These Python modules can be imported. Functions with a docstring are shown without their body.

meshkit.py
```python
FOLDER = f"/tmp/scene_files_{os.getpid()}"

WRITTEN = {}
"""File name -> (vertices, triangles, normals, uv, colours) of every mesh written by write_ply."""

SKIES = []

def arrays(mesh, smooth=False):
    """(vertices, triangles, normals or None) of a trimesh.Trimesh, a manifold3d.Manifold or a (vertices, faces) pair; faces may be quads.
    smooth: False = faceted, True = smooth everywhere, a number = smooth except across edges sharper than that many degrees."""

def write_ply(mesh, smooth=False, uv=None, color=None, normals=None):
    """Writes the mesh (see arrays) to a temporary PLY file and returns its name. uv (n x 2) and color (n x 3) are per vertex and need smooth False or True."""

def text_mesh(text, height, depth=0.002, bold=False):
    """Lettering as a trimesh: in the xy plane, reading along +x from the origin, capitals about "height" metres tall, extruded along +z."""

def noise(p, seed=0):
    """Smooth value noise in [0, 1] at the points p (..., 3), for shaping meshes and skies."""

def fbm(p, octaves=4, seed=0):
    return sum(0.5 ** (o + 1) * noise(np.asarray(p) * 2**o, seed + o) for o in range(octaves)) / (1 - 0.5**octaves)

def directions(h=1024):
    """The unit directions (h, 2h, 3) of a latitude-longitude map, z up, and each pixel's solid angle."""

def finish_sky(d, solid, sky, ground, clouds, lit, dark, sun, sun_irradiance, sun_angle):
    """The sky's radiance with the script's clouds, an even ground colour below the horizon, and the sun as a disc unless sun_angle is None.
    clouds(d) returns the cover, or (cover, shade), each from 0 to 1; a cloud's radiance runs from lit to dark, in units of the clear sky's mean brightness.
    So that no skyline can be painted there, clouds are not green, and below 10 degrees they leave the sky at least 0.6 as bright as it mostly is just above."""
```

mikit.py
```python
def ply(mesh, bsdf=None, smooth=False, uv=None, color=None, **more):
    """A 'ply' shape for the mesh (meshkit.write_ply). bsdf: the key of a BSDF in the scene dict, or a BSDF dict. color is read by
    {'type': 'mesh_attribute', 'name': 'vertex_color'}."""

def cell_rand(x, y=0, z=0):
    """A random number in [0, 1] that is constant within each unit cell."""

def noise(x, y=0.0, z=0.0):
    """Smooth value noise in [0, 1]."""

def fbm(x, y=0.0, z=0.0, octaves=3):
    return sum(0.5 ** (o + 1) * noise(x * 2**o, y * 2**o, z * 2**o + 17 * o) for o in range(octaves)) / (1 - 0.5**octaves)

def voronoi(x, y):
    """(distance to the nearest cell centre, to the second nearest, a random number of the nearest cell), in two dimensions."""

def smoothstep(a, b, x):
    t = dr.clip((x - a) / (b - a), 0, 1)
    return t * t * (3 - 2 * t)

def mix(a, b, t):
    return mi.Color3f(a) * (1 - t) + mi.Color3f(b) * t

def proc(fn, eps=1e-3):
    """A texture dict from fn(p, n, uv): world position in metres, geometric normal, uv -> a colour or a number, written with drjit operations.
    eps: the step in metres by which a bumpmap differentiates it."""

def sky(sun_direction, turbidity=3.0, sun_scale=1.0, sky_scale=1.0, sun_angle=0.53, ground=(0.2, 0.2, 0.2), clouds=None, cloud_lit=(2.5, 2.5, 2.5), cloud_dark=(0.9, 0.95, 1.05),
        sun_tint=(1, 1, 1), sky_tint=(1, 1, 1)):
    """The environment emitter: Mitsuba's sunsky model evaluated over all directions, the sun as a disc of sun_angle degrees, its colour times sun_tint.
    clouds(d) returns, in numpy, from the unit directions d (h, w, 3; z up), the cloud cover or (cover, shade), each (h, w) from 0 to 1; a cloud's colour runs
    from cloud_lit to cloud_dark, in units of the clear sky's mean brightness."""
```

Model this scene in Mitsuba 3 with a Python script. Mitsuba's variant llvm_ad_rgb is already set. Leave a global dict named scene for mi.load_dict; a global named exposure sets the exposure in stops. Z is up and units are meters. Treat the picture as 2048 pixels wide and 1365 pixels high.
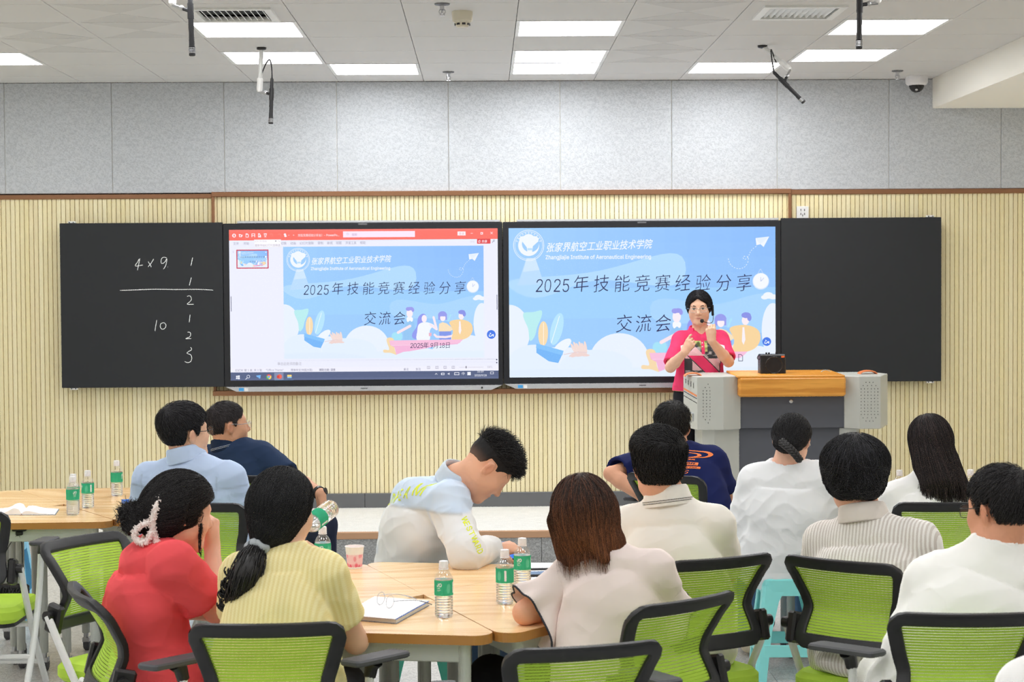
import glob, math, random
import numpy as np
import trimesh
import manifold3d as m3
import shapely
from shapely import affinity
from shapely.geometry import Polygon, LineString, Point, box as sbox
from shapely.ops import unary_union
import mitsuba as mi
import drjit as dr
import mikit
from mikit import noise, fbm, smoothstep, mix, cell_rand, voronoi

random.seed(7)
np.random.seed(7)
RNG = np.random.default_rng(11)
PI = math.pi
T4 = mi.ScalarTransform4f
scene, labels = {}, {}

# ---------------------------------------------------------------- camera
CAM_Z, FPX, YAW, PITCH, ROLL = 1.77, 3477.8, 0.016385, -0.031266, -0.006529


def cam_axes():
    cy, sy, cp, sp, cr, sr = math.cos(YAW), math.sin(YAW), math.cos(PITCH), math.sin(PITCH), math.cos(ROLL), math.sin(ROLL)
    fwd = np.array([sy * cp, cy * cp, sp])
    right = np.array([cy, -sy, 0.0])
    up = np.cross(right, fwd)
    return cr * right + sr * up, -sr * right + cr * up, fwd


C_R, C_U, C_F = cam_axes()
EYE = np.array([0, 0, CAM_Z])
scene["camera"] = {"type": "thinlens", "fov": math.degrees(2 * math.atan(1024 / FPX)), "fov_axis": "x", "near_clip": 0.05, "far_clip": 100.0,
                   "aperture_radius": 0.0035, "focus_distance": 8.0,
                   "to_world": T4().look_at(origin=EYE.tolist(), target=(EYE + C_F).tolist(), up=C_U.tolist())}

# ---------------------------------------------------------------- exposure and lamps' strength
exposure = 0.18
LAMP = 9.5      # radiance of the ceiling panels
LAMP_COLOR = (1.0, 1.0, 1.0)


def ray(px, py):
    return C_R * ((px - 1024) / FPX) + C_U * (-(py - 682.5) / FPX) + C_F


def at(px, py, Y):
    """The point of the room at depth Y that a photograph's pixel looks at."""
    r = ray(px, py)
    return EYE + r * (Y / r[1])


def atz(px, py, z):
    r = ray(px, py)
    return EYE + r * ((z - CAM_Z) / r[2])


# ---------------------------------------------------------------- names, shapes, materials
def numbered(key):
    if key not in scene and key not in labels and not any(k.startswith(key + "__") for k in scene):
        return key
    n = 1
    while True:
        k = f"{key}_{n:03d}"
        if k not in scene and k not in labels and not any(q.startswith(k + "__") for q in scene):
            return k
        n += 1


_COUNT = {}


def part_key(parent, name):
    base = f"{parent}__{name}"
    n = _COUNT.get(base, 0)
    _COUNT[base] = n + 1
    return base if n == 0 else f"{base}_{n:03d}"


def thing(name, label, cat, group=None, kind=None):
    key = numbered(name)
    labels[key] = {"label": label, "category": cat}
    if group:
        labels[key]["group"] = group
    if kind:
        labels[key]["kind"] = kind
    return key


def struct(name, label=None):
    labels[name] = {"kind": "structure"}
    if label:
        labels[name]["label"] = label
    return name


def put(key, mesh, bsdf, smooth=False, **kw):
    scene[key] = mesh if isinstance(mesh, dict) else mikit.ply(mesh, bsdf, smooth=smooth, **kw)
    return key


def part(parent, name, mesh, bsdf, smooth=False, label=None, kind=None, **kw):
    key = put(part_key(parent, name), mesh, bsdf, smooth, **kw)
    if label or kind:
        labels[key] = {}
        if label:
            labels[key]["label"] = label
        if kind:
            labels[key]["kind"] = kind
    return key


def lin(c):
    c = np.asarray(c, float)
    if c.max() > 1.0:
        c = c / 255.0
    return np.where(c <= 0.04045, c / 12.92, ((c + 0.055) / 1.055) ** 2.4)


def mat(name, srgb, rough=0.5, metallic=0.0, spec=0.5, sheen=0.0, clearcoat=0.0, tex=None):
    col = tex if tex is not None else {"type": "rgb", "value": lin(srgb).tolist()}
    d = {"type": "principled", "base_color": col, "roughness": rough, "metallic": metallic}
    if metallic == 0:
        d["specular"] = spec
    if sheen:
        d["sheen"] = sheen
    if clearcoat:
        d["clearcoat"] = clearcoat
        d["clearcoat_gloss"] = 0.9
    scene[name] = {"type": "twosided", "bsdf": d}
    return name


VC = {"type": "mesh_attribute", "name": "vertex_color"}
mat("m_skin", 0, 0.5, spec=0.35, sheen=0.15, tex=VC)
mat("m_cloth", 0, 0.9, spec=0.15, sheen=0.3, tex=VC)
mat("m_hair", 0, 0.58, spec=0.25, tex=VC)
mat("m_print", 0, 0.7, spec=0.2, tex=VC)
mat("white_plastic", (236, 236, 236), 0.35)
mat("white_metal", (222, 224, 224), 0.3)
mat("grey_metal", (186, 190, 186), 0.4)
mat("black_plastic", (31, 32, 36), 0.45)
mat("dark_plastic", (22, 22, 25), 0.35)
mat("grey_pad", (72, 73, 78), 0.5)
mat("chrome", (200, 202, 206), 0.2, metallic=1.0)
mat("silver", (205, 208, 214), 0.35, metallic=0.6)
mat("board_black", (52, 54, 57), 0.75, spec=0.2)
mat("bezel", (30, 32, 38), 0.3)
mat("chair_green", (174, 210, 66), 0.75, sheen=0.3)
mat("teal_plastic", (92, 200, 180), 0.35)
mat("turquoise_plastic", (140, 226, 226), 0.35)
mat("blue_plastic", (128, 200, 232), 0.4)
mat("paper", (246, 246, 250), 0.8)
mat("ceiling_white", (206, 206, 206), 0.6)
mat("ceiling_void", (40, 40, 40), 0.9)
mat("wall_paint", (232, 230, 222), 0.85)
mat("copper", (150, 108, 80), 0.35, metallic=0.6)
mat("skirting_grey", (112, 114, 118), 0.4, metallic=0.4)
scene["label_green"] = {"type": "principledthin", "base_color": {"type": "rgb", "value": lin((84, 206, 164)).tolist()}, "roughness": 0.4, "diff_trans": 0.9}
mat("cap_white", (240, 240, 244), 0.4)
mat("lectern_grey", (186, 188, 182), 0.45)
mat("lectern_dark", (82, 85, 94), 0.5)
scene["pet"] = {"type": "thindielectric", "int_ior": 1.9, "ext_ior": 1.0}
scene["water"] = {"type": "dielectric", "int_ior": 1.33, "ext_ior": 1.0}
scene["lens_glass"] = {"type": "thindielectric", "int_ior": 1.4, "ext_ior": 1.0}


def f_felt(p, n, uv):
    a = fbm(p.x * 75 + p.z * 20, p.y * 55, p.z * 60, 4)
    b = noise(p.x * 210 + 9, p.y * 160, p.z * 130)
    c = noise(p.x * 1.3, p.y, p.z * 1.1)
    t = smoothstep(0.30, 0.66, a * 0.6 + b * 0.4)
    return mix((0.475, 0.502, 0.54), (0.61, 0.637, 0.678), t) * (0.96 + 0.06 * c)


mat("felt", 0, 0.95, spec=0.05, tex=mikit.proc(f_felt))


def f_table(p, n, uv):
    w = noise(p.x * 2.1, p.y * 2.6, 3.0) * 2.0
    g = fbm(p.x * 2.4, p.y * 30.0 + w * 4, p.z * 8, 4)
    h = noise(p.x * 14.0, p.y * 240.0, 5.0)
    t = smoothstep(0.3, 0.72, g * 0.8 + 0.2 * h)
    return mix((0.70, 0.44, 0.21), (0.84, 0.60, 0.345), t)


mat("table_wood", 0, 0.25, spec=0.5, tex=mikit.proc(f_table))
mat("table_edge", (176, 122, 62), 0.4)


def f_floor(p, n, uv):
    a = noise(p.x * 260, p.y * 260, p.z * 260)
    b = noise(p.x * 90 + 5, p.y * 90, p.z * 90)
    c = fbm(p.x * 1.5, p.y * 1.5, 1.0, 3)
    t = smoothstep(0.25, 0.75, a * 0.6 + b * 0.4)
    return mix((0.45, 0.45, 0.445), (0.62, 0.62, 0.61), t) * (0.93 + 0.14 * c)


mat("floor_tile", 0, 0.28, spec=0.5, tex=mikit.proc(f_floor))
mat("joint_grey", (120, 120, 118), 0.9)


def f_carpet(p, n, uv):
    a = noise(p.x * 330, p.y * 330, p.z * 330)
    b = noise(p.x * 120, p.y * 120, p.z * 120 + 7)
    t = smoothstep(0.3, 0.7, a * 0.6 + b * 0.4)
    return mix((0.22, 0.225, 0.23), (0.44, 0.45, 0.455), t)


mat("riser_grey", 0, 0.85, spec=0.1, tex=mikit.proc(f_carpet))


def f_deck(p, n, uv):
    a = noise(p.x * 25, p.y * 130, 2.0)
    b = noise(p.x * 300, p.y * 300, 4.0)
    t = smoothstep(0.3, 0.7, a * 0.5 + b * 0.5)
    return mix((0.62, 0.62, 0.60), (0.70, 0.70, 0.68), t)


mat("deck", 0, 0.5, spec=0.3, tex=mikit.proc(f_deck))
mat("nosing", (184, 144, 112), 0.5)


def f_lectern_wood(p, n, uv):
    g = fbm(p.x * 3.0, p.y * 20.0, p.z * 34.0, 4)
    return mix((0.60, 0.235, 0.03), (0.80, 0.37, 0.065), smoothstep(0.3, 0.7, g))


mat("lectern_wood", 0, 0.35, tex=mikit.proc(f_lectern_wood))


# ---------------------------------------------------------------- mesh helpers
def cat(*ms):
    out = []
    for m in ms:
        out.extend(m if isinstance(m, (list, tuple)) else [m])
    return trimesh.util.concatenate(out) if len(out) > 1 else out[0]


def xf(mesh, rotz=0.0, loc=(0, 0, 0), rotx=0.0, roty=0.0):
    m = mesh.copy()
    A = np.eye(4)
    for ang, ax in ((rotx, [1, 0, 0]), (roty, [0, 1, 0]), (rotz, [0, 0, 1])):
        if ang:
            A = trimesh.transformations.rotation_matrix(ang, ax) @ A
    A[:3, 3] = loc
    m.apply_transform(A)
    return m


def pose(rotz, loc):
    A = trimesh.transformations.rotation_matrix(rotz, [0, 0, 1])
    A[:3, 3] = loc
    return A


def moved(mesh, A):
    m = mesh.copy()
    m.apply_transform(A)
    return m


def box(x0, x1, y0, y1, z0, z1):
    m = trimesh.creation.box((x1 - x0, y1 - y0, z1 - z0))
    m.apply_translation(((x0 + x1) / 2, (y0 + y1) / 2, (z0 + z1) / 2))
    return m


def cbox(x0, x1, y0, y1, z0, z1, c=0.004):
    """A box with chamfered edges."""
    x0, x1 = min(x0, x1), max(x0, x1)
    y0, y1 = min(y0, y1), max(y0, y1)
    z0, z1 = min(z0, z1), max(z0, z1)
    c = min(c, 0.45 * min(x1 - x0, y1 - y0, z1 - z0))
    pts = []
    for x, sx in ((x0, 1), (x1, -1)):
        for y, sy in ((y0, 1), (y1, -1)):
            for z, sz in ((z0, 1), (z1, -1)):
                pts += [(x + sx * c, y + sy * c, z), (x + sx * c, y, z + sz * c), (x, y + sy * c, z + sz * c)]
    return trimesh.convex.convex_hull(np.array(pts))


def prism(poly, z0, z1, bevel=0.0):
    """Extrudes a shapely polygon from z0 to z1; a bevel narrows both ends."""
    polys = list(getattr(poly, "geoms", [poly]))
    out = []
    for p in polys:
        if p.is_empty or p.area < 1e-10:
            continue
        p = shapely.geometry.polygon.orient(p)
        if bevel <= 0 or len(p.interiors):
            m = trimesh.creation.extrude_polygon(p, z1 - z0, engine="earcut")
            m.apply_translation((0, 0, z0))
            out.append(m)
            continue
        a = np.array(p.exterior.coords)[:-1]
        b = []
        n = len(a)
        for i in range(n):
            e0 = a[i] - a[i - 1]
            e1 = a[(i + 1) % n] - a[i]
            e0 = e0 / (np.linalg.norm(e0) + 1e-12)
            e1 = e1 / (np.linalg.norm(e1) + 1e-12)
            n0, n1 = np.array([-e0[1], e0[0]]), np.array([-e1[1], e1[0]])
            d = n0 + n1
            d = d / max(1e-6, np.linalg.norm(d)) / max(0.5, np.sqrt(max(0.25, (1 + n0 @ n1) / 2)))
            b.append(a[i] + d * bevel)
        b = np.array(b)
        rings = [np.c_[b, np.full(n, z0)], np.c_[a, np.full(n, z0 + bevel)], np.c_[a, np.full(n, z1 - bevel)], np.c_[b, np.full(n, z1)]]
        V = np.vstack(rings)
        F = []
        for r in range(3):
            for i in range(n):
                j = (i + 1) % n
                F += [(r * n + i, r * n + j, (r + 1) * n + j), (r * n + i, (r + 1) * n + j, (r + 1) * n + i)]
        import mapbox_earcut
        tf = np.asarray(mapbox_earcut.triangulate_float64(np.ascontiguousarray(b), np.array([n], np.uint32))).reshape(-1, 3)
        for c, d, e in tf:
            u, w = b[d] - b[c], b[e] - b[c]
            if u[0] * w[1] - u[1] * w[0] < 0:
                d, e = e, d
            F += [(c + 3 * n, d + 3 * n, e + 3 * n), (c, e, d)]
        m = trimesh.Trimesh(V, np.array(F), process=False)
        out.append(m)
    return cat(out)


def lathe(profile, seg=28):
    """Profile [(r, z)...] turned about z."""
    p = np.array(profile, float)
    ang = np.linspace(0, 2 * PI, seg, endpoint=False)
    V = np.stack([p[:, None, 0] * np.cos(ang), p[:, None, 0] * np.sin(ang), np.repeat(p[:, 1:2], seg, 1)], -1).reshape(-1, 3)
    n = len(p)
    i, j = np.meshgrid(np.arange(n - 1), np.arange(seg), indexing="ij")
    j2 = (j + 1) % seg
    q = np.stack([i * seg + j, i * seg + j2, (i + 1) * seg + j2, (i + 1) * seg + j], -1).reshape(-1, 4)
    F = np.vstack([q[:, [0, 1, 2]], q[:, [0, 2, 3]]])
    m = trimesh.Trimesh(V, F, process=True)
    m.update_faces(m.nondegenerate_faces())
    return m


def tube(pts, r, sides=8, closed=False, up=None):
    """A swept tube with capped ends; r a number or one per point; r may be (ry, rz) for a flat section."""
    p = np.asarray(pts, float)
    n = len(p)
    if closed:
        t = np.roll(p, -1, 0) - np.roll(p, 1, 0)
    else:
        t = np.gradient(p, axis=0)
    t /= np.linalg.norm(t, axis=1, keepdims=True) + 1e-12
    if up is None:
        u = np.array([0, 0, 1.0]) if abs(t[0][2]) < 0.8 else np.array([1.0, 0, 0])
    else:
        u = np.asarray(up, float)
    a = np.zeros_like(p)
    prev = u - (u @ t[0]) * t[0]
    for k in range(n):
        v = prev - (prev @ t[k]) * t[k]
        v /= np.linalg.norm(v) + 1e-12
        a[k] = v
        prev = v
    b = np.cross(t, a)
    ang = (np.arange(sides) + 0.5) * 2 * PI / sides
    if isinstance(r, tuple):
        ra, rb = r
    else:
        ra = rb = np.broadcast_to(np.asarray(r, float), (n,))
    ra, rb = np.broadcast_to(ra, (n,)), np.broadcast_to(rb, (n,))
    V = p[:, None] + ra[:, None, None] * np.cos(ang)[None, :, None] * a[:, None] + rb[:, None, None] * np.sin(ang)[None, :, None] * b[:, None]
    rows = n if closed else n - 1
    i, j = np.meshgrid(np.arange(rows), np.arange(sides), indexing="ij")
    i2, j2 = (i + 1) % n, (j + 1) % sides
    q = np.stack([i * sides + j, i * sides + j2, i2 * sides + j2, i2 * sides + j], -1).reshape(-1, 4)
    F = [q[:, [0, 1, 2]], q[:, [0, 2, 3]]]
    V = V.reshape(-1, 3)
    if not closed:
        V = np.vstack([V, p[0], p[-1]])
        c0, c1 = n * sides, n * sides + 1
        k = np.arange(sides)
        F.append(np.stack([np.full(sides, c0), (k + 1) % sides, k], 1))
        F.append(np.stack([np.full(sides, c1), (n - 1) * sides + k, (n - 1) * sides + (k + 1) % sides], 1))
    return trimesh.Trimesh(V, np.vstack(F), process=False)


def spline(pts, n=24, closed=False):
    from scipy.interpolate import CubicSpline
    p = np.asarray(pts, float)
    if closed:
        p = np.vstack([p, p[:1]])
    d = np.r_[0, np.cumsum(np.linalg.norm(np.diff(p, axis=0), axis=1))]
    cs = CubicSpline(d, p, bc_type="periodic" if closed else "natural")
    return cs(np.linspace(0, d[-1], n, endpoint=not closed))


def sphere(c, r, sub=2):
    m = trimesh.creation.icosphere(subdivisions=sub, radius=1.0)
    m.apply_scale(np.broadcast_to(np.asarray(r, float), (3,)))
    m.apply_translation(c)
    return m


def cyl(p0, p1, r, sides=16):
    return tube([p0, p1], r, sides)


def rrect(w, h, r, seg=5):
    return sbox(-w / 2 + r, -h / 2 + r, w / 2 - r, h / 2 - r).buffer(r, quad_segs=seg)


_FONT = {}


def text_shape(text, height, cjk=False, bold=0, px=96):
    """Lettering as a shapely shape: baseline at the origin, capitals about height tall."""
    try:
        from PIL import Image, ImageDraw, ImageFont
        name = "Noto Sans CJK Regular.woff2" if cjk else "Inter.woff2"
        if (name, px) not in _FONT:
            _FONT[(name, px)] = ImageFont.truetype(glob.glob("/opt/blender-*/*/datafiles/fonts/" + name)[0], px)
        font = _FONT[(name, px)]
        x0, y0, x1, y1 = font.getbbox(text, anchor="ls", stroke_width=bold)
        im = Image.new("L", (x1 - x0 + 8, y1 - y0 + 8))
        ImageDraw.Draw(im).text((4 - x0, 4 - y0), text, 255, font, anchor="ls", stroke_width=bold)
        on = np.pad(np.asarray(im) > 127, ((0, 0), (1, 1))).astype(np.int8)
    except Exception:
        return Polygon()
    rows, starts = np.nonzero(np.diff(on, axis=1) == 1)
    ends = np.nonzero(np.diff(on, axis=1) == -1)[1]
    shape = unary_union(shapely.box(starts, -rows - 1, ends, -rows)).buffer(0.6).buffer(-0.6).simplify(0.7)
    s = height / (0.73 * px)
    return affinity.affine_transform(shape, [s, 0, 0, s, -4 * s, (4 - y0) * s])
# ================================================================ the room
WALL_Y = 12.32
CEIL = 3.2236
PLAT = 0.208
PLAT_Y = 11.05
XL, XR, YB = -4.3, 4.35, -1.6
GX0, GY0 = -0.4087, 8.948
TRIM_Z0, TRIM_Z1 = 2.412, 2.446

put(struct("wall_left"), box(XL - 0.1, XL, YB, WALL_Y + 0.2, 0, CEIL + 0.1), "wall_paint")
put(struct("wall_right"), box(XR, XR + 0.1, YB, WALL_Y + 0.2, 0, CEIL + 0.1), "wall_paint")
put(struct("wall_back"), box(XL - 0.1, XR + 0.1, YB - 0.1, YB, 0, CEIL + 0.1), "wall_paint")
put(struct("wall_front", "front wall with grey felt panels above pale wooden slats"), box(XL - 0.1, XR + 0.1, WALL_Y + 0.03, WALL_Y + 0.15, 0, CEIL + 0.1), "ceiling_void")

# felt panels, joints recessed
seams = [XL, -3.355, -2.604, -1.816, -1.024, -0.237, 0.552, 1.341, 2.09, 2.884, 3.682, XR]
for a, b in zip(seams[:-1], seams[1:]):
    part("wall_front", "felt_panel", cbox(a + 0.0025, b - 0.0025, WALL_Y - 0.004, WALL_Y + 0.03, TRIM_Z1, CEIL - 0.003, 0.0025), "felt")
put(struct("trim_1"), box(XL, XR, WALL_Y + 0.006, WALL_Y + 0.03, TRIM_Z1, CEIL), "wall_paint")

# wooden slats, one by one, dark gaps between
SL = 0.03225
for k in range(7):
    h = [(241, 230, 190), (239, 228, 186), (242, 232, 194), (238, 226, 186), (240, 228, 182), (241, 230, 188), (243, 234, 196)][k]
    mat(f"slat_{k}", h, 0.55, spec=0.3)
slat_mesh = {}
n_slat = 0
for i in range(int((XR - XL) / SL)):
    x0 = XL + i * SL + 0.011
    tone = int(RNG.integers(0, 7))
    m = cbox(x0, x0 + SL - 0.0043, WALL_Y - 0.001, WALL_Y + 0.02, 0.31, TRIM_Z0 + 0.004, 0.0012)
    part("wall_front", "slat", m, f"slat_{tone}")
part("wall_front", "slat_backing", box(XL, XR, WALL_Y + 0.012, WALL_Y + 0.029, 0.2, TRIM_Z0), "slat_back" if "slat_back" in scene else mat("slat_back", (150, 128, 86), 0.8))

# copper trims: three lengths along the top, the frame round the screens
PF = WALL_Y - 0.03
XFL, XFR = -1.908, 2.186
put(struct("trim_2"), cbox(XL, XFL, WALL_Y - 0.014, WALL_Y + 0.02, TRIM_Z0 - 0.006, TRIM_Z1 - 0.008, 0.003), "copper")
put(struct("trim_3"), cbox(XFL, XFR, PF, WALL_Y + 0.02, TRIM_Z0 + 0.004, TRIM_Z1 + 0.004, 0.003), "copper")
put(struct("trim_4"), cbox(XFR, XR, WALL_Y - 0.014, WALL_Y + 0.02, TRIM_Z0 - 0.002, TRIM_Z1 - 0.002, 0.003), "copper")
put(struct("trim_5"), cbox(XFL, XFL + 0.02, PF, WALL_Y + 0.02, 1.018, TRIM_Z0 + 0.004, 0.003), "copper")
put(struct("trim_6"), cbox(XFR - 0.02, XFR, PF, WALL_Y + 0.02, 1.018, TRIM_Z0 + 0.004, 0.003), "copper")
put(struct("trim_7"), cbox(XFL, XFR, PF - 0.04, WALL_Y + 0.02, 1.014, 1.05, 0.003), "copper")
# steel skirting, two lengths with a joint
struct("baseboard_front", "brushed grey steel skirting along the platform")
for a, b in ((XL, -0.85), (-0.848, 0.552), (0.554, 2.4), (2.402, XR)):
    part("baseboard_front", "skirting_length", cbox(a, b, WALL_Y - 0.016, WALL_Y + 0.01, PLAT - 0.0, 0.31, 0.002), "skirting_grey")
put(struct("trim_8"), box(XL, -2.62, WALL_Y - 0.012, WALL_Y + 0.01, 0, PLAT), "skirting_grey")

# the teaching platform
struct("stage_platform", "low grey teaching platform with a wood-coloured edge strip")
PX0, PX1 = -2.62, 4.1
part("stage_platform", "deck", box(PX0, PX1, PLAT_Y + 0.03, WALL_Y, PLAT - 0.03, PLAT), "deck")
part("stage_platform", "edge_strip", cbox(PX0 - 0.005, PX1, PLAT_Y, PLAT_Y + 0.035, PLAT - 0.042, PLAT + 0.003, 0.004), "nosing")
part("stage_platform", "edge_strip", cbox(PX0 - 0.005, PX0 + 0.03, PLAT_Y + 0.035, WALL_Y - 0.02, PLAT - 0.042, PLAT + 0.003, 0.004), "nosing")
for a, b in ((PX0, -1.4), (-1.397, 0.36), (0.363, 2.1), (2.103, PX1)):
    part("stage_platform", "riser", box(a, b, PLAT_Y + 0.012, PLAT_Y + 0.03, 0.0, PLAT - 0.042), "riser_grey")
part("stage_platform", "riser", box(PX0, PX0 + 0.018, PLAT_Y + 0.03, WALL_Y - 0.02, 0.0, PLAT - 0.042), "riser_grey")

# floor: 800 mm tiles as far as they can be told apart
put(struct("floor", "pale grey speckled floor tiles"), box(XL, XR, YB, WALL_Y, -0.08, -0.006), "joint_grey")
tile = mikit.ply(cbox(-0.399, 0.399, -0.399, 0.399, -0.03, 0.0, 0.0012), "floor_tile")
for iy in range(16):
    for ix in range(11):
        cx, cy = XL + 0.4 + 0.8 * ix, 12.32 - 0.4 - 0.8 * iy
        if cx > XR - 0.3 or (cy > PLAT_Y + 0.4 and cx > PX0 + 0.4) or cy < 1.0:
            continue
        scene[part_key("floor", "tile")] = {**tile, "to_world": T4().translate([cx, cy, 0])}
put("floor__near_tiles", box(XL, XR, YB, 0.72, -0.03, -0.0005), "floor_tile")

# ceiling: 600 mm panels with open joints
put(struct("ceiling", "white suspended ceiling of square metal panels"), box(XL, XR, YB, WALL_Y + 0.1, CEIL + 0.03, CEIL + 0.12), "ceiling_void")
LIGHTS = {(-5, 3), (-2, 1), (-2, 3), (-2, 4), (-1, 4), (1, 1), (1, 3), (1, 4), (3, 4), (4, 3), (4, 1)}
LIGHTS.discard((-2, 4))
FAR_LIGHTS = [(c, r) for r in (-2, -5, -8, -11, -14) for c in (-5, -2, 1, 4)]
VENTS = {(-2, 0), (3, 0)}
mat("ceiling_dimple", (198, 198, 198), 0.6)


def tile_mesh(y0=-0.2985, y1=0.2985):
    return cbox(-0.2985, 0.2985, y0, y1, 0.0, 0.02, 0.0015)


ctile = mikit.ply(tile_mesh(), "ceiling_white")
for r in range(-5, 6):
    for c in range(-7, 9):
        cx, cy = GX0 + 0.6 * c + 0.3, GY0 + 0.6 * r + 0.3
        if (c, r) in LIGHTS or (c, r) in FAR_LIGHTS or (c, r) in VENTS or cx < XL - 0.2 or cx > XR:
            continue
        if r == 5:
            m = mikit.ply(tile_mesh(-0.2985, WALL_Y - cy - 0.002), "ceiling_white")
            scene[part_key("ceiling", "panel")] = {**m, "to_world": T4().translate([cx, cy, CEIL])}
        else:
            scene[part_key("ceiling", "panel")] = {**ctile, "to_world": T4().translate([cx, cy, CEIL])}
# the four-cornered pattern pressed into some panels
for c, r in ((2, 0), (2, 1), (2, 2), (2, 3), (2, -1), (-3, 0), (-3, 1), (-4, 1), (-4, 2)):
    cx, cy = GX0 + 0.6 * c + 0.3, GY0 + 0.6 * r + 0.3
    ms = []
    for s in (1, -1):
        for q in (Polygon([(-0.27 * s, 0.29 * s), (0.27 * s, 0.29 * s), (0, 0.01 * s)]),):
            ms.append(prism(q, CEIL - 0.0008, CEIL + 0.001))
    scene[part_key("ceiling", "pressed_pattern")] = {**mikit.ply(cat(ms), "ceiling_dimple"), "to_world": T4().translate([cx, cy, 0])}
# the rest of the ceiling, nearer than the picture shows
gaps = sbox(XL, YB, XR, GY0 - 3.0)
for c, r in FAR_LIGHTS:
    x, y = GX0 + 0.6 * c, GY0 + 0.6 * r
    gaps = gaps.difference(sbox(x, y, x + 0.6, y + 0.6))
put("ceiling__near_panels", prism(gaps, CEIL, CEIL + 0.02), "ceiling_white")
# boxed beam along the right side
put(struct("ceiling_beam", "boxed white beam along the right of the ceiling"), box(3.192, XR, YB, WALL_Y - 0.006, 3.014, CEIL + 0.01), "wall_paint")


def ceiling_light(c, r, label, group=None):
    x, y = GX0 + 0.6 * c + 0.3, GY0 + 0.6 * r + 0.3
    k = thing("ceiling_light", label, "ceiling light", group)
    o, i = rrect(0.596, 0.596, 0.004, 2), rrect(0.556, 0.556, 0.004, 2)
    part(k, "frame", moved(prism(o.difference(i), CEIL - 0.002, CEIL + 0.025), pose(0, (x, y, 0))), "white_metal")
    v = np.array([[-0.278, -0.278, 0], [0.278, -0.278, 0], [0.278, 0.278, 0], [-0.278, 0.278, 0]]) + [x, y, CEIL + 0.004]
    d = mikit.ply((v, np.array([[0, 2, 1], [0, 3, 2]])), "white_plastic")
    d["emitter"] = {"type": "area", "radiance": {"type": "rgb", "value": [LAMP * q for q in LAMP_COLOR]}}
    scene[part_key(k, "diffuser")] = d


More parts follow.
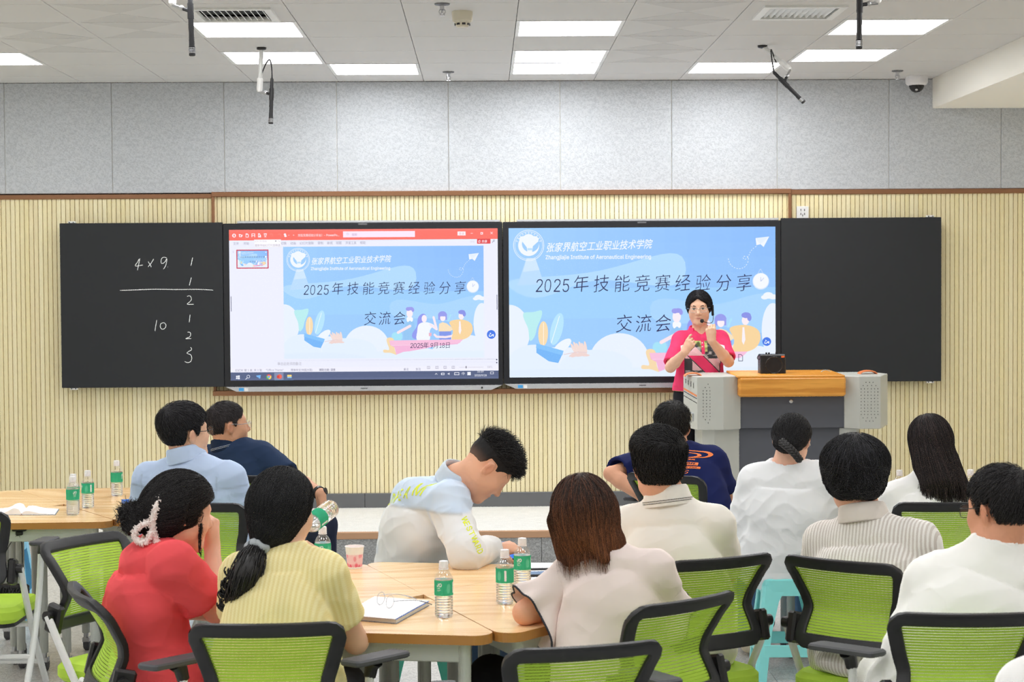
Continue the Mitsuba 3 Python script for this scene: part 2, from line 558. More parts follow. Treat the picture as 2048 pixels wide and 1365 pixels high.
where = {(-5, 3): "square ceiling light cut by the left edge of the picture", (-2, 1): "square ceiling light beside the left air vent",
         (-2, 3): "square ceiling light behind the left ceiling microphone pole", (-1, 4): "square ceiling light near the wall, right of the left microphone pole",
         (1, 1): "square ceiling light in the middle, nearest of the three in its column", (1, 3): "square ceiling light in the middle, second of the three in its column",
         (1, 4): "square ceiling light in the middle, nearest the wall of the three", (3, 4): "square ceiling light crossed by the tilted microphone",
         (4, 3): "square ceiling light below the hanging microphone on the right", (4, 1): "square ceiling light crossed by the hanging microphone on the right"}
for q, s in where.items():
    ceiling_light(*q, s)
for q in FAR_LIGHTS:
    ceiling_light(*q, "square ceiling light further back in the room, outside the picture", "ceiling lights outside the picture")


def air_vent(c, r, label):
    x, y = GX0 + 0.6 * c + 0.3, GY0 + 0.6 * r + 0.33
    k = thing("air_vent", label, "air vent")
    A = pose(0, (x, y, 0))
    o, i = rrect(0.44, 0.44, 0.004, 2), rrect(0.36, 0.36, 0.004, 2)
    tile_rest = sbox(-0.2985, -0.3285, 0.2985, 0.2685).difference(sbox(-0.2, -0.2, 0.2, 0.2))
    part("ceiling", "vent_panel", moved(prism(tile_rest, CEIL, CEIL + 0.02), A), "ceiling_white")
    part(k, "frame", moved(prism(o.difference(i), CEIL - 0.012, CEIL + 0.01, 0), A), "white_metal")
    part(k, "core", moved(box(-0.18, 0.18, -0.18, 0.18, CEIL + 0.024, CEIL + 0.028), A), "vent_core" if "vent_core" in scene else mat("vent_core", (92, 94, 96), 0.8))
    for j in range(11):
        m = box(-0.002, 0.002, -0.18, 0.18, -0.013, 0.013)
        m = xf(m, roty=math.radians(-38), loc=(-0.16 + 0.032 * j, 0, CEIL + 0.004))
        part(k, "louvre", moved(m, A), "white_metal")
    for s in (-1, 1):
        part(k, "cross_bar", moved(box(-0.18, 0.18, s * 0.17 - 0.002, s * 0.17 + 0.002, CEIL - 0.002, CEIL + 0.01), A), "white_metal")


air_vent(-2, 0, "square white louvred air vent beside the left ceiling light")
air_vent(3, 0, "square white louvred air vent above the tilted microphone")


def sprinkler(x, y, label):
    k = thing("fire_sprinkler", label, "sprinkler")
    A = pose(0, (x, y, 0))
    part(k, "rosette", moved(lathe([(0, CEIL + 0.002), (0.04, CEIL + 0.001), (0.038, CEIL - 0.006), (0.018, CEIL - 0.01), (0, CEIL - 0.01)]), A), "skirting_grey", smooth=40)
    part(k, "body", moved(lathe([(0, CEIL - 0.008), (0.011, CEIL - 0.008), (0.011, CEIL - 0.03), (0.006, CEIL - 0.034), (0.006, CEIL - 0.05), (0, CEIL - 0.05)], 14), A), "chrome", smooth=40)
    arms = [tube(spline([(s * 0.009, 0, CEIL - 0.03), (s * 0.016, 0, CEIL - 0.042), (s * 0.005, 0, CEIL - 0.058)], 8), 0.003, 6) for s in (-1, 1)]
    part(k, "frame_arms", moved(cat(arms), A), "chrome", smooth=True)
    part(k, "deflector", moved(lathe([(0, CEIL - 0.058), (0.014, CEIL - 0.058), (0.014, CEIL - 0.062), (0, CEIL - 0.063)], 14), A), "chrome")


sprinkler(-0.224, 11.79, "chrome fire sprinkler on the ceiling in front of the felt wall, left of centre")
sprinkler(2.83, 11.84, "chrome fire sprinkler on the ceiling beside the dome camera")
sprinkler(-0.2, 8.97, "chrome fire sprinkler at the upper edge of the picture")

k = thing("smoke_detector", "round cream smoke detector on the ceiling", "smoke detector")
A = pose(0, (-0.1, 9.23, 0))
mat("cream_plastic", (214, 208, 190), 0.45)
part(k, "base", moved(lathe([(0, CEIL), (0.054, CEIL), (0.055, CEIL - 0.012), (0.053, CEIL - 0.05), (0.0, CEIL - 0.052)], 36), A), "cream_plastic", smooth=40)
part(k, "head", moved(lathe([(0.05, CEIL - 0.05), (0.042, CEIL - 0.058), (0.036, CEIL - 0.074), (0.028, CEIL - 0.082), (0, CEIL - 0.083)], 36), A), "cream_plastic", smooth=40)
for a in range(8):
    m = box(0.032, 0.041, -0.009, 0.009, CEIL - 0.073, CEIL - 0.063)
    part(k, "slot", moved(xf(m, rotz=a * PI / 4 + 0.2), A), "dark_plastic")

k = thing("dome_camera", "white dome camera with a black bubble under the ceiling at the right", "camera")
A = pose(0, (3.045, 12.18, 0))
part(k, "base", moved(lathe([(0, CEIL), (0.075, CEIL), (0.077, CEIL - 0.01), (0.077, CEIL - 0.045), (0.066, CEIL - 0.06), (0.05, CEIL - 0.064), (0, CEIL - 0.064)], 40), A), "cap_white", smooth=40)
part(k, "dome", moved(lathe([(0.052 * math.cos(t), CEIL - 0.062 - 0.05 * math.sin(t)) for t in np.linspace(0, PI / 2, 10)], 32), A), "dark_plastic", smooth=60)
part(k, "lens", moved(sphere((-0.008, -0.03, CEIL - 0.092), 0.012, 2), A), "chrome", smooth=True)

k = thing("wall_socket", "white double wall socket above the right blackboard", "socket")
c = at(1605, 425, WALL_Y - 0.006)
part(k, "plate", xf(cbox(-0.043, 0.043, -0.008, 0.004, -0.043, 0.043, 0.003), loc=c), "white_plastic")
for dx, dz in ((-0.013, 0.016), (0.013, 0.016), (-0.013, -0.012), (0.013, -0.012), (0, -0.022)):
    part(k, "slot", xf(box(-0.003, 0.003, -0.0092, -0.007, -0.007, 0.007), loc=c + [dx, 0, dz]), "dark_plastic")


def hanging_mic(label, foot, low, mic_top, mic_tip, side, show_pole=True):
    """A ceiling pole ending in a clamp that holds a gun microphone."""
    k = thing("ceiling_microphone", label, "microphone")
    foot, low, a, b = (np.asarray(v, float) for v in (foot, low, mic_top, mic_tip))
    d = low - foot
    L = np.linalg.norm(d)
    d /= L
    part(k, "flange", lathe([(0, CEIL + 0.001), (0.03, CEIL), (0.028, CEIL - 0.012), (0.016, CEIL - 0.016), (0, CEIL - 0.016)], 20).apply_translation((foot[0], foot[1], 0)), "black_plastic", smooth=40)
    part(k, "pole", tube([foot, foot + d * (L - 0.06)], 0.0125, 14), "white_metal", smooth=40)
    part(k, "pole_sleeve", tube([foot + d * (L - 0.085), foot + d * (L - 0.08), foot + d * (L - 0.01), low], [0.012, 0.018, 0.018, 0.012], 14), "white_plastic", smooth=40)
    md = (b - a) / np.linalg.norm(b - a)
    grip = a + md * np.linalg.norm(b - a) * 0.36
    mid = (low + grip) / 2
    part(k, "swivel", cat(tube([low, mid], 0.008, 8), sphere(mid, 0.013, 2)), "chrome", smooth=30)
    part(k, "clamp", cat(tube([mid, grip], 0.009, 8), tube([grip - md * 0.035, grip + md * 0.035], 0.0145, 12)), "black_plastic", smooth=30)
    M = np.linalg.norm(b - a)
    rr = [(0, 0.004), (0.01, 0.010), (0.12, 0.0115), (0.6 * M, 0.0125), (0.66 * M, 0.0115), (0.86 * M, 0.0128), (0.87 * M, 0.0145), (M - 0.003, 0.0145), (M, 0.012)]
    part(k, "microphone_body", tube([a + md * t for t, _ in rr], [q for _, q in rr], 16), "black_plastic", smooth=40)
    for j in range(4):
        t = M * (0.885 + 0.022 * j)
        part(k, "ring", tube([a + md * t, a + md * (t + 0.0035)], 0.0156, 16), "chrome")
    up = foot + d * (L - 0.12)
    bow = (a + up) / 2 + np.array([side * 0.02, 0, 0.09])
    part(k, "cable", tube(spline([up + [0, 0, -0.03], up + [side * 0.012, 0, 0.0], bow, a + np.array([0, 0, 0.03]), a + md * 0.01], 24), 0.004, 6), "black_plastic", smooth=True)


p = atz(523, 95, CEIL)
yy = p[1]
hanging_mic("ceiling microphone hanging straight down from a white pole at left", p, at(519, 184, yy), at(544, 155, yy - 0.03), at(541.5, 248, yy - 0.03), 1)
p = atz(1525, 91, CEIL)
hanging_mic("ceiling microphone tilted on a slanted pole above the right screen", p, at(1580, 140, p[1] - 0.1), at(1546, 143, p[1] - 0.14), at(1608, 205, p[1] - 0.2), -1)
yy = 8.0
q = at(345, 2, yy)
hanging_mic("ceiling microphone hanging at the upper left edge of the picture", (q[0], yy, CEIL), at(345, 10, yy), at(379, -28, yy - 0.02), at(384.5, 112, yy - 0.02), 1)
q = at(1758, 0, yy)
hanging_mic("ceiling microphone hanging at the upper right edge of the picture", (q[0], yy, CEIL), at(1755, 6, yy), at(1720, -40, yy - 0.02), at(1718, 98, yy - 0.02), -1)
# ================================================================ tables
TOP_Z = 0.75
T1, T1_A = (-0.205, 5.745), 20.0
T2, T2_A = (-2.0, 8.27), 32.0
T3, T3_A = (2.1, 8.25), 30.0


def shared(mesh, bsdf, smooth=False):
    return mikit.ply(mesh, bsdf, smooth=smooth)


def caster_parts(x, y, z=0.095):
    fork = cat(cyl((x, y, z), (x, y, z - 0.03), 0.012, 10), cbox(x - 0.017, x + 0.017, y - 0.012, y + 0.03, z - 0.052, z - 0.026, 0.003))
    wheel = cat(xf(lathe([(0, -0.014), (0.026, -0.014), (0.031, -0.008), (0.031, 0.008), (0.026, 0.014), (0, 0.014)], 18), roty=PI / 2, loc=(x, y + 0.018, 0.0315)))
    return fork, wheel


def hex_table(center, a0, labels6, R=0.735, skip=()):
    for i in range(6):
        if i in skip:
            continue
        t0, t1 = math.radians(a0 + 60 * i), math.radians(a0 + 60 * (i + 1))
        P = lambda t, r: np.array([math.sin(t) * r, -math.cos(t) * r])
        ri = 0.082 if i == 5 else 0.0
        if i == 5:
            poly = Polygon([P(t0, ri), P(t0, R), P(t1, R), P(t1, ri)]).buffer(-0.0022)
        elif i == 2:
            f0, f1 = math.radians(a0 + 300), math.radians(a0 + 360)
            poly = Polygon([P(t0, 0), P(t0, R), P(t1, R), P(t1, 0)]).union(Polygon([P(f0, 0.081), P(f1, 0.081), (0, 0)]).buffer(0.0002)).buffer(-0.0006)
        else:
            poly = Polygon([P(t0, 0), P(t0, R), P(t1, R)]).buffer(-0.0006)
        rounded = poly.buffer(-0.055).buffer(0.055, quad_segs=6)
        if i == 5:
            tip = poly.buffer(-0.007).buffer(0.007).intersection(Point(0, 0).buffer(0.36))
        else:
            tip = poly.intersection(Point(0, 0).buffer(0.36))
        poly = shapely.geometry.polygon.orient(unary_union([rounded, tip.buffer(0.0001)]).simplify(0.0004))
        if poly.geom_type != "Polygon":
            poly = max(poly.geoms, key=lambda g: g.area)
        k = thing("training_table", labels6[i], "table", "wedge tables set together in sixes")
        A = pose(0, (center[0], center[1], 0))
        band = poly.difference(poly.buffer(-0.0016))
        if i != 5:
            band = band.difference(Point(0, 0).buffer(R * 0.83))
        inner = poly.difference(band)
        part(k, "tabletop", moved(prism(inner, TOP_Z - 0.029, TOP_Z, 0.0), A), "table_wood")
        part(k, "edge_band", moved(prism(band, TOP_Z - 0.0285, TOP_Z - 0.0008), A), "table_edge")
        tm = (t0 + t1) / 2
        leg = []
        for t, r in ((t0 + 0.13, R - 0.1), (t1 - 0.13, R - 0.1), (t0 + 0.3, 0.235), (t1 - 0.3, 0.235)):
            leg.append(P(t, r))
        # apron beams between the legs
        for u, v in ((0, 1), (0, 2), (1, 3), (2, 3)):
            p, q = leg[u], leg[v]
            d = (q - p) / np.linalg.norm(q - p)
            m = cbox(0, np.linalg.norm(q - p), -0.011, 0.011, TOP_Z - 0.088, TOP_Z - 0.031, 0.003)
            part(k, "apron", moved(moved(m, pose(math.atan2(d[1], d[0]), (p[0], p[1], 0))), A), "grey_metal")
        for p in leg:
            part(k, "leg", moved(tube([(p[0], p[1], 0.09), (p[0], p[1], TOP_Z - 0.031)], 0.0195, 16), A), "grey_metal", smooth=40)
            f, w = caster_parts(p[0], p[1])
            ck = part(k, "caster", moved(f, A), "chrome", smooth=40)
            put(ck + "__wheel", moved(w, A), "grey_pad", smooth=40)


def six(where, names):
    return [f"wood-topped wedge table with white metal legs, {n} of the six around the {where}" for n in names]


N1 = ["wood-topped wedge table under the elbow of the woman with brown hair", "wood-topped wedge table holding the white tablet, far right of the front table group",
      "wood-topped wedge table at the far edge, before the man in pale denim",
      "wood-topped wedge table holding the pink paper cup",
      "wood-topped wedge table the woman in red leans her elbow on", "wood-topped wedge table holding the notebook with spectacles on it"]
hex_table(T1, T1_A, N1, R=0.755)
N2 = ["wood-topped wedge table beside the man in the light blue shirt", "wood-topped wedge table with the blue book by the wooden slat wall",
      "wood-topped wedge table at the far edge of the left table group", "wood-topped wedge table at the far left edge of the picture",
      "wood-topped wedge table cut by the left edge of the picture", "wood-topped wedge table holding the open notebook at left"]
hex_table(T2, T2_A, N2, R=0.76)
hex_table(T3, T3_A, ["wood-topped wedge table hidden beside the woman with long hair"] * 0 +
          ["wood-topped wedge table at the right, right of the long-haired woman", "wood-topped wedge table behind the man with glasses at the right edge",
           "wood-topped wedge table at the far side of the right table group, behind the long-haired woman", "wood-topped wedge table left of the long-haired woman, by the lectern",
           "wood-topped wedge table in front of the woman with the braid", "wood-topped wedge table in front of the long-haired woman"], R=0.76)

# ================================================================ chairs
BH = 0.30          # height of the mesh back, along its surface
BZ0 = 0.577


def back_y(v):
    return np.interp(v, [0, 0.15, 0.40, 0.54, 0.8, 1.0], [-0.228, -0.208, -0.172, -0.180, -0.225, -0.275])


def back_w(v):
    return np.interp(v, [0, 0.1, 0.40, 0.54, 1.0], [0.182, 0.188, 0.172, 0.185, 0.222])


from scipy.ndimage import gaussian_filter1d
_v = np.linspace(-0.2, 1.2, 281)
_by = gaussian_filter1d(back_y(_v), 5)
_bw = gaussian_filter1d(back_w(_v), 4)


def surf(x, v):
    """Point on the chair back: x across, v in 0..1 upwards."""
    x, v = np.asarray(x, float), np.asarray(v, float)
    y = np.interp(v, _v, _by) + 0.75 * x * x
    return np.stack([x, y, BZ0 + v * (BH - 0.005)], -1)


def surf_n(x, v):
    e = 1e-3
    du = surf(x + e, v) - surf(x - e, v)
    dv = surf(x, v + e) - surf(x, v - e)
    n = np.cross(du, dv)
    return n / np.linalg.norm(n, axis=-1, keepdims=True)


def chair_parts():
    P = {}
    hw = 0.0185
    # outline of the frame's centre line
    left = [(-np.interp(v, _v, _bw) + hw, v) for v in np.linspace(0.04, 0.96, 16)]
    poly = Polygon([(x, v * BH) for x, v in left] + [(-x, v * BH) for x, v in reversed(left)])
    poly = poly.buffer(-0.025).buffer(0.025, quad_segs=6)
    L = poly.exterior.length
    n = 76
    path = np.array([poly.exterior.interpolate(L * i / n).coords[0] for i in range(n)])
    tan = np.roll(path, -1, 0) - np.roll(path, 1, 0)
    tan /= np.linalg.norm(tan, axis=1, keepdims=True)
    nor = np.stack([tan[:, 1], -tan[:, 0]], 1)
    sec = [(-1, -0.6), (-1, 0.6), (-0.7, 1), (0.7, 1), (1, 0.6), (1, -0.6), (0.7, -1), (-0.7, -1)]
    V = []
    for a, b in sec:
        q = path + nor * (a * (hw + 0.006 * np.clip(1 - path[:, 1:] / 0.06, 0, 1)))
        V.append(surf(q[:, 0], q[:, 1] / BH) + surf_n(q[:, 0], q[:, 1] / BH) * (b * 0.012))
    V = np.stack(V, 1).reshape(-1, 3)
    i, j = np.meshgrid(np.arange(n), np.arange(8), indexing="ij")
    i2, j2 = (i + 1) % n, (j + 1) % 8
    q = np.stack([i * 8 + j, i * 8 + j2, i2 * 8 + j2, i2 * 8 + j], -1).reshape(-1, 4)
    m = trimesh.Trimesh(V, np.vstack([q[:, [0, 1, 2]], q[:, [0, 2, 3]]]), process=False)
    m.fix_normals()
    P["back_frame"] = (m, "black_plastic", 40)
    # the green net: bands of thread with gaps
    ms = []
    inner = poly.buffer(-hw + 0.002)
    for z in np.arange(0.024, BH - 0.012, 0.0089):
        ln = LineString([(-0.4, z), (0.4, z)]).intersection(inner)
        if ln.is_empty:
            continue
        x0, _, x1, _ = ln.bounds
        xs = np.linspace(x0, x1, 13)
        a = surf(xs, np.full(13, (z - 0.0037) / BH))
        b = surf(xs, np.full(13, (z + 0.0037) / BH))
        k = np.arange(12)
        ms.append(trimesh.Trimesh(np.vstack([a, b]), np.vstack([np.stack([k, k + 1, k + 14], 1), np.stack([k, k + 14, k + 13], 1)]), process=False))
    P["back_net"] = (cat(ms), "chair_green", True)
    seat = prism(rrect(0.44, 0.43, 0.07, 6), 0.405, 0.472, 0.018)
    seat = moved(seat, pose(0, (0, 0.03, 0)))
    v = seat.vertices
    v[:, 2] -= np.where(v[:, 2] > 0.43, 0.010 * np.clip((v[:, 1] - 0.12) / 0.12, 0, 1), 0)
    P["seat"] = (seat, "chair_green", 35)
    P["seat_pan"] = (moved(prism(rrect(0.40, 0.39, 0.06, 5), 0.388, 0.405), pose(0, (0, 0.03, 0))), "black_plastic", False)
    for s, nm in ((-1, ""), (1, "_001")):
        x = 0.236 * s
        # crossing side tubes
        P["side_tube" + nm] = (tube(spline([(x, -0.17, 0.635), (x, -0.03, 0.40), (x, 0.12, 0.2), (x, 0.215, 0.085)], 14), 0.0135, 10), "white_metal", 40)
        P["side_tube" + ("_002" if s < 0 else "_003")] = (tube(spline([(x + s * 0.028, 0.06, 0.69), (x + s * 0.026, 0.02, 0.5), (x + s * 0.024, -0.1, 0.27), (x + s * 0.022, -0.235, 0.085)], 14), 0.0135, 10), "white_metal", 40)
        # bracket at the waist of the back
        b = cat(cbox(-0.016, 0.016, -0.035, 0.03, -0.06, 0.045, 0.008))
        b = xf(b, rotx=math.radians(-14), loc=(s * 0.205, -0.165, 0.628))
        P["bracket" + nm] = (cat(b, cyl((s * 0.19, -0.17, 0.635), (s * 0.245, -0.17, 0.635), 0.019, 14)), "dark_plastic", 30)
        pad = prism(rrect(0.074, 0.25, 0.018, 4), -0.009, 0.009, 0.005)
        P["armrest" + nm] = (xf(pad, rotx=math.radians(-3)), "grey_pad", 35)
        P["arm_support" + nm] = (tube([(x + s * 0.028, 0.06, 0.66), (x + s * 0.034, 0.055, 0.69), (x + s * 0.045, 0.045, 0.708)], [0.018, 0.02, 0.024], 10), "dark_plastic", 40)
        for q, y in enumerate((0.215, -0.235)):
            xx = x + (s * 0.022 if q else 0)
            f, w = caster_parts(xx, y)
            P[f"caster{'' if (s < 0 and q == 0) else '_%03d' % ((s > 0) * 2 + q)}"] = (cat(f, w), "grey_pad", 40)
    P["cross_bar"] = (tube([(-0.236, 0.13, 0.19), (0.236, 0.13, 0.19)], 0.011, 8), "white_metal", 40)
    P["cross_bar_001"] = (tube([(-0.26, -0.11, 0.26), (0.26, -0.11, 0.26)], 0.011, 8), "white_metal", 40)
    P["cross_bar_002"] = (tube([(-0.236, 0.0, 0.375), (0.236, 0.0, 0.375)], 0.012, 8), "white_metal", 40)
    return {k: shared(m, b, s) for k, (m, b, s) in P.items()}


CHAIR = chair_parts()


LOW = {("side_tube" + q): shared(tube(spline([(s * 0.262, 0.02, 0.44), (s * 0.26, -0.06, 0.33), (s * 0.259, -0.15, 0.2), (s * 0.258, -0.235, 0.085)], 12), 0.0135, 10), "white_metal", 40) for q, s in (("_002", -1), ("_003", 1))}


def chair(px, py, yaw, label, pads=None, Xc=None, Yc=None):
    """A chair whose top rail's middle is seen at the pixel; yaw in degrees to the right of straight ahead."""
    top = atz(px, py, 0.872) if Xc is None else np.array([Xc, Yc, 0])
    a = math.radians(yaw)
    x = top[0] + math.sin(a) * 0.285
    y = top[1] + math.cos(a) * 0.285
    k = thing("mesh_chair", label, "chair", "green mesh training chairs")
    M = T4().translate([float(x), float(y), 0]).rotate([0, 0, 1], -yaw)
    for n, d in CHAIR.items():
        Mn = M
        if pads is None and n.startswith(("armrest", "arm_support")):
            continue
        if pads is None:
            d = LOW.get(n, d)
        if n.startswith("armrest"):
            sd = 1 if n.endswith("_001") else -1
            Mn = M @ T4().translate([sd * 0.282, 0.045, 0.715]).rotate([0, 0, 1], -pads[(sd + 1) // 2])
        scene[f"{k}__{n}"] = {**d, "to_world": Mn}
    return np.array([x, y]), a


SEATS = []
SEATS.append(chair(530, 1256, -2, "green mesh chair in the front row, behind the woman in yellow", (34, 36)))
SEATS.append(chair(1184, 1300, -16, "empty green mesh chair at the bottom edge, nearest the middle of the picture", (8, -8)))
SEATS.append(chair(1396, 1204, -40, "green mesh chair behind the woman in the pale pink blouse"))
SEATS.append(chair(1458, 1121, -26, "green mesh chair under the man in the cream polo shirt"))
SEATS.append(chair(1668, 1126, 38, "green mesh chair under the man in the striped shirt"))
SEATS.append(chair(1942, 1235, 3, "green mesh chair behind the man in white at the right edge", (-40, -10)))
SEATS.append(chair(1895, 1010, 2, "green mesh chair behind the woman with long loose hair"))
SEATS.append(chair(1318, 953, 36, "green mesh chair under the man in the navy T-shirt with orange print", (8, -8)))
SEATS.append(chair(387, 1010, 16, "green mesh chair under the man in the light blue shirt"))
SEATS.append(chair(462, 954, 22, "green mesh chair under the man in the dark navy polo shirt"))
SEATS.append(chair(145, 1076, 122, "empty green mesh chair turned towards the camera, left of the woman in red"))
SEATS.append(chair(138, 1186, 68, "green mesh chair seen from its side, behind the woman in red"))
SEATS.append(chair(-95, 1030, 0, "green mesh chair cut by the left edge, in front of the left tables", (0, 0)))


# ================================================================ plastic stools
def stool_parts(bsdf):
    P = {}
    h, a, b = 0.455, 0.125, 0.165
    P["seat"] = shared(cat(prism(rrect(2 * a, 2 * a, 0.04, 5), h - 0.014, h, 0.005), prism(rrect(2 * a + 0.006, 2 * a + 0.006, 0.043, 5).difference(rrect(2 * a - 0.004, 2 * a - 0.004, 0.038, 5)), h - 0.075, h - 0.006)), bsdf, 30)
    for q, (sx, sy) in enumerate(((-1, -1), (1, -1), (1, 1), (-1, 1))):
        rows = []
        for z, r, w in ((h - 0.03, a, 0.105), (h - 0.1, a + 0.008, 0.075), (0.22, a + 0.024, 0.058), (0.0, b, 0.048)):
            c = np.array([sx * r, sy * r])
            rows.append([(c[0] - sx * w, c[1], z), (c[0] - sx * 0.012, c[1], z), (c[0], c[1] - sy * 0.012, z), (c[0], c[1] - sy * w, z),
                         (c[0] - sx * 0.005, c[1] - sy * w, z), (c[0] - sx * 0.006, c[1] - sy * 0.016, z), (c[0] - sx * 0.016, c[1] - sy * 0.006, z), (c[0] - sx * w, c[1] - sy * 0.005, z)])
        V = np.array(rows).reshape(-1, 3)
        F = []
        for i in range(3):
            for j in range(8):
                j2 = (j + 1) % 8
                F += [(i * 8 + j, i * 8 + j2, (i + 1) * 8 + j2), (i * 8 + j, (i + 1) * 8 + j2, (i + 1) * 8 + j)]
        m = trimesh.Trimesh(V, F, process=False)
        m.fix_normals()
        P["leg" + ("" if q == 0 else f"_{q:03d}")] = shared(m, bsdf, 30)
    r = a + 0.033
    for q in range(4):
        m = xf(cbox(-r + 0.03, r - 0.03, -r, -r + 0.006, 0.11, 0.165, 0.002), rotz=q * PI / 2)
        P["cross_bar" + ("" if q == 0 else f"_{q:03d}")] = shared(m, bsdf)
    return P


STOOL_T, STOOL_B = stool_parts("teal_plastic"), stool_parts("blue_plastic")


def stool(P, x, y, yaw, label):
    k = thing("plastic_stool", label, "stool")
    for n, d in P.items():
        scene[f"{k}__{n}"] = {**d, "to_world": T4().translate([x, y, 0]).rotate([0, 0, 1], yaw)}


stool(STOOL_T, -0.26, 6.76, 4, "teal plastic stool under the man in pale denim, its legs seen below the table")
stool(STOOL_T, 0.40, 6.72, 20, "teal plastic stool beside the hip of the woman in the pale pink blouse")
stool(stool_parts("turquoise_plastic"), 1.375, 7.83, -3, "turquoise plastic stool under the woman with the braid")
stool(STOOL_B, -2.59, 9.3, 5, "light blue plastic stool under the left tables, at the picture's edge")
stool(STOOL_B, -1.74, 9.3, 0, "light blue plastic stool under the left tables, behind the man in the light blue shirt")

# ================================================================ lectern
LY = 11.16
k = thing("lectern", "grey steel multimedia lectern with an orange wood front and dark panels", "lectern")
LT, LB = at(1420, 754, LY)[2], at(1440, 861, LY)[2]


def lx(px, y=LY):
    return at(px, 800, y)[0]


A_, B_, C_, D_ = (lx(1367, LY + 0.3), LY + 0.3), (lx(1395), LY + 0.01), (lx(1447), LY), (lx(1481, LY + 0.07), LY + 0.07)
E_, F_, G_, H_ = (lx(1689, LY + 0.07), LY + 0.07), (lx(1719), LY), (lx(1761), LY), (lx(1775, LY + 0.3), LY + 0.3)
LBK = LY + 0.55
part(k, "speaker_wing", prism(shapely.geometry.polygon.orient(Polygon([A_, B_, C_, D_, (D_[0], LBK), (A_[0] + 0.05, LBK)])), LB, LT, 0.004), "lectern_grey")
part(k, "speaker_wing", prism(shapely.geometry.polygon.orient(Polygon([E_, F_, G_, H_, (H_[0] - 0.05, LBK), (E_[0], LBK)])), LB, LT - 0.004, 0.004), "lectern_grey")
part(k, "front_panel", cbox(D_[0] - 0.01, E_[0] + 0.01, LY + 0.085, LY + 0.11, LB + 0.004, LT - 0.02, 0.002), "lectern_dark")
w0, w1 = lx(1478, LY - 0.01), lx(1692, LY - 0.01)
wz0, wz1 = at(1585, 794, LY - 0.01)[2], at(1585, 754.5, LY - 0.01)[2]
part(k, "wooden_front", cbox(w0, w1, LY - 0.012, LY + 0.5, wz0, wz1, 0.012), "lectern_wood")
part(k, "wooden_top", xf(cbox(w0 - 0.012, w1 - 0.006, 0.0, 0.5, 0, 0.014, 0.004), rotx=math.radians(1.2), loc=(0, LY - 0.008, wz1 - 0.004)), "lectern_wood")
lock = at(1582, 803, LY + 0.085)
part(k, "lock", cat(xf(lathe([(0, 0), (0.0125, 0), (0.0125, 0.006), (0.009, 0.009), (0, 0.009)], 20), rotx=PI / 2, loc=lock)), "chrome", smooth=30)
# perforated speaker grilles: dots as dark recesses
mat("hole_dark", (52, 52, 50), 0.9)
for gx, nm in ((1423.5, 0), (1739, 1)):
    c = at(gx, 808 if nm == 0 else 804, LY)
    ms = []
    for iz in range(-6, 7):
        rr = 2.65 if abs(iz) < 5 else (2.0 if abs(iz) == 5 else 1.1)
        n = 6 if abs(iz) < 5 else (4 if abs(iz) == 5 else 3)
        for xx in np.linspace(-rr, rr, n):
            m = cyl((c[0] + xx * 0.0205, LY - 0.0012 + (0.006 if nm == 0 else 0.0), c[2] + iz * 0.0208), (c[0] + xx * 0.0205, LY + 0.01, c[2] + iz * 0.0208), 0.0031, 8)
            ms.append(m)
    part(k, "speaker_grille", cat(ms), "hole_dark", kind="stuff")
# lower body
P0, P1 = lx(1407, LY + 0.05), lx(1478, LY + 0.12)
Q0, Q1 = lx(1679, LY + 0.12), lx(1722, LY + 0.05)
part(k, "lower_pillar", prism(shapely.geometry.polygon.orient(Polygon([(P0, LY + 0.12), (P0 + 0.07, LY + 0.05), (P1, LY + 0.12), (P1, LBK - 0.03), (P0, LBK - 0.03)])), PLAT, LB, 0.003), "lectern_grey")
part(k, "lower_pillar", prism(shapely.geometry.polygon.orient(Polygon([(Q0, LY + 0.12), (Q1 - 0.03, LY + 0.05), (Q1, LY + 0.1), (Q1, LBK - 0.03), (Q0, LBK - 0.03)])), PLAT, LB, 0.003), "lectern_grey")
part(k, "lower_panel", cbox(P1 - 0.01, Q0 + 0.01, LY + 0.13, LY + 0.15, PLAT + 0.01, LB + 0.004, 0.002), "lectern_dark")
part(k, "back_panel", box(D_[0], E_[0], LBK - 0.02, LBK - 0.005, PLAT + 0.01, LT - 0.06), "lectern_grey")
# the arched control end on the left wing and the orange rims
mat("rim_orange", (224, 132, 84), 0.4)
for (px0, px1, py, yy, nm) in ((1369, 1402, 753, LY + 0.17, 0), (1718, 1752, 752, LY + 0.3, 1)):
    x0, x1 = lx(px0, yy), lx(px1, yy)
    t = np.linspace(0, PI, 14)
    arc = [((x0 + x1) / 2 - (x1 - x0) / 2 * math.cos(a), yy, LT - 0.006 + 0.022 * math.sin(a)) for a in t]
    part(k, "orange_rim", tube(arc, (0.006, 0.05), 8, up=(0, 0, 1)), "rim_orange", smooth=30)
side = np.array([B_[0] - A_[0], B_[1] - A_[1]])
sl = np.linalg.norm(side)
sa = math.atan2(side[1], side[0])
for dz, hh, mm in ((-0.085, 0.012, "rim_orange"), (-0.105, 0.006, "lectern_dark"), (-0.135, 0.004, "hole_dark")):
    m = box(0.01, sl - 0.01, -0.002, 0.003, LT + dz - hh, LT + dz)
    m.vertices[:, 2] -= 0.12 * m.vertices[:, 0]
    part(k, "side_stripe", moved(m, pose(sa, (A_[0], A_[1], 0))), mm)
for j in range(4):
    m = box(0.05 + 0.055 * j, 0.058 + 0.055 * j, -0.002, 0.003, LT - 0.055 - 0.008 * j, LT - 0.025 - 0.006 * j)
    part(k, "side_vent", moved(m, pose(sa, (A_[0], A_[1], 0))), "hole_dark")
part(k, "side_handle", moved(cbox(sl * 0.55, sl * 0.75, -0.012, 0.003, LT - 0.29, LT - 0.24, 0.004), pose(sa, (A_[0], A_[1], 0))), "chrome")
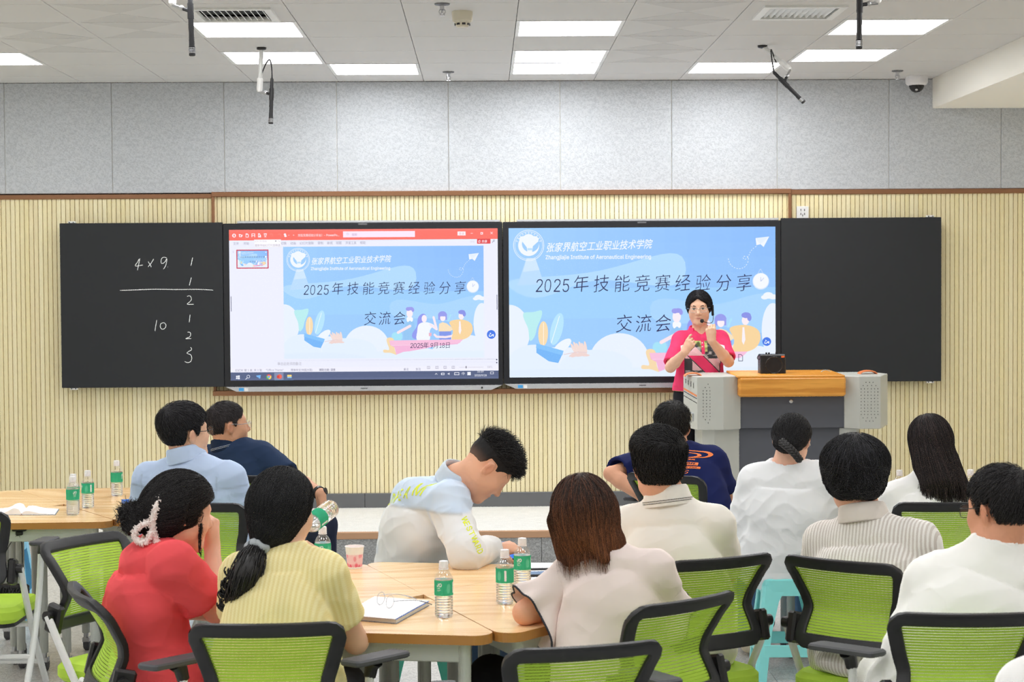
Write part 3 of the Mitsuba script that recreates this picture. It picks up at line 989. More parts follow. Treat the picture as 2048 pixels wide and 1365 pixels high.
part(k, "hinge", cbox(G_[0] - 0.002, G_[0] + 0.01, LY + 0.02, LY + 0.05, LB + 0.05, LB + 0.11, 0.002), "lectern_grey")

k = thing("portable_speaker", "small black portable speaker standing on the lectern", "speaker")
sy = LY + 0.16
a, b = at(1521, 750, sy), at(1572, 709, sy)
zt = wz1 + 0.0085
part(k, "body", cbox(a[0], b[0], sy, sy + 0.115, zt, b[2], 0.008), "dark_plastic")
cx, cz = (a[0] + b[0]) / 2 + 0.005, (zt + b[2]) / 2
part(k, "grille", cbox(a[0] + 0.012, b[0] - 0.008, sy - 0.003, sy + 0.002, zt + 0.01, b[2] - 0.012, 0.002), "grille_black" if "grille_black" in scene else mat("grille_black", (30, 30, 33), 0.85))
part(k, "cone_ring", xf(lathe([(0.05, 0), (0.054, 0.003), (0.058, 0.0)], 36), rotx=PI / 2, loc=(cx, sy - 0.003, cz - 0.005)), "dark_plastic", smooth=40)
part(k, "badge", box(b[0] - 0.032, b[0] - 0.01, sy - 0.0045, sy - 0.002, b[2] - 0.022, b[2] - 0.01), mat("badge_orange", (240, 104, 48), 0.4))
for dx in (0.045, 0.062, 0.11):
    part(k, "knob", cyl((a[0] + dx, sy + 0.04, b[2] - 0.001), (a[0] + dx, sy + 0.04, b[2] + 0.011), 0.006, 12), "dark_plastic", smooth=30)
part(k, "strap", tube(spline([(a[0] + 0.02, sy + 0.05, b[2] - 0.002), (a[0] - 0.008, sy + 0.05, b[2] - 0.012), (a[0] - 0.012, sy + 0.05, b[2] - 0.03), (a[0] + 0.001, sy + 0.05, b[2] - 0.035)], 12), (0.002, 0.008), 6), "dark_plastic", smooth=True)
k = thing("gooseneck_cable", "thin grey cable looped on the lectern top, right of the speaker", "cable")
p = at(1640, 752, LY + 0.3)
put(k, tube(spline([(p[0], LY + 0.3, zt), (p[0] + 0.02, LY + 0.31, zt + 0.014), (p[0] + 0.06, LY + 0.33, zt + 0.015), (p[0] + 0.09, LY + 0.33, zt)], 14), 0.003, 6), "grey_metal", smooth=True)
# ================================================================ screens and blackboards
BD_Y = WALL_Y - 0.1        # front face of the boards


def flat_picture(layers, place, gain=1.0):
    """Flat shapes painted one over the other -> one flat mesh (no overlaps) with a colour per vertex. layers: [(shape, sRGB)], first is lowest."""
    covered = Polygon()
    vs, fs, cs, n = [], [], [], 0
    frame = layers[0][0]
    for shape, colour in reversed(layers):
        try:
            vis = shape.intersection(frame).difference(covered)
        except Exception:
            vis = shape.buffer(0).intersection(frame).difference(covered.buffer(0))
        covered = covered.union(shape)
        for g in getattr(vis, "geoms", [vis]):
            if g.geom_type != "Polygon" or g.area < 1e-9:
                continue
            v, f = trimesh.creation.triangulate_polygon(g, engine="earcut")
            vs.append(v)
            fs.append(np.asarray(f) + n)
            cs.append(np.repeat(lin(colour)[None] * gain, len(v), 0))
            n += len(v)
    v = place(np.vstack(vs))
    f = np.vstack(fs)
    a, b, c = v[f[:, 0]], v[f[:, 1]], v[f[:, 2]]
    flip = np.cross(b - a, c - a)[:, 1] > 0
    f[flip] = f[flip][:, ::-1]
    return v, f, np.vstack(cs)


def ell(cx, cy, rx, ry, rot=0, n=10):
    return affinity.rotate(affinity.scale(Point(cx, cy).buffer(1, quad_segs=n), rx, ry), rot, origin=(cx, cy))


def stroke(pts, w, cap=1):
    return LineString(pts).buffer(w / 2, cap_style=cap, quad_segs=3)


def smooth_poly(pts, n=40):
    return Polygon(spline(pts, n, closed=True)).buffer(0)


def writing(text, x, y, h, cjk=False, bold=0, slant=0.0, tilt=0.0, width=None):
    """Lettering in the picture's coordinates (y down), baseline at y; width squeezes or stretches it."""
    g = text_shape(text, h, cjk, bold)
    if g.is_empty:
        return g
    sx = 1.0
    if width:
        x0, _, x1, _ = g.bounds
        sx = width / (x1 - x0)
    return affinity.affine_transform(g, [sx, slant, tilt * sx, -1, x, y])


def slide_layers():
    """The slide, in units of the large zoom of the left screen: x 423..1895, y 230..1050."""
    L = []
    X0, X1, Y0, Y1 = 423, 1895, 230, 1050
    L.append((sbox(X0, Y0, X1, Y1), (150, 200, 250)))
    for i in range(12):
        for j in range(10):
            x, y = X0 + i * 123, Y0 + j * 83
            u, v = (i + 0.5) / 12, (j + 0.5) / 10
            a = np.array([158, 206, 252]) * (1 - u * (1 - v)) + np.array([136, 186, 250]) * u * (1 - v)
            if 0.35 < v < 0.6:
                a = a * 0.4 + np.array([160, 212, 254]) * 0.6
            L.append((sbox(x, y, x + 123.5, y + 83.5), a))
    L.append((smooth_poly([(1200, 668), (1420, 640), (1600, 650), (1900, 628), (1900, 760), (1500, 760), (1200, 690)]), (156, 208, 253)))
    L.append((smooth_poly([(430, 560), (900, 470), (1400, 450), (1400, 470), (900, 520), (500, 600)]), (166, 214, 254)))
    # clouds at the foot
    cloud = (232, 241, 254)
    L.append((unary_union([ell(425, 800, 112, 150), ell(1030, 960, 165, 150), ell(700, 1010, 330, 125), ell(1330, 1090, 330, 125), ell(1880, 800, 62, 150), ell(1740, 1010, 230, 130)]), cloud))
    L.append((unary_union([sbox(X0, 1000, X1, Y1), ell(560, 960, 140, 90), ell(900, 990, 200, 90)]), (226, 239, 253)))
    L.append((ell(650, 1050, 380, 45), (222, 236, 252)))
    # potted leaves at left
    L.append((smooth_poly([(500, 700), (560, 690), (603, 684), (600, 720), (575, 780), (560, 830), (540, 850), (530, 800), (505, 730)]), (176, 236, 236)))
    L.append((ell(610, 810, 27, 68, 2), (250, 216, 160)))
    L.append((stroke([(612, 752), (612, 870)], 4), (255, 240, 220)))
    L.append((ell(685, 785, 33, 90, 14), (172, 226, 252)))
    L.append((stroke([(700, 715), (655, 860)], 4), (235, 250, 255)))
    L.append((ell(715, 880, 26, 60, 52), (238, 246, 255)))
    for a in range(6):
        L.append((ell(778 + a * 13, 895 - (a % 2) * 8, 8, 34, -28 + a * 4), (244, 216, 206)))
        L.append((ell(775 + a * 13, 925 + (a % 2) * 5, 7, 26, 62 + a * 6), (240, 208, 200)))
    L.append((stroke([(725, 925), (800, 912), (850, 915)], 4), (228, 200, 200)))
    L.append((Polygon([(572, 863), (722, 905), (708, 940), (692, 972), (640, 962), (572, 915)]), (96, 172, 246)))
    L.append((Polygon([(572, 863), (722, 905), (715, 930), (570, 888)]), (112, 186, 250)))
    # paper plane, clock, small cloud
    L.append((Polygon([(1785, 292), (1861, 284), (1830, 342), (1812, 326), (1790, 332)]), (240, 246, 255)))
    L.append((Polygon([(1785, 292), (1861, 284), (1812, 326)]), (226, 238, 254)))
    d = spline([(1788, 338), (1755, 370), (1742, 398), (1722, 408), (1716, 398), (1738, 392), (1742, 425), (1710, 458), (1670, 455), (1640, 425), (1634, 400)], 66)
    for i in range(0, 64, 3):
        L.append((stroke([d[i], d[i + 1]], 3), (238, 246, 255)))
    L.append((stroke([(1795, 492), (1812, 462), (1830, 492)], 2), (210, 226, 250)))
    L.append((ell(1814, 530, 46, 46), (206, 226, 252)))
    L.append((ell(1814, 528, 42, 42), (246, 249, 255)))
    L.append((stroke([(1814, 530), (1814, 508)], 2.5), (150, 170, 220)))
    L.append((stroke([(1814, 530), (1830, 512)], 2.5), (150, 170, 220)))
    L.append((unary_union([ell(1855, 608, 28, 18), ell(1835, 618, 20, 12), ell(1882, 616, 26, 14)]).intersection(sbox(1800, 560, X1, 630)), (240, 246, 255)))
    # the boat and four plain figures
    L.append((unary_union([ell(1240, 890, 26, 30), ell(1270, 890, 24, 34)]), (150, 224, 246)))
    L.append((smooth_poly([(1180, 905), (1215, 900), (1240, 1000), (1250, 1024), (1200, 1010), (1150, 1000), (1152, 990), (1190, 990)], 40), (248, 214, 158)))
    L.append((Polygon([(1300, 916), (1300, 850), (1316, 800), (1330, 770), (1352, 764), (1382, 790), (1394, 916)]), (132, 190, 240)))
    L.append((stroke([(1350, 815), (1300, 842), (1262, 862)], 20, 1), (250, 226, 234)))
    L.append((smooth_poly([(1326, 756), (1350, 748), (1372, 760), (1362, 784), (1350, 776), (1336, 786)], 30), (246, 250, 255)))
    L.append((ell(1348, 722, 23, 32), (252, 238, 244)))
    L.append((unary_union([ell(1338, 690, 18, 14), ell(1356, 688, 22, 13), ell(1372, 698, 10, 14)]), (140, 140, 232)))
    L.append((smooth_poly([(1420, 740), (1455, 726), (1470, 745), (1440, 790), (1420, 860), (1400, 912), (1368, 900), (1372, 860), (1400, 820), (1406, 770)]), (128, 138, 236)))
    L.append((smooth_poly([(1418, 800), (1450, 788), (1500, 795), (1530, 815), (1508, 830), (1495, 860), (1494, 916), (1400, 916), (1402, 860)]), (244, 248, 255)))
    L.append((ell(1455, 762, 19, 27), (252, 236, 244)))
    L.append((stroke([(1500, 806), (1546, 840), (1536, 800), (1524, 752)], 17), (250, 232, 240)))
    L.append((sbox(1488, 866, 1508, 890), (236, 170, 190)))
    L.append((ell(1590, 738, 33, 30), (134, 140, 232)))
    L.append((sbox(1558, 736, 1622, 772), (134, 140, 232)))
    L.append((ell(1592, 757, 20, 24), (252, 238, 244)))
    L.append((sbox(1560, 728, 1622, 746), (134, 140, 232)))
    L.append((Polygon([(1564, 800), (1590, 788), (1620, 798), (1672, 840), (1640, 858), (1560, 856)]), (250, 222, 176)))
    L.append((sbox(1565, 856, 1652, 916), (110, 134, 228)))
    L.append((stroke([(1530, 880), (1545, 895), (1610, 898), (1660, 890), (1680, 865)], 16), (250, 228, 236)))
    L.append((stroke([(1632, 780), (1650, 735)], 8), (160, 226, 246)))
    L.append((smooth_poly([(1640, 790), (1700, 770), (1760, 776), (1800, 800), (1812, 840), (1790, 890), (1740, 916), (1655, 916), (1665, 850)]), (250, 208, 140)))
    L.append((Polygon([(1712, 782), (1722, 782), (1728, 850), (1718, 880), (1708, 860)]), (250, 240, 244)))
    L.append((ell(1728, 745, 20, 25), (252, 236, 240)))
    L.append((unary_union([ell(1732, 716, 26, 16), ell(1750, 730, 12, 18)]), (118, 128, 226)))
    L.append((Polygon([(1196, 920), (1740, 916), (1700, 950), (1560, 960), (1460, 980), (1345, 1000), (1300, 1004), (1248, 1024), (1235, 970), (1205, 955)]), (246, 172, 212)))
    L.append((Polygon([(1196, 920), (1740, 916), (1712, 944), (1210, 955)]), (250, 184, 216)))
    L.append((stroke([(1214, 956), (1560, 954)], 2.5), (252, 220, 234)))
    L = [L[0]] + [(g, np.asarray(c, float) * 0.84 + np.array([232, 240, 255]) * 0.16 if i > 120 else c) for i, (g, c) in enumerate(L) if i]
    # the light beam and the emblem
    L.append((Polygon([(520, 395), (570, 395), (606, 505), (588, 540), (470, 545)]), (186, 220, 252)))
    L.append((Polygon([(522, 395), (568, 395), (592, 460), (500, 470)]), (206, 230, 254)))
    white = (240, 246, 255)
    for r, w in ((85, 3), (77, 2)):
        L.append((Point(533, 325).buffer(r, quad_segs=20).difference(Point(533, 325).buffer(r - w, quad_segs=20)), white))
    L.append((Point(533, 325).buffer(58, quad_segs=18).difference(ell(543, 316, 47, 46)), white))
    for a in np.linspace(math.radians(200), math.radians(340), 11):
        cx, cy = 533 + 68 * math.cos(a), 325 + 68 * math.sin(a)
        L.append((affinity.rotate(unary_union([sbox(cx - 4, cy - 5, cx + 4, cy - 3), sbox(cx - 1, cy - 5, cx + 1, cy + 5), sbox(cx - 4, cy + 1, cx + 4, cy + 3)]), math.degrees(a) + 90, origin=(cx, cy)), white))
    L.append((unary_union([ell(533, 285, 30, 22), ell(560, 292, 28, 18), ell(505, 290, 24, 16), Polygon([(495, 300), (590, 300), (556, 330), (552, 362), (526, 362), (522, 335)])]), white))
    L.append((sbox(526, 340, 553, 352), (190, 224, 250)))
    # the writing
    L.append((writing("张家界航空工业职业技术学院", 626, 358, 40, True, 1, 0.22, -0.03, width=580), white))
    L.append((writing("Zhangjiajie Institute of Aeronautical Engineering", 624, 401, 21, False, 2, width=582), white))
    ink = (34, 44, 92)
    for i, ch in enumerate("2025"):
        g = writing(ch, 562 + 49 * i, 582, 72, False, 0, 0.08, 0, width=37)
        L.append((g.buffer(-0.9), ink))
    for i, ch in enumerate("年技能竞赛经验分享"):
        L.append((writing(ch, 772 + 112.5 * i, 578, 73, True, 0, 0.08, -0.1, width=84).buffer(-1.0), ink))
    for i, ch in enumerate("交流会"):
        L.append((writing(ch, 1006 + 108 * i, 800, 76, True, 0, 0.08, -0.1, width=88).buffer(-1.0), ink))
    pen = (58, 56, 96)
    x = 1347
    for ch, w in zip("2025年9月18日", (20, 22, 20, 20, 38, 20, 32, 14, 20, 28)):
        L.append((writing(ch, x, 976, 35, ord(ch) > 255, 0, 0.06, -0.06 if ord(ch) > 255 else 0, width=w), pen))
        x += w + (12 if ord(ch) > 255 else 4)
    return L


def meeting_badge(cx, cy, r):
    return [(Point(cx, cy).buffer(r, quad_segs=14), (66, 120, 232)), (stroke([(cx - .45 * r, cy + .05 * r), (cx - .45 * r, cy + .42 * r), (cx - .05 * r, cy + .42 * r), (cx + .2 * r, cy + .1 * r), (cx + .5 * r, cy + .42 * r), (cx + .5 * r, cy), (cx + .2 * r, cy + .05 * r), (cx - .05 * r, cy + .4 * r)], .16 * r), (240, 246, 255)),
            (Polygon([(cx - .3 * r, cy - .45 * r), (cx + .05 * r, cy - .22 * r), (cx - .3 * r, cy + .02 * r)]), (240, 246, 255))]


def left_layers():
    """The desktop on the left screen, in the same units: x 28..2000, y 104..1205."""
    L = [(sbox(28, 104, 2000, 1205), (236, 238, 254))]
    L.append((sbox(28, 104, 2000, 182), (255, 112, 100)))
    L.append((sbox(28, 104, 2000, 118), (250, 118, 108)))
    W = (252, 240, 248)
    # quick-access symbols
    L.append((Point(65, 146).buffer(14).difference(sbox(61, 138, 70, 154)), W))
    L.append((Polygon([(100, 136), (112, 136), (116, 140), (127, 140), (127, 146), (122, 157), (102, 157)]).difference(sbox(106, 144, 118, 152)), W))
    L.append((Polygon([(150, 131), (164, 131), (172, 140), (172, 160), (150, 160)]).difference(sbox(154, 140, 167, 156)), W))
    L.append((sbox(193, 132, 219, 159).difference(sbox(198, 136, 214, 145)).difference(sbox(198, 149, 214, 159)), W))
    L.append((Polygon([(241, 131), (254, 131), (263, 150), (263, 160), (241, 160)]).difference(sbox(246, 138, 252, 152)), W))
    L.append((unary_union([sbox(282, 132, 306, 136), sbox(285, 136, 303, 149).difference(sbox(288, 139, 300, 146)), sbox(292, 149, 296, 156), sbox(286, 155, 302, 158)]), W))
    for x in (340, 400):
        L.append((stroke([(x - 10, 140), (x - 2, 134), (x + 8, 140), (x + 6, 154)], 3), (255, 140, 128)))
    L.append((unary_union([ell(438, 140, 9, 8), sbox(434, 140, 442, 158), ell(442, 152, 9, 7)]), W))
    L.append((Polygon([(461, 144), (471, 144), (466, 149)]), W))
    L.append((sbox(498, 143, 505, 148), W))
    L.append((writing("技能竞赛经验分享会2", 533, 155, 16, True, 0, width=178), W))
    L.append((writing("- PowerPo...", 722, 155, 16, False, 1, width=112), W))
    L.append((sbox(864, 120, 1392, 164), (250, 232, 250)))
    L.append((Point(898, 139).buffer(8).difference(Point(898, 139).buffer(6)), (200, 180, 210)))
    L.append((writing("搜索", 928, 152, 15, True, width=38), (190, 160, 200)))
    L.append((sbox(1705, 126, 1764, 155), (252, 244, 250)))
    L.append((writing("登录", 1714, 149, 15, True, width=40), (232, 170, 180)))
    L.append((sbox(1802, 138, 1818, 141), W))
    L.append((sbox(1874, 132, 1892, 149).difference(sbox(1878, 137, 1887, 145)), W))
    L.append((stroke([(1948, 131), (1964, 147)], 3), W))
    L.append((stroke([(1964, 131), (1948, 147)], 3), W))
    # tabs
    G = (150, 150, 172)
    for t, x, w in (("文件", 58, 40), ("开始", 133, 40), ("切换", 408, 40), ("动画", 476, 40), ("幻灯片放映", 545, 102), ("录制", 676, 40), ("审阅", 744, 40), ("视图", 811, 40), ("开发工具", 880, 80), ("帮助", 988, 40)):
        L.append((writing(t, x, 213, 17, True, width=w), G))
    L.append((sbox(211, 176, 409, 233), (252, 252, 255)))
    L.append((sbox(211, 176, 409, 233).difference(sbox(212.5, 177.5, 407.5, 231.5)), (214, 214, 232)))
    L.append((writing("幻灯片放映", 216, 195, 12, True, width=88), (214, 206, 222)))
    L.append((Polygon([(363, 185), (377, 185), (370, 192)]), (80, 80, 110)))
    L.append((stroke([(390, 184), (400, 194)], 2), (190, 180, 200)))
    L.append((writing("重新开始幻灯片放映选", 216, 226, 15, True, width=186), (176, 160, 190)))
    L.append((writing("录制", 1795, 208, 14, True, width=34), (222, 216, 226)))
    L.append((sbox(1850, 182, 1945, 214).buffer(2), (224, 66, 70)))
    L.append((writing("共享", 1882, 207, 16, True, 1, width=40), W))
    L.append((stroke([(1858, 206), (1858, 196), (1870, 190), (1870, 206), (1858, 206)], 3), W))
    L.append((unary_union([Point(1972, 192).buffer(6).difference(Point(1972, 192).buffer(3.5)), stroke([(1960, 210), (1964, 200), (1976, 200)], 3)]), (130, 130, 150)))
    # thumbnail
    L.append((writing("1", 52, 270, 12), (180, 150, 180)))
    L.append((sbox(84, 253, 312, 384).buffer(4), (206, 72, 96)))
    S = slide_layers()

    def shrink(layers, x0, y0, x1, y1):
        kx, ky = (x1 - x0) / (1895 - 423), (y1 - y0) / (1050 - 230)
        return [(affinity.affine_transform(g, [kx, 0, 0, ky, x0 - 423 * kx, y0 - 230 * ky]), c) for g, c in layers if not g.is_empty]

    fr = sbox(88, 257, 308, 380)
    L += [(g.intersection(fr).simplify(0.4), c) for g, c in shrink(S, 88, 257, 308, 380) if g.area > 6]
    # the slide
    fr = S[0][0]
    L += [(g.intersection(fr), c) for g, c in S if not g.is_empty]
    L.append((writing("单击此处添加备注", 372, 1094, 19, True, width=176), (170, 168, 180)))
    L.append((sbox(350, 1062, 1985, 1064), (224, 226, 240)))
    L += meeting_badge(1948, 881, 32)
    # status line
    L.append((sbox(28, 1112, 2000, 1150), (240, 240, 254)))
    for t, x, w, b in (("幻灯片 第 1 张, 共 1 张", 62, 196, 0), ("简体中文(中国大陆)", 470, 158, 0), ("辅助功能: 调查", 678, 120, 1), ("备注", 1300, 36, 0), ("批注", 1390, 36, 0)):
        L.append((writing(t, x, 1139, 15, True, b, width=w), (132, 130, 150)))
    L.append((writing('"Office Theme"', 287, 1138, 15, False, 0, width=128), (150, 148, 166)))
    for x in (1473, 1535, 1595, 1655):
        L.append((sbox(x, 1110, x + 22, 1130).difference(sbox(x + 3, 1113, x + 10, 1127)).difference(sbox(x + 13, 1113, x + 19, 1127)), (176, 174, 190)))
    L.append((sbox(1710, 1119, 1890, 1121), (190, 184, 196)))
    L.append((sbox(1758, 1111, 1764, 1128), (96, 92, 104)))
    L.append((writing("58%", 1916, 1126, 14, False, 0, width=36), (170, 166, 180)))
    for y in (1066, 1088):
        L.append((ell(1987, y, 5, 5), (70, 70, 96)))
    for x in (36, 1990):
        L.append((sbox(x, 590, x + 4, 700), (60, 64, 96)))
    # task bar
    L.append((sbox(28, 1146, 2000, 1205), (84, 96, 132)))
    L.append((sbox(28, 1190, 2000, 1205), (92, 104, 140)))
    B = (240, 242, 252)
    L.append((unary_union([sbox(68, 1170, 80, 1181), sbox(82, 1168, 95, 1181), sbox(68, 1183, 80, 1194), sbox(82, 1183, 95, 1196)]), B))
    L.append((Point(158, 1177).buffer(12).difference(Point(158, 1177).buffer(9)), B))
    L.append((stroke([(150, 1186), (138, 1197)], 4), B))
    L.append((Polygon([(215, 1170), (250, 1166), (246, 1190), (236, 1192), (232, 1184), (222, 1182)]), (120, 180, 240)))
    for a, c in ((90, (232, 84, 72)), (210, (88, 184, 96)), (330, (250, 206, 80))):
        t = np.radians(np.linspace(a - 60, a + 60, 8))
        L.append((Polygon([(309, 1180)] + [(309 + 19 * math.cos(q), 1180 - 19 * math.sin(q)) for q in t]), c))
    L.append((Point(309, 1180).buffer(9), (245, 248, 255)))
    L.append((Point(309, 1180).buffer(7), (72, 136, 236)))
    L.append((sbox(348, 1150, 416, 1210), (130, 140, 172)))
    L.append((Point(388, 1179).buffer(17), (238, 104, 88)))
    L.append((sbox(368, 1170, 386, 1190), (214, 60, 52)))
    L.append((sbox(444, 1166, 476, 1190), (250, 214, 120)))
    L.append((sbox(444, 1180, 476, 1190), (140, 196, 240)))
    L.append((sbox(348, 1204, 490, 1209), (120, 190, 250)))
    L.append((stroke([(1532, 1172), (1540, 1163), (1548, 1172)], 3), B))
    L.append((sbox(1576, 1160, 1601, 1176).difference(sbox(1582, 1164, 1597, 1172)), B))
    L.append((Polygon([(1624, 1165), (1630, 1165), (1638, 1158), (1638, 1176), (1630, 1170), (1624, 1170)]), B))
    L.append((sbox(1673, 1157, 1710, 1177).difference(sbox(1677, 1161, 1706, 1173)), B))
    L.append((writing("中", 1726, 1176, 18, True, 0, width=22), B))
    L.append((sbox(1770, 1155, 1795, 1179), B))
    L.append((writing("16:39", 1842, 1159, 14, False, 1, width=46), B))
    L.append((writing("2025/9/18", 1822, 1187, 14, False, 1, width=88), B))
    L.append((sbox(1939, 1154, 1964, 1172).difference(sbox(1942, 1157, 1961, 1169)), B))
    return L


def board_at(px, py):
    return at(px, py, BD_Y)


def quad_place(corners, x0, x1, y0, y1, y):
    """Maps picture units onto a rectangle hung at depth y (its mean size and place)."""
    c = np.array([at(*q, y) for q in corners])
    L_, R_ = c[[0, 3], 0].mean(), c[[1, 2], 0].mean()
    T_, B_ = c[[0, 1], 2].mean(), c[[2, 3], 2].mean()
    return (L_, R_, T_, B_), lambda v: np.stack([L_ + (v[:, 0] - x0) / (x1 - x0) * (R_ - L_), np.full(len(v), y), T_ + (v[:, 1] - y0) / (y1 - y0) * (B_ - T_)], 1)


SCREEN_GAIN = 1.0


def display(label, corners, outer, layers, x0, x1, y0, y1, slant_words):
    k = thing("interactive_display", label, "screen")
    (L_, R_, T_, B_), place = quad_place(corners, x0, x1, y0, y1, BD_Y - 0.0012)
    oL, oR = board_at(outer[0], 600)[0], board_at(outer[1], 600)[0]
    oT, oB = T_ + 0.044, B_ - 0.045
    part(k, "bezel", cbox(oL, oR, BD_Y, BD_Y + 0.05, oB, oT, 0.004), "bezel")
    v, f, c = flat_picture(layers, place, SCREEN_GAIN / 2 ** exposure)
    d = mikit.ply(trimesh.Trimesh(v, f, process=False), "dark_plastic", color=c)
    d["emitter"] = {"type": "area", "radiance": {"type": "mesh_attribute", "name": "vertex_color"}, "sampling_weight": 0.0}
    scene[part_key(k, "screen_picture")] = d
    # silver rails above and below
    part(k, "top_rail", cbox(oL + 0.1, oR - 0.015, BD_Y + 0.005, BD_Y + 0.07, oT, oT + 0.017, 0.003), "silver")
    mid = (oL + oR) / 2
    part(k, "bottom_bar", xf(prism(shapely.geometry.polygon.orient(Polygon([(oL + 0.005, 0), (oL + 0.085, -0.035), (oR - 0.085, -0.035), (oR - 0.005, 0)])), 0, 0.055, 0.002), rotx=PI / 2, loc=(0, BD_Y + 0.055, oB)), "silver")
    part(k, "camera_block", cbox(mid - 0.032, mid + 0.032, BD_Y - 0.004, BD_Y + 0.006, oT - 0.016, oT - 0.004, 0.003), "skirting_grey")
    part(k, "maker_plate", box(mid - 0.024, mid + 0.024, BD_Y - 0.0015, BD_Y + 0.004, oB - 0.021, oB - 0.013), "skirting_grey")
    part(k, "sticker", box(oL + 0.10, oL + 0.135, BD_Y - 0.0015, BD_Y + 0.004, oB - 0.03, oB - 0.008), "sticker_blue" if "sticker_blue" in scene else mat("sticker_blue", (70, 160, 226), 0.4))
    part(k, "sticker", box(oL + 0.14, oL + 0.165, BD_Y - 0.0015, BD_Y + 0.004, oB - 0.03, oB - 0.008), "white_plastic")
    part(k, "power_button", cyl((oR - 0.15, BD_Y - 0.004, oB - 0.018), (oR - 0.15, BD_Y + 0.004, oB - 0.018), 0.007, 12), "dark_plastic", smooth=30)
    part(k, "port_row", box(oR - 0.33, oR - 0.21, BD_Y - 0.0013, BD_Y + 0.004, oB - 0.02, oB - 0.015), "grey_metal")
    return oL, oR, oT, oB


SL_ = slide_layers()
lay_r = [(g.intersection(SL_[0][0]), c) for g, c in SL_ if not g.is_empty] + meeting_badge(1846, 862, 24)
lay_r.append((stroke([(1690, 932), (1690, 968), (1712, 968), (1712, 940), (1702, 932), (1690, 932)], 3), (58, 56, 96)))
lL, lR, lT, lB = display("left interactive display showing a presentation program with a slide on a white desktop", [(457.7, 459.5), (995, 457.4), (997.4, 757), (461.5, 762.3)], (447, 1005.5), left_layers(), 28, 2000, 104, 1205, 0)
rL, rR, rT, rB = display("right interactive display showing the blue slide full-screen, behind the speaker", [(1017, 457.5), (1551, 452.7), (1551, 751), (1019.3, 756.3)], (1006.3, 1562), lay_r, 423, 1895, 230, 1050, 0)


def blackboard(label, pxl, pxr, pyt, pyb, edge):
    k = thing("blackboard", label, "blackboard")
    a, b = at(pxl, (pyt + pyb) / 2, BD_Y), at(pxr, (pyt + pyb) / 2, BD_Y)
    zt, zb = at((pxl + pxr) / 2, pyt, BD_Y)[2], at((pxl + pxr) / 2, pyb, BD_Y)[2]
    part(k, "writing_surface", cbox(a[0], b[0], BD_Y + 0.004, BD_Y + 0.03, zb, zt, 0.003), "board_black")
    part(k, "back_case", box(a[0] + 0.01, b[0] - 0.01, BD_Y + 0.03, BD_Y + 0.055, zb + 0.01, zt - 0.01), "dark_plastic")
    for z, s in ((zt, 1), (zb, -1)):
        bx = at(edge, pyt, BD_Y)[0]
        part(k, "end_clip", cbox(bx - 0.026, bx + 0.026, BD_Y + 0.01, BD_Y + 0.045, z - (0 if s > 0 else 0.014), z + (0.014 if s > 0 else 0), 0.003), "white_plastic")
        for dx in (-0.014, 0.014):
            part(k, "clip_screw", cyl((bx + dx, BD_Y + 0.007, z + s * 0.006), (bx + dx, BD_Y + 0.012, z + s * 0.006), 0.004, 8), "dark_plastic")
    part(k, "wall_mount", box((a[0] + b[0]) / 2 - 0.3, (a[0] + b[0]) / 2 + 0.3, BD_Y + 0.05, WALL_Y + 0.002, zb + 0.3, zt - 0.3), "dark_plastic")
    return k


kl = blackboard("left blackboard with white chalk numbers", 121, 446.5, 446, 775.5, 142)
kr = blackboard("right blackboard, empty, behind the lectern", 1562.5, 1883, 435.5, 764, 1862)
for kx, (a, b) in (("interactive_display", (lL, lR)), ("interactive_display_001", (rL, rR))):
    part(kx, "wall_mount", box(a + 0.3, b - 0.3, BD_Y + 0.045, WALL_Y - 0.032, 1.25, 2.0), "dark_plastic")

# chalk: in the units of the board's zoom (region 100,420 at 3.592 per pixel)
mat("chalk", (232, 234, 236), 0.95)


def cz(x, y):
    return at(100 + x / 3.592, 420 + y / 3.592, BD_Y + 0.003)


def chalk(name, strokes, w=5.5):
    ms = []
    for s in strokes:
        pts = spline([cz(*q) for q in s], max(4, 4 * len(s))) if len(s) > 2 else np.array([cz(*q) for q in s])
        r = np.full(len(pts), w / 3.592 / 283 / 2)
        r[0] *= 0.7
        r[-1] *= 0.7
        ms.append(tube(pts, (r, r * 0.0 + 0.0012), 6, up=(0, -1, 0)) if False else tube(pts, r, 6))
    m = cat(ms)
    m.vertices[:, 1] = BD_Y + 0.004 + (m.vertices[:, 1] - (BD_Y + 0.003)) * 0.4
    part(kl, name, m, "chalk", smooth=True)


chalk("chalk_digit", [[(640, 352), (622, 385), (612, 402), (640, 402), (668, 396)], [(646, 350), (636, 395), (628, 434)]])
chalk("chalk_sign", [[(704, 372), (718, 392), (728, 412)], [(745, 352), (725, 385), (704, 410)]])
chalk("chalk_digit", [[(838, 345), (812, 342), (798, 362), (802, 385), (822, 378), (838, 350), (834, 390), (814, 427)], [(845, 410), (847, 412)]])
chalk("chalk_digit", [[(1024, 342), (1018, 375), (1012, 402)]])
chalk("chalk_digit", [[(1015, 486), (1008, 515), (1001, 544)]])
chalk("chalk_line", [[(502, 579), (600, 576), (760, 571), (920, 573), (1060, 572), (1172, 577)]], 6)
chalk("chalk_digit", [[(984, 622), (1006, 620), (1016, 640), (1000, 664), (985, 678), (1010, 680), (1033, 680)]])
chalk("chalk_digit", [[(1006, 754), (1003, 782), (1000, 808)]])
chalk("chalk_digit", [[(767, 792), (760, 830), (754, 872)]])
chalk("chalk_digit", [[(820, 812), (800, 816), (792, 840), (806, 858), (826, 850), (832, 826), (818, 810)]])
chalk("chalk_digit", [[(988, 880), (1006, 882), (1010, 900), (990, 920), (974, 926), (1000, 926), (1014, 926)]])
chalk("chalk_digit", [[(1010, 988), (1018, 1002), (1000, 1016), (984, 1030), (1006, 1040), (1018, 1064), (1008, 1092), (985, 1098), (968, 1090)]])
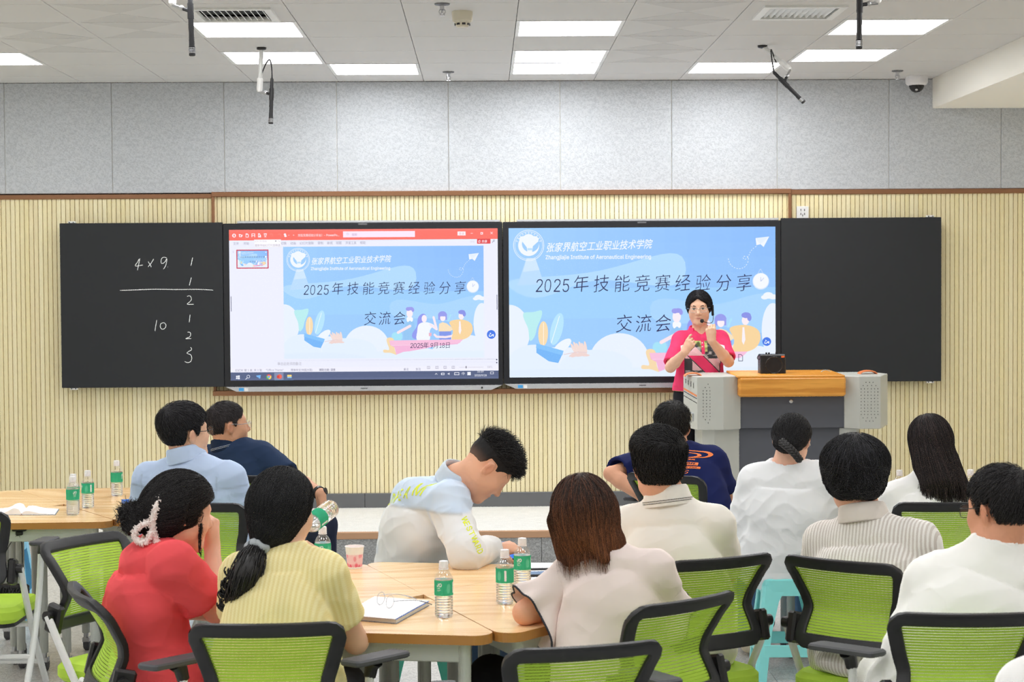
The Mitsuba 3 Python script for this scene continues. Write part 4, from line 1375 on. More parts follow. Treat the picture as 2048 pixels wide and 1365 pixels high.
# ================================================================ people: implicit bodies turned into meshes
import meshkit


def unit(v):
    v = np.asarray(v, float)
    return v / (np.linalg.norm(v) + 1e-12)


class Cone:
    """Round cone from a to b."""
    def __init__(s, a, b, ra, rb):
        s.a, s.b, s.ra, s.rb = np.asarray(a, float), np.asarray(b, float), ra, rb
        s.c, s.r = (s.a + s.b) / 2, np.linalg.norm(s.b - s.a) / 2 + max(ra, rb)

    def f(s, P):
        ab = s.b - s.a
        t = np.clip((P - s.a) @ ab / (ab @ ab + 1e-12), 0, 1)
        return np.linalg.norm(P - s.a - t[:, None] * ab, axis=1) - (s.ra + (s.rb - s.ra) * t)


class Cuff:
    """A flat-ended tapering tube, for sleeves."""
    def __init__(s, a, b, ra, rb, hollow=0.0):
        s.a, s.b, s.ra, s.rb, s.h = np.asarray(a, float), np.asarray(b, float), ra, rb, hollow
        s.c, s.r = (s.a + s.b) / 2, np.linalg.norm(s.b - s.a) / 2 + max(ra, rb)

    def f(s, P):
        ab = s.b - s.a
        L = np.linalg.norm(ab)
        d = ab / L
        x = (P - s.a) @ d
        t = np.clip(x / L, 0, 1)
        rad = np.linalg.norm(P - s.a - np.maximum(x, 0)[:, None] * d, axis=1)
        side = rad - (s.ra + (s.rb - s.ra) * t)
        return np.maximum(side, x - L)


class Ell:
    """Ellipsoid with half axes r along the columns of R."""
    def __init__(s, c, r, R=None):
        s.c, s.rr, s.R = np.asarray(c, float), np.asarray(r, float), R
        s.r = s.rr.max()

    def f(s, P):
        q = P - s.c
        if s.R is not None:
            q = q @ s.R
        k0 = np.linalg.norm(q / s.rr, axis=1)
        k1 = np.linalg.norm(q / (s.rr * s.rr), axis=1)
        return k0 * (k0 - 1) / np.maximum(k1, 1e-9)


class Loft:
    """A trunk: centres, half widths, half depths (front and back) and the sideways axis along a bent spine."""
    def __init__(s, C, W, DF, DB, side, n=21):
        t = np.linspace(0, 1, len(C))
        tt = np.linspace(0, 1, n)
        from scipy.interpolate import PchipInterpolator as PI_
        s.C = PI_(t, np.asarray(C, float))(tt)
        s.W, s.DF, s.DB = PI_(t, W)(tt), PI_(t, DF)(tt), PI_(t, DB)(tt)
        S = PI_(t, np.asarray(side, float))(tt)
        s.T = np.gradient(s.C, axis=0)
        s.T /= np.linalg.norm(s.T, axis=1, keepdims=True)
        S = S - (S * s.T).sum(1, keepdims=True) * s.T
        s.S = S / np.linalg.norm(S, axis=1, keepdims=True)
        s.F = np.cross(s.T, s.S)
        s.c = s.C.mean(0)
        s.r = np.linalg.norm(s.C - s.c, axis=1).max() + max(s.W)
        s.axis = unit(s.C[-1] - s.C[0])
        s.u = (s.C - s.C[0]) @ s.axis

    def f(s, P):
        x = (P - s.C[0]) @ s.axis
        k = np.interp(x, s.u, np.arange(len(s.u)))
        i = np.minimum(k.astype(int), len(s.u) - 2)
        w = (k - i)[:, None]
        g = lambda A: A[i] * (1 - w) + A[i + 1] * w
        g1 = lambda A: A[i] * (1 - w[:, 0]) + A[i + 1] * w[:, 0]
        q = P - g(s.C)
        lx, ly, lz = (q * g(s.S)).sum(1), (q * g(s.F)).sum(1), (q * g(s.T)).sum(1)
        W, D = g1(s.W), np.where(ly > 0, g1(s.DF), g1(s.DB))
        m = np.minimum(W, D)
        over = np.where((x < s.u[0]) | (x > s.u[-1]), lz, 0) / m
        rr = (np.abs(lx / W) ** 2.35 + np.abs(ly / D) ** 2.35) ** (1 / 2.35)
        return (np.sqrt(rr * rr + over * over) - 1) * m


class Sdf:
    def __init__(s):
        s.p = []

    def add(s, prim, k=0.02, op="u"):
        s.p.append((prim, k, op))
        return s

    def f(s, P, only=None):
        d = np.full(len(P), 9.0)
        for j, (pr, k, op) in enumerate(s.p):
            if only is not None and not only[j]:
                continue
            e = pr.f(P)
            if op == "u":
                if k > 0:
                    h = np.maximum(k - np.abs(d - e), 0) / k
                    d = np.minimum(d, e) - h * h * k * 0.25
                else:
                    d = np.minimum(d, e)
            else:
                if op == "s":
                    e = -e
                if k > 0:
                    h = np.maximum(k - np.abs(d - e), 0) / k
                    d = np.maximum(d, e) + h * h * k * 0.25
                else:
                    d = np.maximum(d, e)
        return d

    def bounds(s, pad=0.02):
        u = [pr for pr, _, op in s.p if op == "u"]
        return np.min([p.c - p.r for p in u], 0) - pad, np.max([p.c + p.r for p in u], 0) + pad


def surface_nets(F, lo, h):
    S = F < 0
    c = np.zeros(np.array(F.shape) - 1, np.uint8)
    nx, ny, nz = c.shape
    for a in (0, 1):
        for b in (0, 1):
            for d in (0, 1):
                c += S[a:a + nx, b:b + ny, d:d + nz]
    act = (c > 0) & (c < 8)
    ijk = np.argwhere(act)
    if not len(ijk):
        return np.zeros((0, 3)), np.zeros((0, 3), int)
    idx = np.full(c.shape, -1, np.int32)
    idx[act] = np.arange(len(ijk))
    acc, cnt = np.zeros((len(ijk), 3)), np.zeros(len(ijk))
    cor = [(a, b, d) for a in (0, 1) for b in (0, 1) for d in (0, 1)]
    vals = {q: F[ijk[:, 0] + q[0], ijk[:, 1] + q[1], ijk[:, 2] + q[2]] for q in cor}
    for q in cor:
        for ax in range(3):
            if q[ax] == 0:
                r = list(q)
                r[ax] = 1
                va, vb = vals[q], vals[tuple(r)]
                m = (va < 0) != (vb < 0)
                t = np.where(m, va / np.where(m, va - vb, 1), 0)
                p = np.array(q, float)[None] + np.eye(3)[ax] * t[:, None]
                acc += np.where(m[:, None], p, 0)
                cnt += m
    V = lo + (ijk + acc / cnt[:, None]) * h
    faces = []
    for ax in range(3):
        b, d = [(1, 2), (2, 0), (0, 1)][ax]
        sl0 = [slice(1, -1)] * 3
        sl1 = [slice(1, -1)] * 3
        sl0[ax], sl1[ax] = slice(0, -1), slice(1, None)
        s0, s1 = S[tuple(sl0)], S[tuple(sl1)]
        e = np.argwhere(s0 != s1)
        if not len(e):
            continue
        inside = s0[e[:, 0], e[:, 1], e[:, 2]]
        base = e.copy()
        base[:, b] += 1
        base[:, d] += 1
        q = []
        for (ob, od) in ((0, 0), (-1, 0), (-1, -1), (0, -1)):
            k = base.copy()
            k[:, b] += ob
            k[:, d] += od
            q.append(idx[k[:, 0], k[:, 1], k[:, 2]])
        q = np.stack(q, 1)
        q = np.where(inside[:, None], q, q[:, ::-1])
        faces.append(q)
    q = np.vstack(faces)
    q = q[(q >= 0).all(1)]
    return V, np.vstack([q[:, [0, 1, 2]], q[:, [0, 2, 3]]])


def mesh_sdf(sdf, h, lo=None, hi=None):
    if lo is None:
        lo, hi = sdf.bounds(3 * h)
    lo, hi = np.asarray(lo, float), np.asarray(hi, float)
    B = 8
    nb = np.ceil((hi - lo) / (h * B)).astype(int)
    bc = np.stack(np.meshgrid(*[(np.arange(n) + 0.5) * B * h for n in nb], indexing="ij"), -1).reshape(-1, 3) + lo
    cen = np.array([p.c for p, _, _ in sdf.p])
    rad = np.array([p.r for p, _, _ in sdf.p])
    must = np.array([op != "u" for _, _, op in sdf.p])
    fb = sdf.f(bc)
    F = np.repeat(np.repeat(np.repeat(np.sign(fb).reshape(nb).astype(np.float32), B, 0), B, 1), B, 2)
    active = np.abs(fb) < h * B * 1.25 + 0.012
    off = np.stack(np.meshgrid(*[np.arange(B)] * 3, indexing="ij"), -1).reshape(-1, 3)
    bi = np.stack(np.unravel_index(np.arange(len(bc)), nb), 1)[active]
    key = (bi // 3) @ np.array([10000, 100, 1])
    order = np.argsort(key, kind="stable")
    bi, key = bi[order], key[order]
    cuts = np.r_[0, np.nonzero(np.diff(key))[0] + 1, len(key)]
    for a, b in zip(cuts[:-1], cuts[1:]):
        g = (bi[a:b, None] * B + off[None]).reshape(-1, 3)
        P = lo + g * h
        mid = P.mean(0)
        R = np.linalg.norm(P - mid, axis=1).max()
        only = must | (np.linalg.norm(cen - mid, axis=1) < rad + R + 0.07)
        F[g[:, 0], g[:, 1], g[:, 2]] = sdf.f(P, only)
    return surface_nets(F, lo, h)


def vnormals(V, F):
    n = np.cross(V[F[:, 1]] - V[F[:, 0]], V[F[:, 2]] - V[F[:, 0]])
    N = np.stack([np.bincount(F.ravel(), np.repeat(n[:, k], 3), len(V)) for k in range(3)], 1)
    return N / (np.linalg.norm(N, axis=1, keepdims=True) + 1e-20)


def rot(yaw, pitch=0.0, roll=0.0):
    """Columns right, forward, up. yaw: degrees to the right of straight ahead; pitch up; roll to the right."""
    y, p, r = (math.radians(v) for v in (yaw, pitch, roll))
    Rz = np.array([[math.cos(y), math.sin(y), 0], [-math.sin(y), math.cos(y), 0], [0, 0, 1]])
    Rx = np.array([[1, 0, 0], [0, math.cos(p), -math.sin(p)], [0, math.sin(p), math.cos(p)]])
    Ry = np.array([[math.cos(r), 0, math.sin(r)], [0, 1, 0], [-math.sin(r), 0, math.cos(r)]])
    return Rz @ Rx @ Ry


SKIN = (226, 180, 152)


def head_prims(sdf, H, R, s, female=False):
    w = lambda q: H + R @ (np.asarray(q, float) * s)
    E = lambda c, r, k=0.02, op="u", rr=None: sdf.add(Ell(w(c), np.asarray(r) * s, R if rr is None else R @ rr), k * s, op)
    C = lambda a, b, ra, rb, k=0.02, op="u": sdf.add(Cone(w(a), w(b), ra * s, rb * s), k * s, op)
    jw = 0.98 if female else 1.0
    E((0, -0.012, 0.03), (0.075, 0.094, 0.086))
    E((0, 0.028, -0.03), (0.064 * jw, 0.062, 0.082), 0.03)
    C((-0.042 * jw, 0.012, -0.062), (-0.012, 0.064, -0.098), 0.026, 0.019, 0.03)
    C((0.042 * jw, 0.012, -0.062), (0.012, 0.064, -0.098), 0.026, 0.019, 0.03)
    E((0, 0.069, -0.1), (0.02, 0.016, 0.016), 0.02)
    C((-0.034, 0.07, 0.022), (0.034, 0.07, 0.022), 0.012, 0.012, 0.025)
    for x in (-1, 1):
        E((x * 0.042, 0.052, -0.03), (0.026, 0.026, 0.03), 0.03)
        E((x * 0.032, 0.098, 0.002), (0.02, 0.016, 0.012), 0.014, "s")
        E((x * 0.032, 0.07, 0.0), (0.016, 0.0135, 0.0125), 0.006)
    C((0, 0.083, 0.008), (0, 0.103, -0.032), 0.0085, 0.0115, 0.014)
    for x in (-1, 1):
        E((x * 0.013, 0.09, -0.036), (0.009, 0.01, 0.008), 0.008)
    E((0, 0.083, -0.062), (0.024, 0.012, 0.0065), 0.008)
    E((0, 0.081, -0.075), (0.021, 0.012, 0.007), 0.008)
    E((0, 0.096, -0.0685), (0.02, 0.008, 0.0018), 0.004, "s")
    for x in (-1, 1):
        tilt = rot(0, 0, x * 12) @ rot(x * -22)
        E((x * 0.079, -0.012, -0.006), (0.009, 0.019, 0.031), 0.008, "u", tilt)
        E((x * 0.089, -0.008, -0.003), (0.006, 0.011, 0.02), 0.006, "s", tilt)


def hand_prims(sdf, W, fwd, palm, side, curl=(20, 30, 20), thumb=(0.55, 0.7, 0.45), s=1.0, spread=1.0, fingers=None, k=0.006):
    """Palm and five fingers. fwd: wrist to knuckles; palm: the way the palm faces; side +1: the thumb lies on fwd x palm's side."""
    y = unit(fwd)
    z = unit(np.asarray(palm, float) - (np.asarray(palm, float) @ y) * y)
    x = np.cross(y, z) * side
    w = lambda a, b, c: W + (x * a + y * b + z * c) * s
    kn = [(0.028, 0.083, 0), (0.0085, 0.088, -0.002), (-0.011, 0.084, -0.001), (-0.028, 0.075, 0.001)]
    for q in kn:
        sdf.add(Cone(w(q[0] * 0.55, 0.012, 0), w(*q), 0.0145 * s, 0.0105 * s), 0.012 * s)
    sdf.add(Cone(w(0, 0.0, 0), w(0.002, 0.05, 0.002), 0.022 * s, 0.018 * s), 0.02 * s)
    ln = [(0.040, 0.025, 0.020), (0.044, 0.028, 0.021), (0.041, 0.026, 0.020), (0.032, 0.020, 0.018)]
    for i, q in enumerate(kn):
        c = curl if fingers is None else fingers[i]
        p = np.array(q, float)
        a = 0.0
        lat = (0.5 - i * 0.33) * 0.09 * spread
        r = (0.0092, 0.0082, 0.0074, 0.0066)
        for j in range(3):
            a += math.radians(c[j])
            d = np.array([lat * math.cos(a), math.cos(a), math.sin(a)])
            n = p + d * ln[i][j]
            sdf.add(Cone(w(*p), w(*n), r[j] * s * (0.88 if i == 3 else 1), r[j + 1] * s * (0.88 if i == 3 else 1)), (0.006 if j == 0 else 0.003) * s)
            p = n
    b0 = np.array([0.017, 0.018, 0.006])
    d = unit([thumb[0], thumb[1], thumb[2]])
    b1 = b0 + d * 0.045
    d2 = unit(d + np.array([-0.25, 0.25, 0.15]))
    b2 = b1 + d2 * 0.032
    d3 = unit(d2 + np.array([-0.25, 0.15, 0.1]))
    b3 = b2 + d3 * 0.024
    for a, b, ra, rb in ((b0, b1, 0.0155, 0.0115), (b1, b2, 0.0108, 0.0095), (b2, b3, 0.0094, 0.0075)):
        sdf.add(Cone(w(*a), w(*b), ra * s, rb * s), 0.008 * s)


class Person:
    """Joints are world points. seat: (x, y, height, yaw in degrees) or None when standing."""

    def __init__(s, label, H, yaw, pitch, roll, N, SL, SR, EL, ER, WL, WR, PV, lyaw, size=1.0, female=False, arm=1.0, bulk=1.0, depth=1.0, waist=0.15, slouch=0.02, stand=False, seat_z=0.47, knee_out=0.03, legs=None):
        s.key = thing("person", label, "person")
        s.H, s.R, s.size, s.female = np.asarray(H, float), rot(yaw, pitch, roll), size, female
        s.N, s.SL, s.SR, s.EL, s.ER, s.WL, s.WR, s.PV = (np.asarray(v, float) for v in (N, SL, SR, EL, ER, WL, WR, PV))
        s.lyaw, s.arm, s.bulk, s.depth, s.waist, s.slouch = lyaw, arm, bulk, depth, waist, slouch * 0.4
        a = math.radians(lyaw)
        fw, rt = np.array([math.sin(a), math.cos(a), 0]), np.array([math.cos(a), -math.sin(a), 0])
        s.fw, s.rt = fw, rt
        s.side = unit(s.SR - s.SL)
        s.hips = [s.PV - rt * 0.085, s.PV + rt * 0.085]
        if stand:
            s.knees = [np.array([h[0], h[1], 0]) - rt * o + fw * 0.015 + [0, 0, stand + 0.44] for h, o in zip(s.hips, (0.005, -0.005))]
            s.ank = [np.array([k[0], k[1], stand + 0.075]) - fw * 0.02 for k in s.knees]
        else:
            s.knees = [h + fw * 0.40 + rt * o + [0, 0, -0.02] for h, o in zip(s.hips, (-knee_out, knee_out))]
            s.ank = [np.array([k[0], k[1], 0.085]) + fw * 0.02 for k in s.knees]
        if legs:
            s.knees, s.ank = [np.asarray(v, float) for v in legs[0]], [np.asarray(v, float) for v in legs[1]]
        mid = (s.SL + s.SR) / 2
        s.mid = mid
        up = unit(mid - s.PV)
        back = -np.cross(s.side, up)
        back = unit(np.cross(up, s.side)) * -1.0
        s.back = back
        L = lambda t: s.PV * (1 - t) + mid * t
        s.spine = [L(-0.12), L(0.08) + back * 0.3 * slouch, L(0.4) + back * slouch * 0.8, L(0.72) + back * slouch, L(1.0) + back * 0.5 * slouch]
        s.sides = [rt, rt, unit(rt + s.side), s.side, s.side]
        s.half = np.linalg.norm(s.SR - s.SL) / 2

    def trunk(s, ease=0.0, hem=-0.12, belly=0.0, flare=0.0):
        W = np.array([0.165, 0.165, s.waist, s.half + 0.002, s.half - 0.045]) * 1.0 + ease + np.array([flare, flare * 0.7, 0.2 * flare, 0, 0])
        W[:3] *= s.bulk
        D = np.array([0.115, 0.118, 0.105 + belly, 0.102, 0.078]) * s.depth * s.bulk + ease * 0.8
        DF = D + np.array([0, 0.005, belly, 0.015 if s.female else 0.0, 0])
        return Loft(s.spine, W, DF, D, s.sides)

    def body(s, h=0.0065, hands=None, tone=SKIN, lips=(196, 118, 108)):
        b = Sdf()
        head_prims(b, s.H, s.R, s.size, s.female)
        base = s.H + s.R @ (np.array([0, -0.022, -0.055]) * s.size)
        nr = 0.05 if s.female else 0.058
        b.add(Cone(base, s.N, nr * s.size, nr + 0.004), 0.03)
        b.add(Cone(s.N, s.mid + [0, 0, -0.03], nr, 0.055), 0.03)
        b.add(s.trunk(-0.02), 0.03)
        for S, E, W, sd in ((s.SL, s.EL, s.WL, -1), (s.SR, s.ER, s.WR, 1)):
            a = s.arm
            b.add(Cone(s.N + (S - s.N) * 0.3, S, 0.04, 0.045 * a), 0.03)
            b.add(Cone(S, E, 0.044 * a, 0.036 * a), 0.03)
            m = E + (W - E) * 0.3
            b.add(Cone(E, m, 0.036 * a, 0.0385 * a), 0.012)
            b.add(Cone(m, W, 0.0385 * a, 0.0245 * a), 0.012)
            hd = (hands or {}).get(sd)
            if hd is None:
                fw = unit(W - E)
                pl = unit(np.array([0, 0, -1.0]) - fw * (-fw[2]))
                hd = dict(fwd=fw, palm=pl, side=-sd)
            if hd is not False:
                hand_prims(b, W, s=0.97 * s.size * hd.pop("s", 1.0), **hd)
        for hp, kn, an in zip(s.hips, s.knees, s.ank):
            b.add(Cone(hp, kn, 0.05, 0.042), 0.02)
            b.add(Cone(kn, an, 0.042, 0.03), 0.02)
            b.add(Cone(an + [0, 0, -0.02], an + s.fw * 0.1 + [0, 0, -0.04], 0.028, 0.024), 0.02)
        V, F = mesh_sdf(b, h)
        q = (V - s.H) @ s.R / s.size
        col = np.repeat(lin(tone)[None], len(V), 0)
        n = meshkit.fbm(V * 30, 3, 3)[:, None]
        col *= 0.94 + 0.12 * n

        def tint(mask, c):
            nonlocal col
            col = col * (1 - mask[:, None]) + lin(c)[None] * mask[:, None]

        g = lambda c, r: np.exp(-(((q - np.array(c)) / np.array(r)) ** 2).sum(1) * 2)
        tint(0.75 * np.clip(g((0, 0.09, -0.068), (0.024, 0.03, 0.011)) * 1.6, 0, 1), lips)
        for x in (-1, 1):
            tint(0.25 * g((x * 0.042, 0.07, -0.03), (0.026, 0.04, 0.024)), (226, 140, 120))
            tint(0.35 * g((x * 0.085, -0.01, -0.004), (0.02, 0.03, 0.034)), (220, 128, 108))
        put(s.key + "__body", (V, F), "m_skin", True, color=np.clip(col, 0, 1))
        s.bsdf = b
        return s

    def eyes(s):
        w = lambda q: s.H + s.R @ (np.asarray(q, float) * s.size)
        for x in (-1, 1):
            put(part_key(s.key, "eye"), moved(sphere((0, 0, 0), (0.0135 * s.size, 0.004 * s.size, 0.0045 * s.size), 2), s.A(w((x * 0.032, 0.0825, 0.0)))), "eye_white", True)
            put(part_key(s.key, "iris"), moved(sphere((0, 0, 0), (0.0052 * s.size, 0.003 * s.size, 0.0048 * s.size), 2), s.A(w((x * 0.032, 0.0852, -0.0003)))), "eye_dark", True)
            put(part_key(s.key, "eyelid"), tube([w((x * 0.018, 0.085, 0.0035)), w((x * 0.032, 0.0875, 0.006)), w((x * 0.046, 0.082, 0.0035))], [0.0012, 0.0022, 0.0012], 6), "eye_dark", True)
            put(part_key(s.key, "eyebrow"), tube([w((x * 0.014, 0.088, 0.018)), w((x * 0.032, 0.087, 0.0235)), w((x * 0.052, 0.074, 0.019))], ([0.0022, 0.0038, 0.002], [0.002, 0.0026, 0.0015]), 6), "brow_dark", True)
        return s

    def A(s, loc):
        A = np.eye(4)
        A[:3, :3] = s.R
        A[:3, 3] = loc
        return A

    def top(s, colour, name="shirt", sleeve=0.62, sleeve_r=(0.062, 0.056), long=False, ease=0.012, hem=None, h=0.0075, wrinkle=0.006, neck=0.066, neck_drop=0.0, flare=0.0, belly=0.0, bsdf="m_cloth", paint=None, cuff_r=0.036, drape=0.0, vneck=0.0, more=(), blend=0.03):
        c = Sdf()
        c.add(s.trunk(ease, flare=flare, belly=belly), 0.03)
        cuts = []
        for S, E, W in ((s.SL, s.EL, s.WL), (s.SR, s.ER, s.WR)):
            c.add(Cone(s.N + (S - s.N) * 0.25 + [0, 0, -0.012], S, 0.056, sleeve_r[0] * 0.95), 0.03)
            if long:
                c.add(Cone(S, E, sleeve_r[0], sleeve_r[1]), 0.05)
                e = E + (W - E) * (0.93 if long is True else long)
                c.add(Cuff(E - (E - S) * 0.02, e, sleeve_r[1], cuff_r), 0.02)
                if drape:
                    c.add(Cone((S + E) / 2 + [0, 0, -drape], E + [0, 0, -drape * 0.7], sleeve_r[1] * 0.7, sleeve_r[1] * 0.7), 0.06)
            else:
                e = S + (E - S) * sleeve
                d = unit(E - S)
                c.add(Cuff(S - d * 0.01, e, sleeve_r[0], sleeve_r[1]), blend)
                cuts.append((e, d, sleeve_r[1] - 0.013))
        for e, d, r in cuts:
            c.add(Cuff(e - d * 0.012, e + d * 0.03, r, r), 0.0, "s")
        for m in more:
            c.add(m, 0.03)
        # the neck opening
        base = s.H + s.R @ (np.array([0, -0.022, -0.055]) * s.size)
        ax = unit(0.5 * unit(base - s.N) + np.array([0, 0, 1.0]))
        fwd = unit(np.cross([0, 0, 1.0], s.side))
        c.add(Cuff(s.N - ax * 0.05, s.N + ax * (0.012 - neck_drop), neck + 0.016, neck + 0.005), 0.03)
        c.add(Cuff(s.N + ax * 0.22, s.N + ax * (0.002 - neck_drop), neck * 0.96, neck * 0.96), 0.014, "s")
        if vneck:
            c.add(Cone(s.N + fwd * 0.07 + ax * 0.04, s.N + fwd * 0.135 - ax * vneck, 0.042, 0.006), 0.006, "s")
        if hem is not None:
            class Hem:
                c, r = s.PV, 9.0

                def f(_, P):
                    return (hem - P[:, 2])
            lo, hi = c.bounds(3 * h)
            c.add(Hem(), 0.0, "i")
            V, F = mesh_sdf(c, h, lo, hi)
        else:
            V, F = mesh_sdf(c, h)
        N = vnormals(V, F)
        if wrinkle:
            q = np.stack([(V - s.PV) @ s.side, (V - s.PV) @ np.cross([0, 0, 1.0], s.side), V[:, 2]], 1)
            wv = meshkit.fbm(q * 5 + 3, 3, 5)[:, None] * 0.5
            r1 = 1 - np.abs(2 * meshkit.noise(np.c_[q[:, 0] * 5 + q[:, 2] * 6, q[:, 1] * 7, q[:, 2] * 13 - q[:, 0] * 8] + wv * 2.5, 8) - 1)
            r2 = 1 - np.abs(2 * meshkit.noise(np.c_[q[:, 0] * 14 - q[:, 2] * 9, q[:, 1] * 12, q[:, 2] * 15 + q[:, 0] * 14] + wv * 3, 9) - 1)
            disp = wrinkle * (0.75 * r1 ** 2 + 0.3 * r2 ** 2 - 0.35)
            # fuller folds at the armpits, elbows and the waist
            m = 0.55 + 0.7 * np.exp(-((V - (s.SL + s.EL) / 2) ** 2).sum(1) / 0.02) + 0.7 * np.exp(-((V - (s.SR + s.ER) / 2) ** 2).sum(1) / 0.02)
            m += 0.6 * np.exp(-((V[:, 2] - s.PV[2] - 0.1) / 0.1) ** 2)
            V = V + N * (disp * m)[:, None]
        q = np.stack([(V - s.mid) @ s.side, V[:, 2] - s.mid[2]], 1)
        col = np.repeat(lin(colour)[None], len(V), 0)
        if paint is not None:
            col = paint(s, V, N, col)
        s.shirt, s.shirt_sdf = (V, F), c
        put(part_key(s.key, name), (V, F), bsdf, True, color=np.clip(col, 0, 1), uv=q)
        return s

    def collar(s, colour, height=0.038, r=0.069, stripe=None, open_front=0.5, tilt=0.012, yaw=None, name="collar"):
        """A turned-down collar round the neck."""
        base = s.H + s.R @ (np.array([0, -0.022, -0.055]) * s.size)
        ax = unit(0.5 * unit(base - s.N) + unit(s.mid - s.PV) * [0.6, 1, 1])
        f = unit(np.cross([0, 0, 1.0], s.side)) if yaw is None else np.array([math.sin(math.radians(yaw)), math.cos(math.radians(yaw)), 0])
        f = unit(f - (f @ ax) * ax)
        rt = np.cross(f, ax)
        n = 48
        t = np.linspace(open_front * 0.35, 2 * PI - open_front * 0.35, n)
        rows = []
        prof = [(0.006, -0.03, 0), (0.0, height * 0.7, 0), (0.002, height, 0), (0.007, height * 1.03, 0), (0.012, height * 0.85, 0), (0.026, -0.010, 1), (0.021, -0.015, 1), (0.007, height * 0.6, 0)]
        for dr, dz, lo in prof:
            k = np.cos(t)          # 1 at the front
            rr = r + dr
            z = dz + 0.022 - 0.022 * (k + 1) / 2 - lo * (0.012 + 0.02 * np.clip(k, 0, 1))
            rows.append(s.N + f * (rr * 1.06 * np.cos(t))[:, None] + rt * (rr * np.sin(t))[:, None] + ax * z[:, None])
        V = np.stack(rows, 1)
        m = len(prof)
        V = V.reshape(-1, 3)
        i, j = np.meshgrid(np.arange(n - 1), np.arange(m), indexing="ij")
        j2 = (j + 1) % m
        q = np.stack([i * m + j, i * m + j2, (i + 1) * m + j2, (i + 1) * m + j], -1).reshape(-1, 4)
        F = np.vstack([q[:, [0, 1, 2]], q[:, [0, 2, 3]], [[k, (k + 1) % m, 0] for k in range(1, m - 1)], [[(n - 1) * m + (k + 1) % m, (n - 1) * m + k, (n - 1) * m] for k in range(1, m - 1)]])
        mm = trimesh.Trimesh(V, F, process=False)
        col = np.repeat(lin(colour)[None], len(V), 0)
        k = part_key(s.key, name)
        put(k, mm, "m_cloth", True, color=col)
        if stripe is not None:
            rr = []
            for off in (0.30, 0.52):
                p = rows[4] * (1 - off) * 1.0 + rows[5] * off
                p = rows[5] + (rows[4] - rows[5]) * (off * 0.55 + 0.02)
                out = p - s.N
                out -= (out @ ax)[:, None] * ax
                out /= np.linalg.norm(out, axis=1, keepdims=True)
                rr.append(tube(p + out * 0.0022, 0.0009, 6))
            put(k + "__stripe", cat(rr), stripe, True)
        return s

    def trousers(s, colour, h=0.011, r=(0.088, 0.066, 0.056), name="trousers", cut=0.06):
        c = Sdf()
        a = s.spine[0]
        c.add(Ell(s.PV + [0, 0, -0.01], (0.175 * s.bulk, 0.135 * s.bulk, 0.1), np.stack([s.rt, s.fw, [0, 0, 1]], 1)), 0.03)
        for hp, kn, an in zip(s.hips, s.knees, s.ank):
            c.add(Cone(hp, kn, r[0] * s.bulk, r[1]), 0.03)
            d = unit(an - kn)
            c.add(Cuff(kn - d * 0.01, an - d * 0.0, r[1], r[2]), 0.03)
        V, F = mesh_sdf(c, h)
        N = vnormals(V, F)
        V = V + N * (0.006 * (meshkit.fbm(V * [14, 14, 9], 3, 2) - 0.5))[:, None]
        put(part_key(s.key, name), (V, F), "m_cloth", True, color=np.repeat(lin(colour)[None], len(V), 0))
        return s

    def shoes(s, colour, sole=(230, 228, 220)):
        for an in s.ank:
            c = Sdf()
            an = np.array([an[0], an[1], an[2] - 0.075])
            c.add(Cone(an + s.fw * -0.02 + [0, 0, 0.05], an + [0, 0, 0.085], 0.04, 0.036), 0.02)
            c.add(Cone(an + s.fw * -0.01 + [0, 0, 0.042], an + s.fw * 0.15 + [0, 0, 0.034], 0.042, 0.036), 0.03)
            c.add(Ell(an + s.fw * 0.06 + [0, 0, -0.96], (3, 3, 0.966)), 0.004, "s")
            V, F = mesh_sdf(c, 0.009)
            k = part_key(s.key, "shoe")
            put(k, (V, F), "m_cloth", True, color=np.repeat(lin(colour)[None], len(V), 0))
        return s

    # ------------------------------------------------------------ hair
    def hair(s, top=0.02, part_z=0.0, sides=0.008, back=None, nape=-0.062, front=0.058, colour=(22, 21, 24), extra=(), strands=1500, length=0.05, seg=6, width=0.0022, lift=0.0, field=None, h=0.006, fade=None, colour2=None, seed=1, sideburn=-0.01, zmin=-9.0, name="hair", ear=True, spread=0.0, wave=0.0, tipc=None, root=None):
        back = sides if back is None else back
        line_y = np.array([-0.12, -0.06, -0.044, -0.034, 0.004, 0.012, 0.022, 0.036, 0.055, 0.075, 0.1])
        et = 0.024 if ear else sideburn
        line_z = np.array([nape, nape, nape + 0.01 if not ear else -0.04, et, et, sideburn, sideburn + 0.006, 0.026, 0.038, front, front + 0.012])

        class Cap:
            c, r = np.array([0, -0.012, 0.03]), 0.14

            def f(_, P):
                q = P - np.array([0, -0.012, 0.03])
                rr = np.array([0.075, 0.094, 0.086])
                k0 = np.linalg.norm(q / rr, axis=1)
                k1 = np.linalg.norm(q / rr ** 2, axis=1)
                d = k0 * (k0 - 1) / np.maximum(k1, 1e-9)
                z, y = P[:, 2], P[:, 1]
                u = smooth01(0.02, 0.095, z)
                t = np.where(y < -0.02, back, sides) * (1 - u) + top * u
                if fade is not None:
                    t = t * (0.25 + 0.75 * smooth01(nape, nape + fade, z)) + 0.0
                d = d - t
                reg = np.interp(y, line_y, line_z) - z
                if part_z:
                    reg = reg + part_z * np.clip(1 - np.abs(P[:, 0] - 0.004) / 0.055, -0.6, 1) * smooth01(0.03, 0.07, y)
                reg = reg * 0.8
                hh = np.maximum(0.012 - np.abs(d - reg), 0) / 0.012
                return np.maximum(d, reg) + hh * hh * 0.003

        c = Sdf()
        c.add(Cap(), 0.0)
        for e in extra:
            c.add(*e) if isinstance(e, tuple) else c.add(e, 0.02)
        V, F = mesh_sdf(c, h)
        rng = np.random.default_rng(seed)
        N = vnormals(V, F)
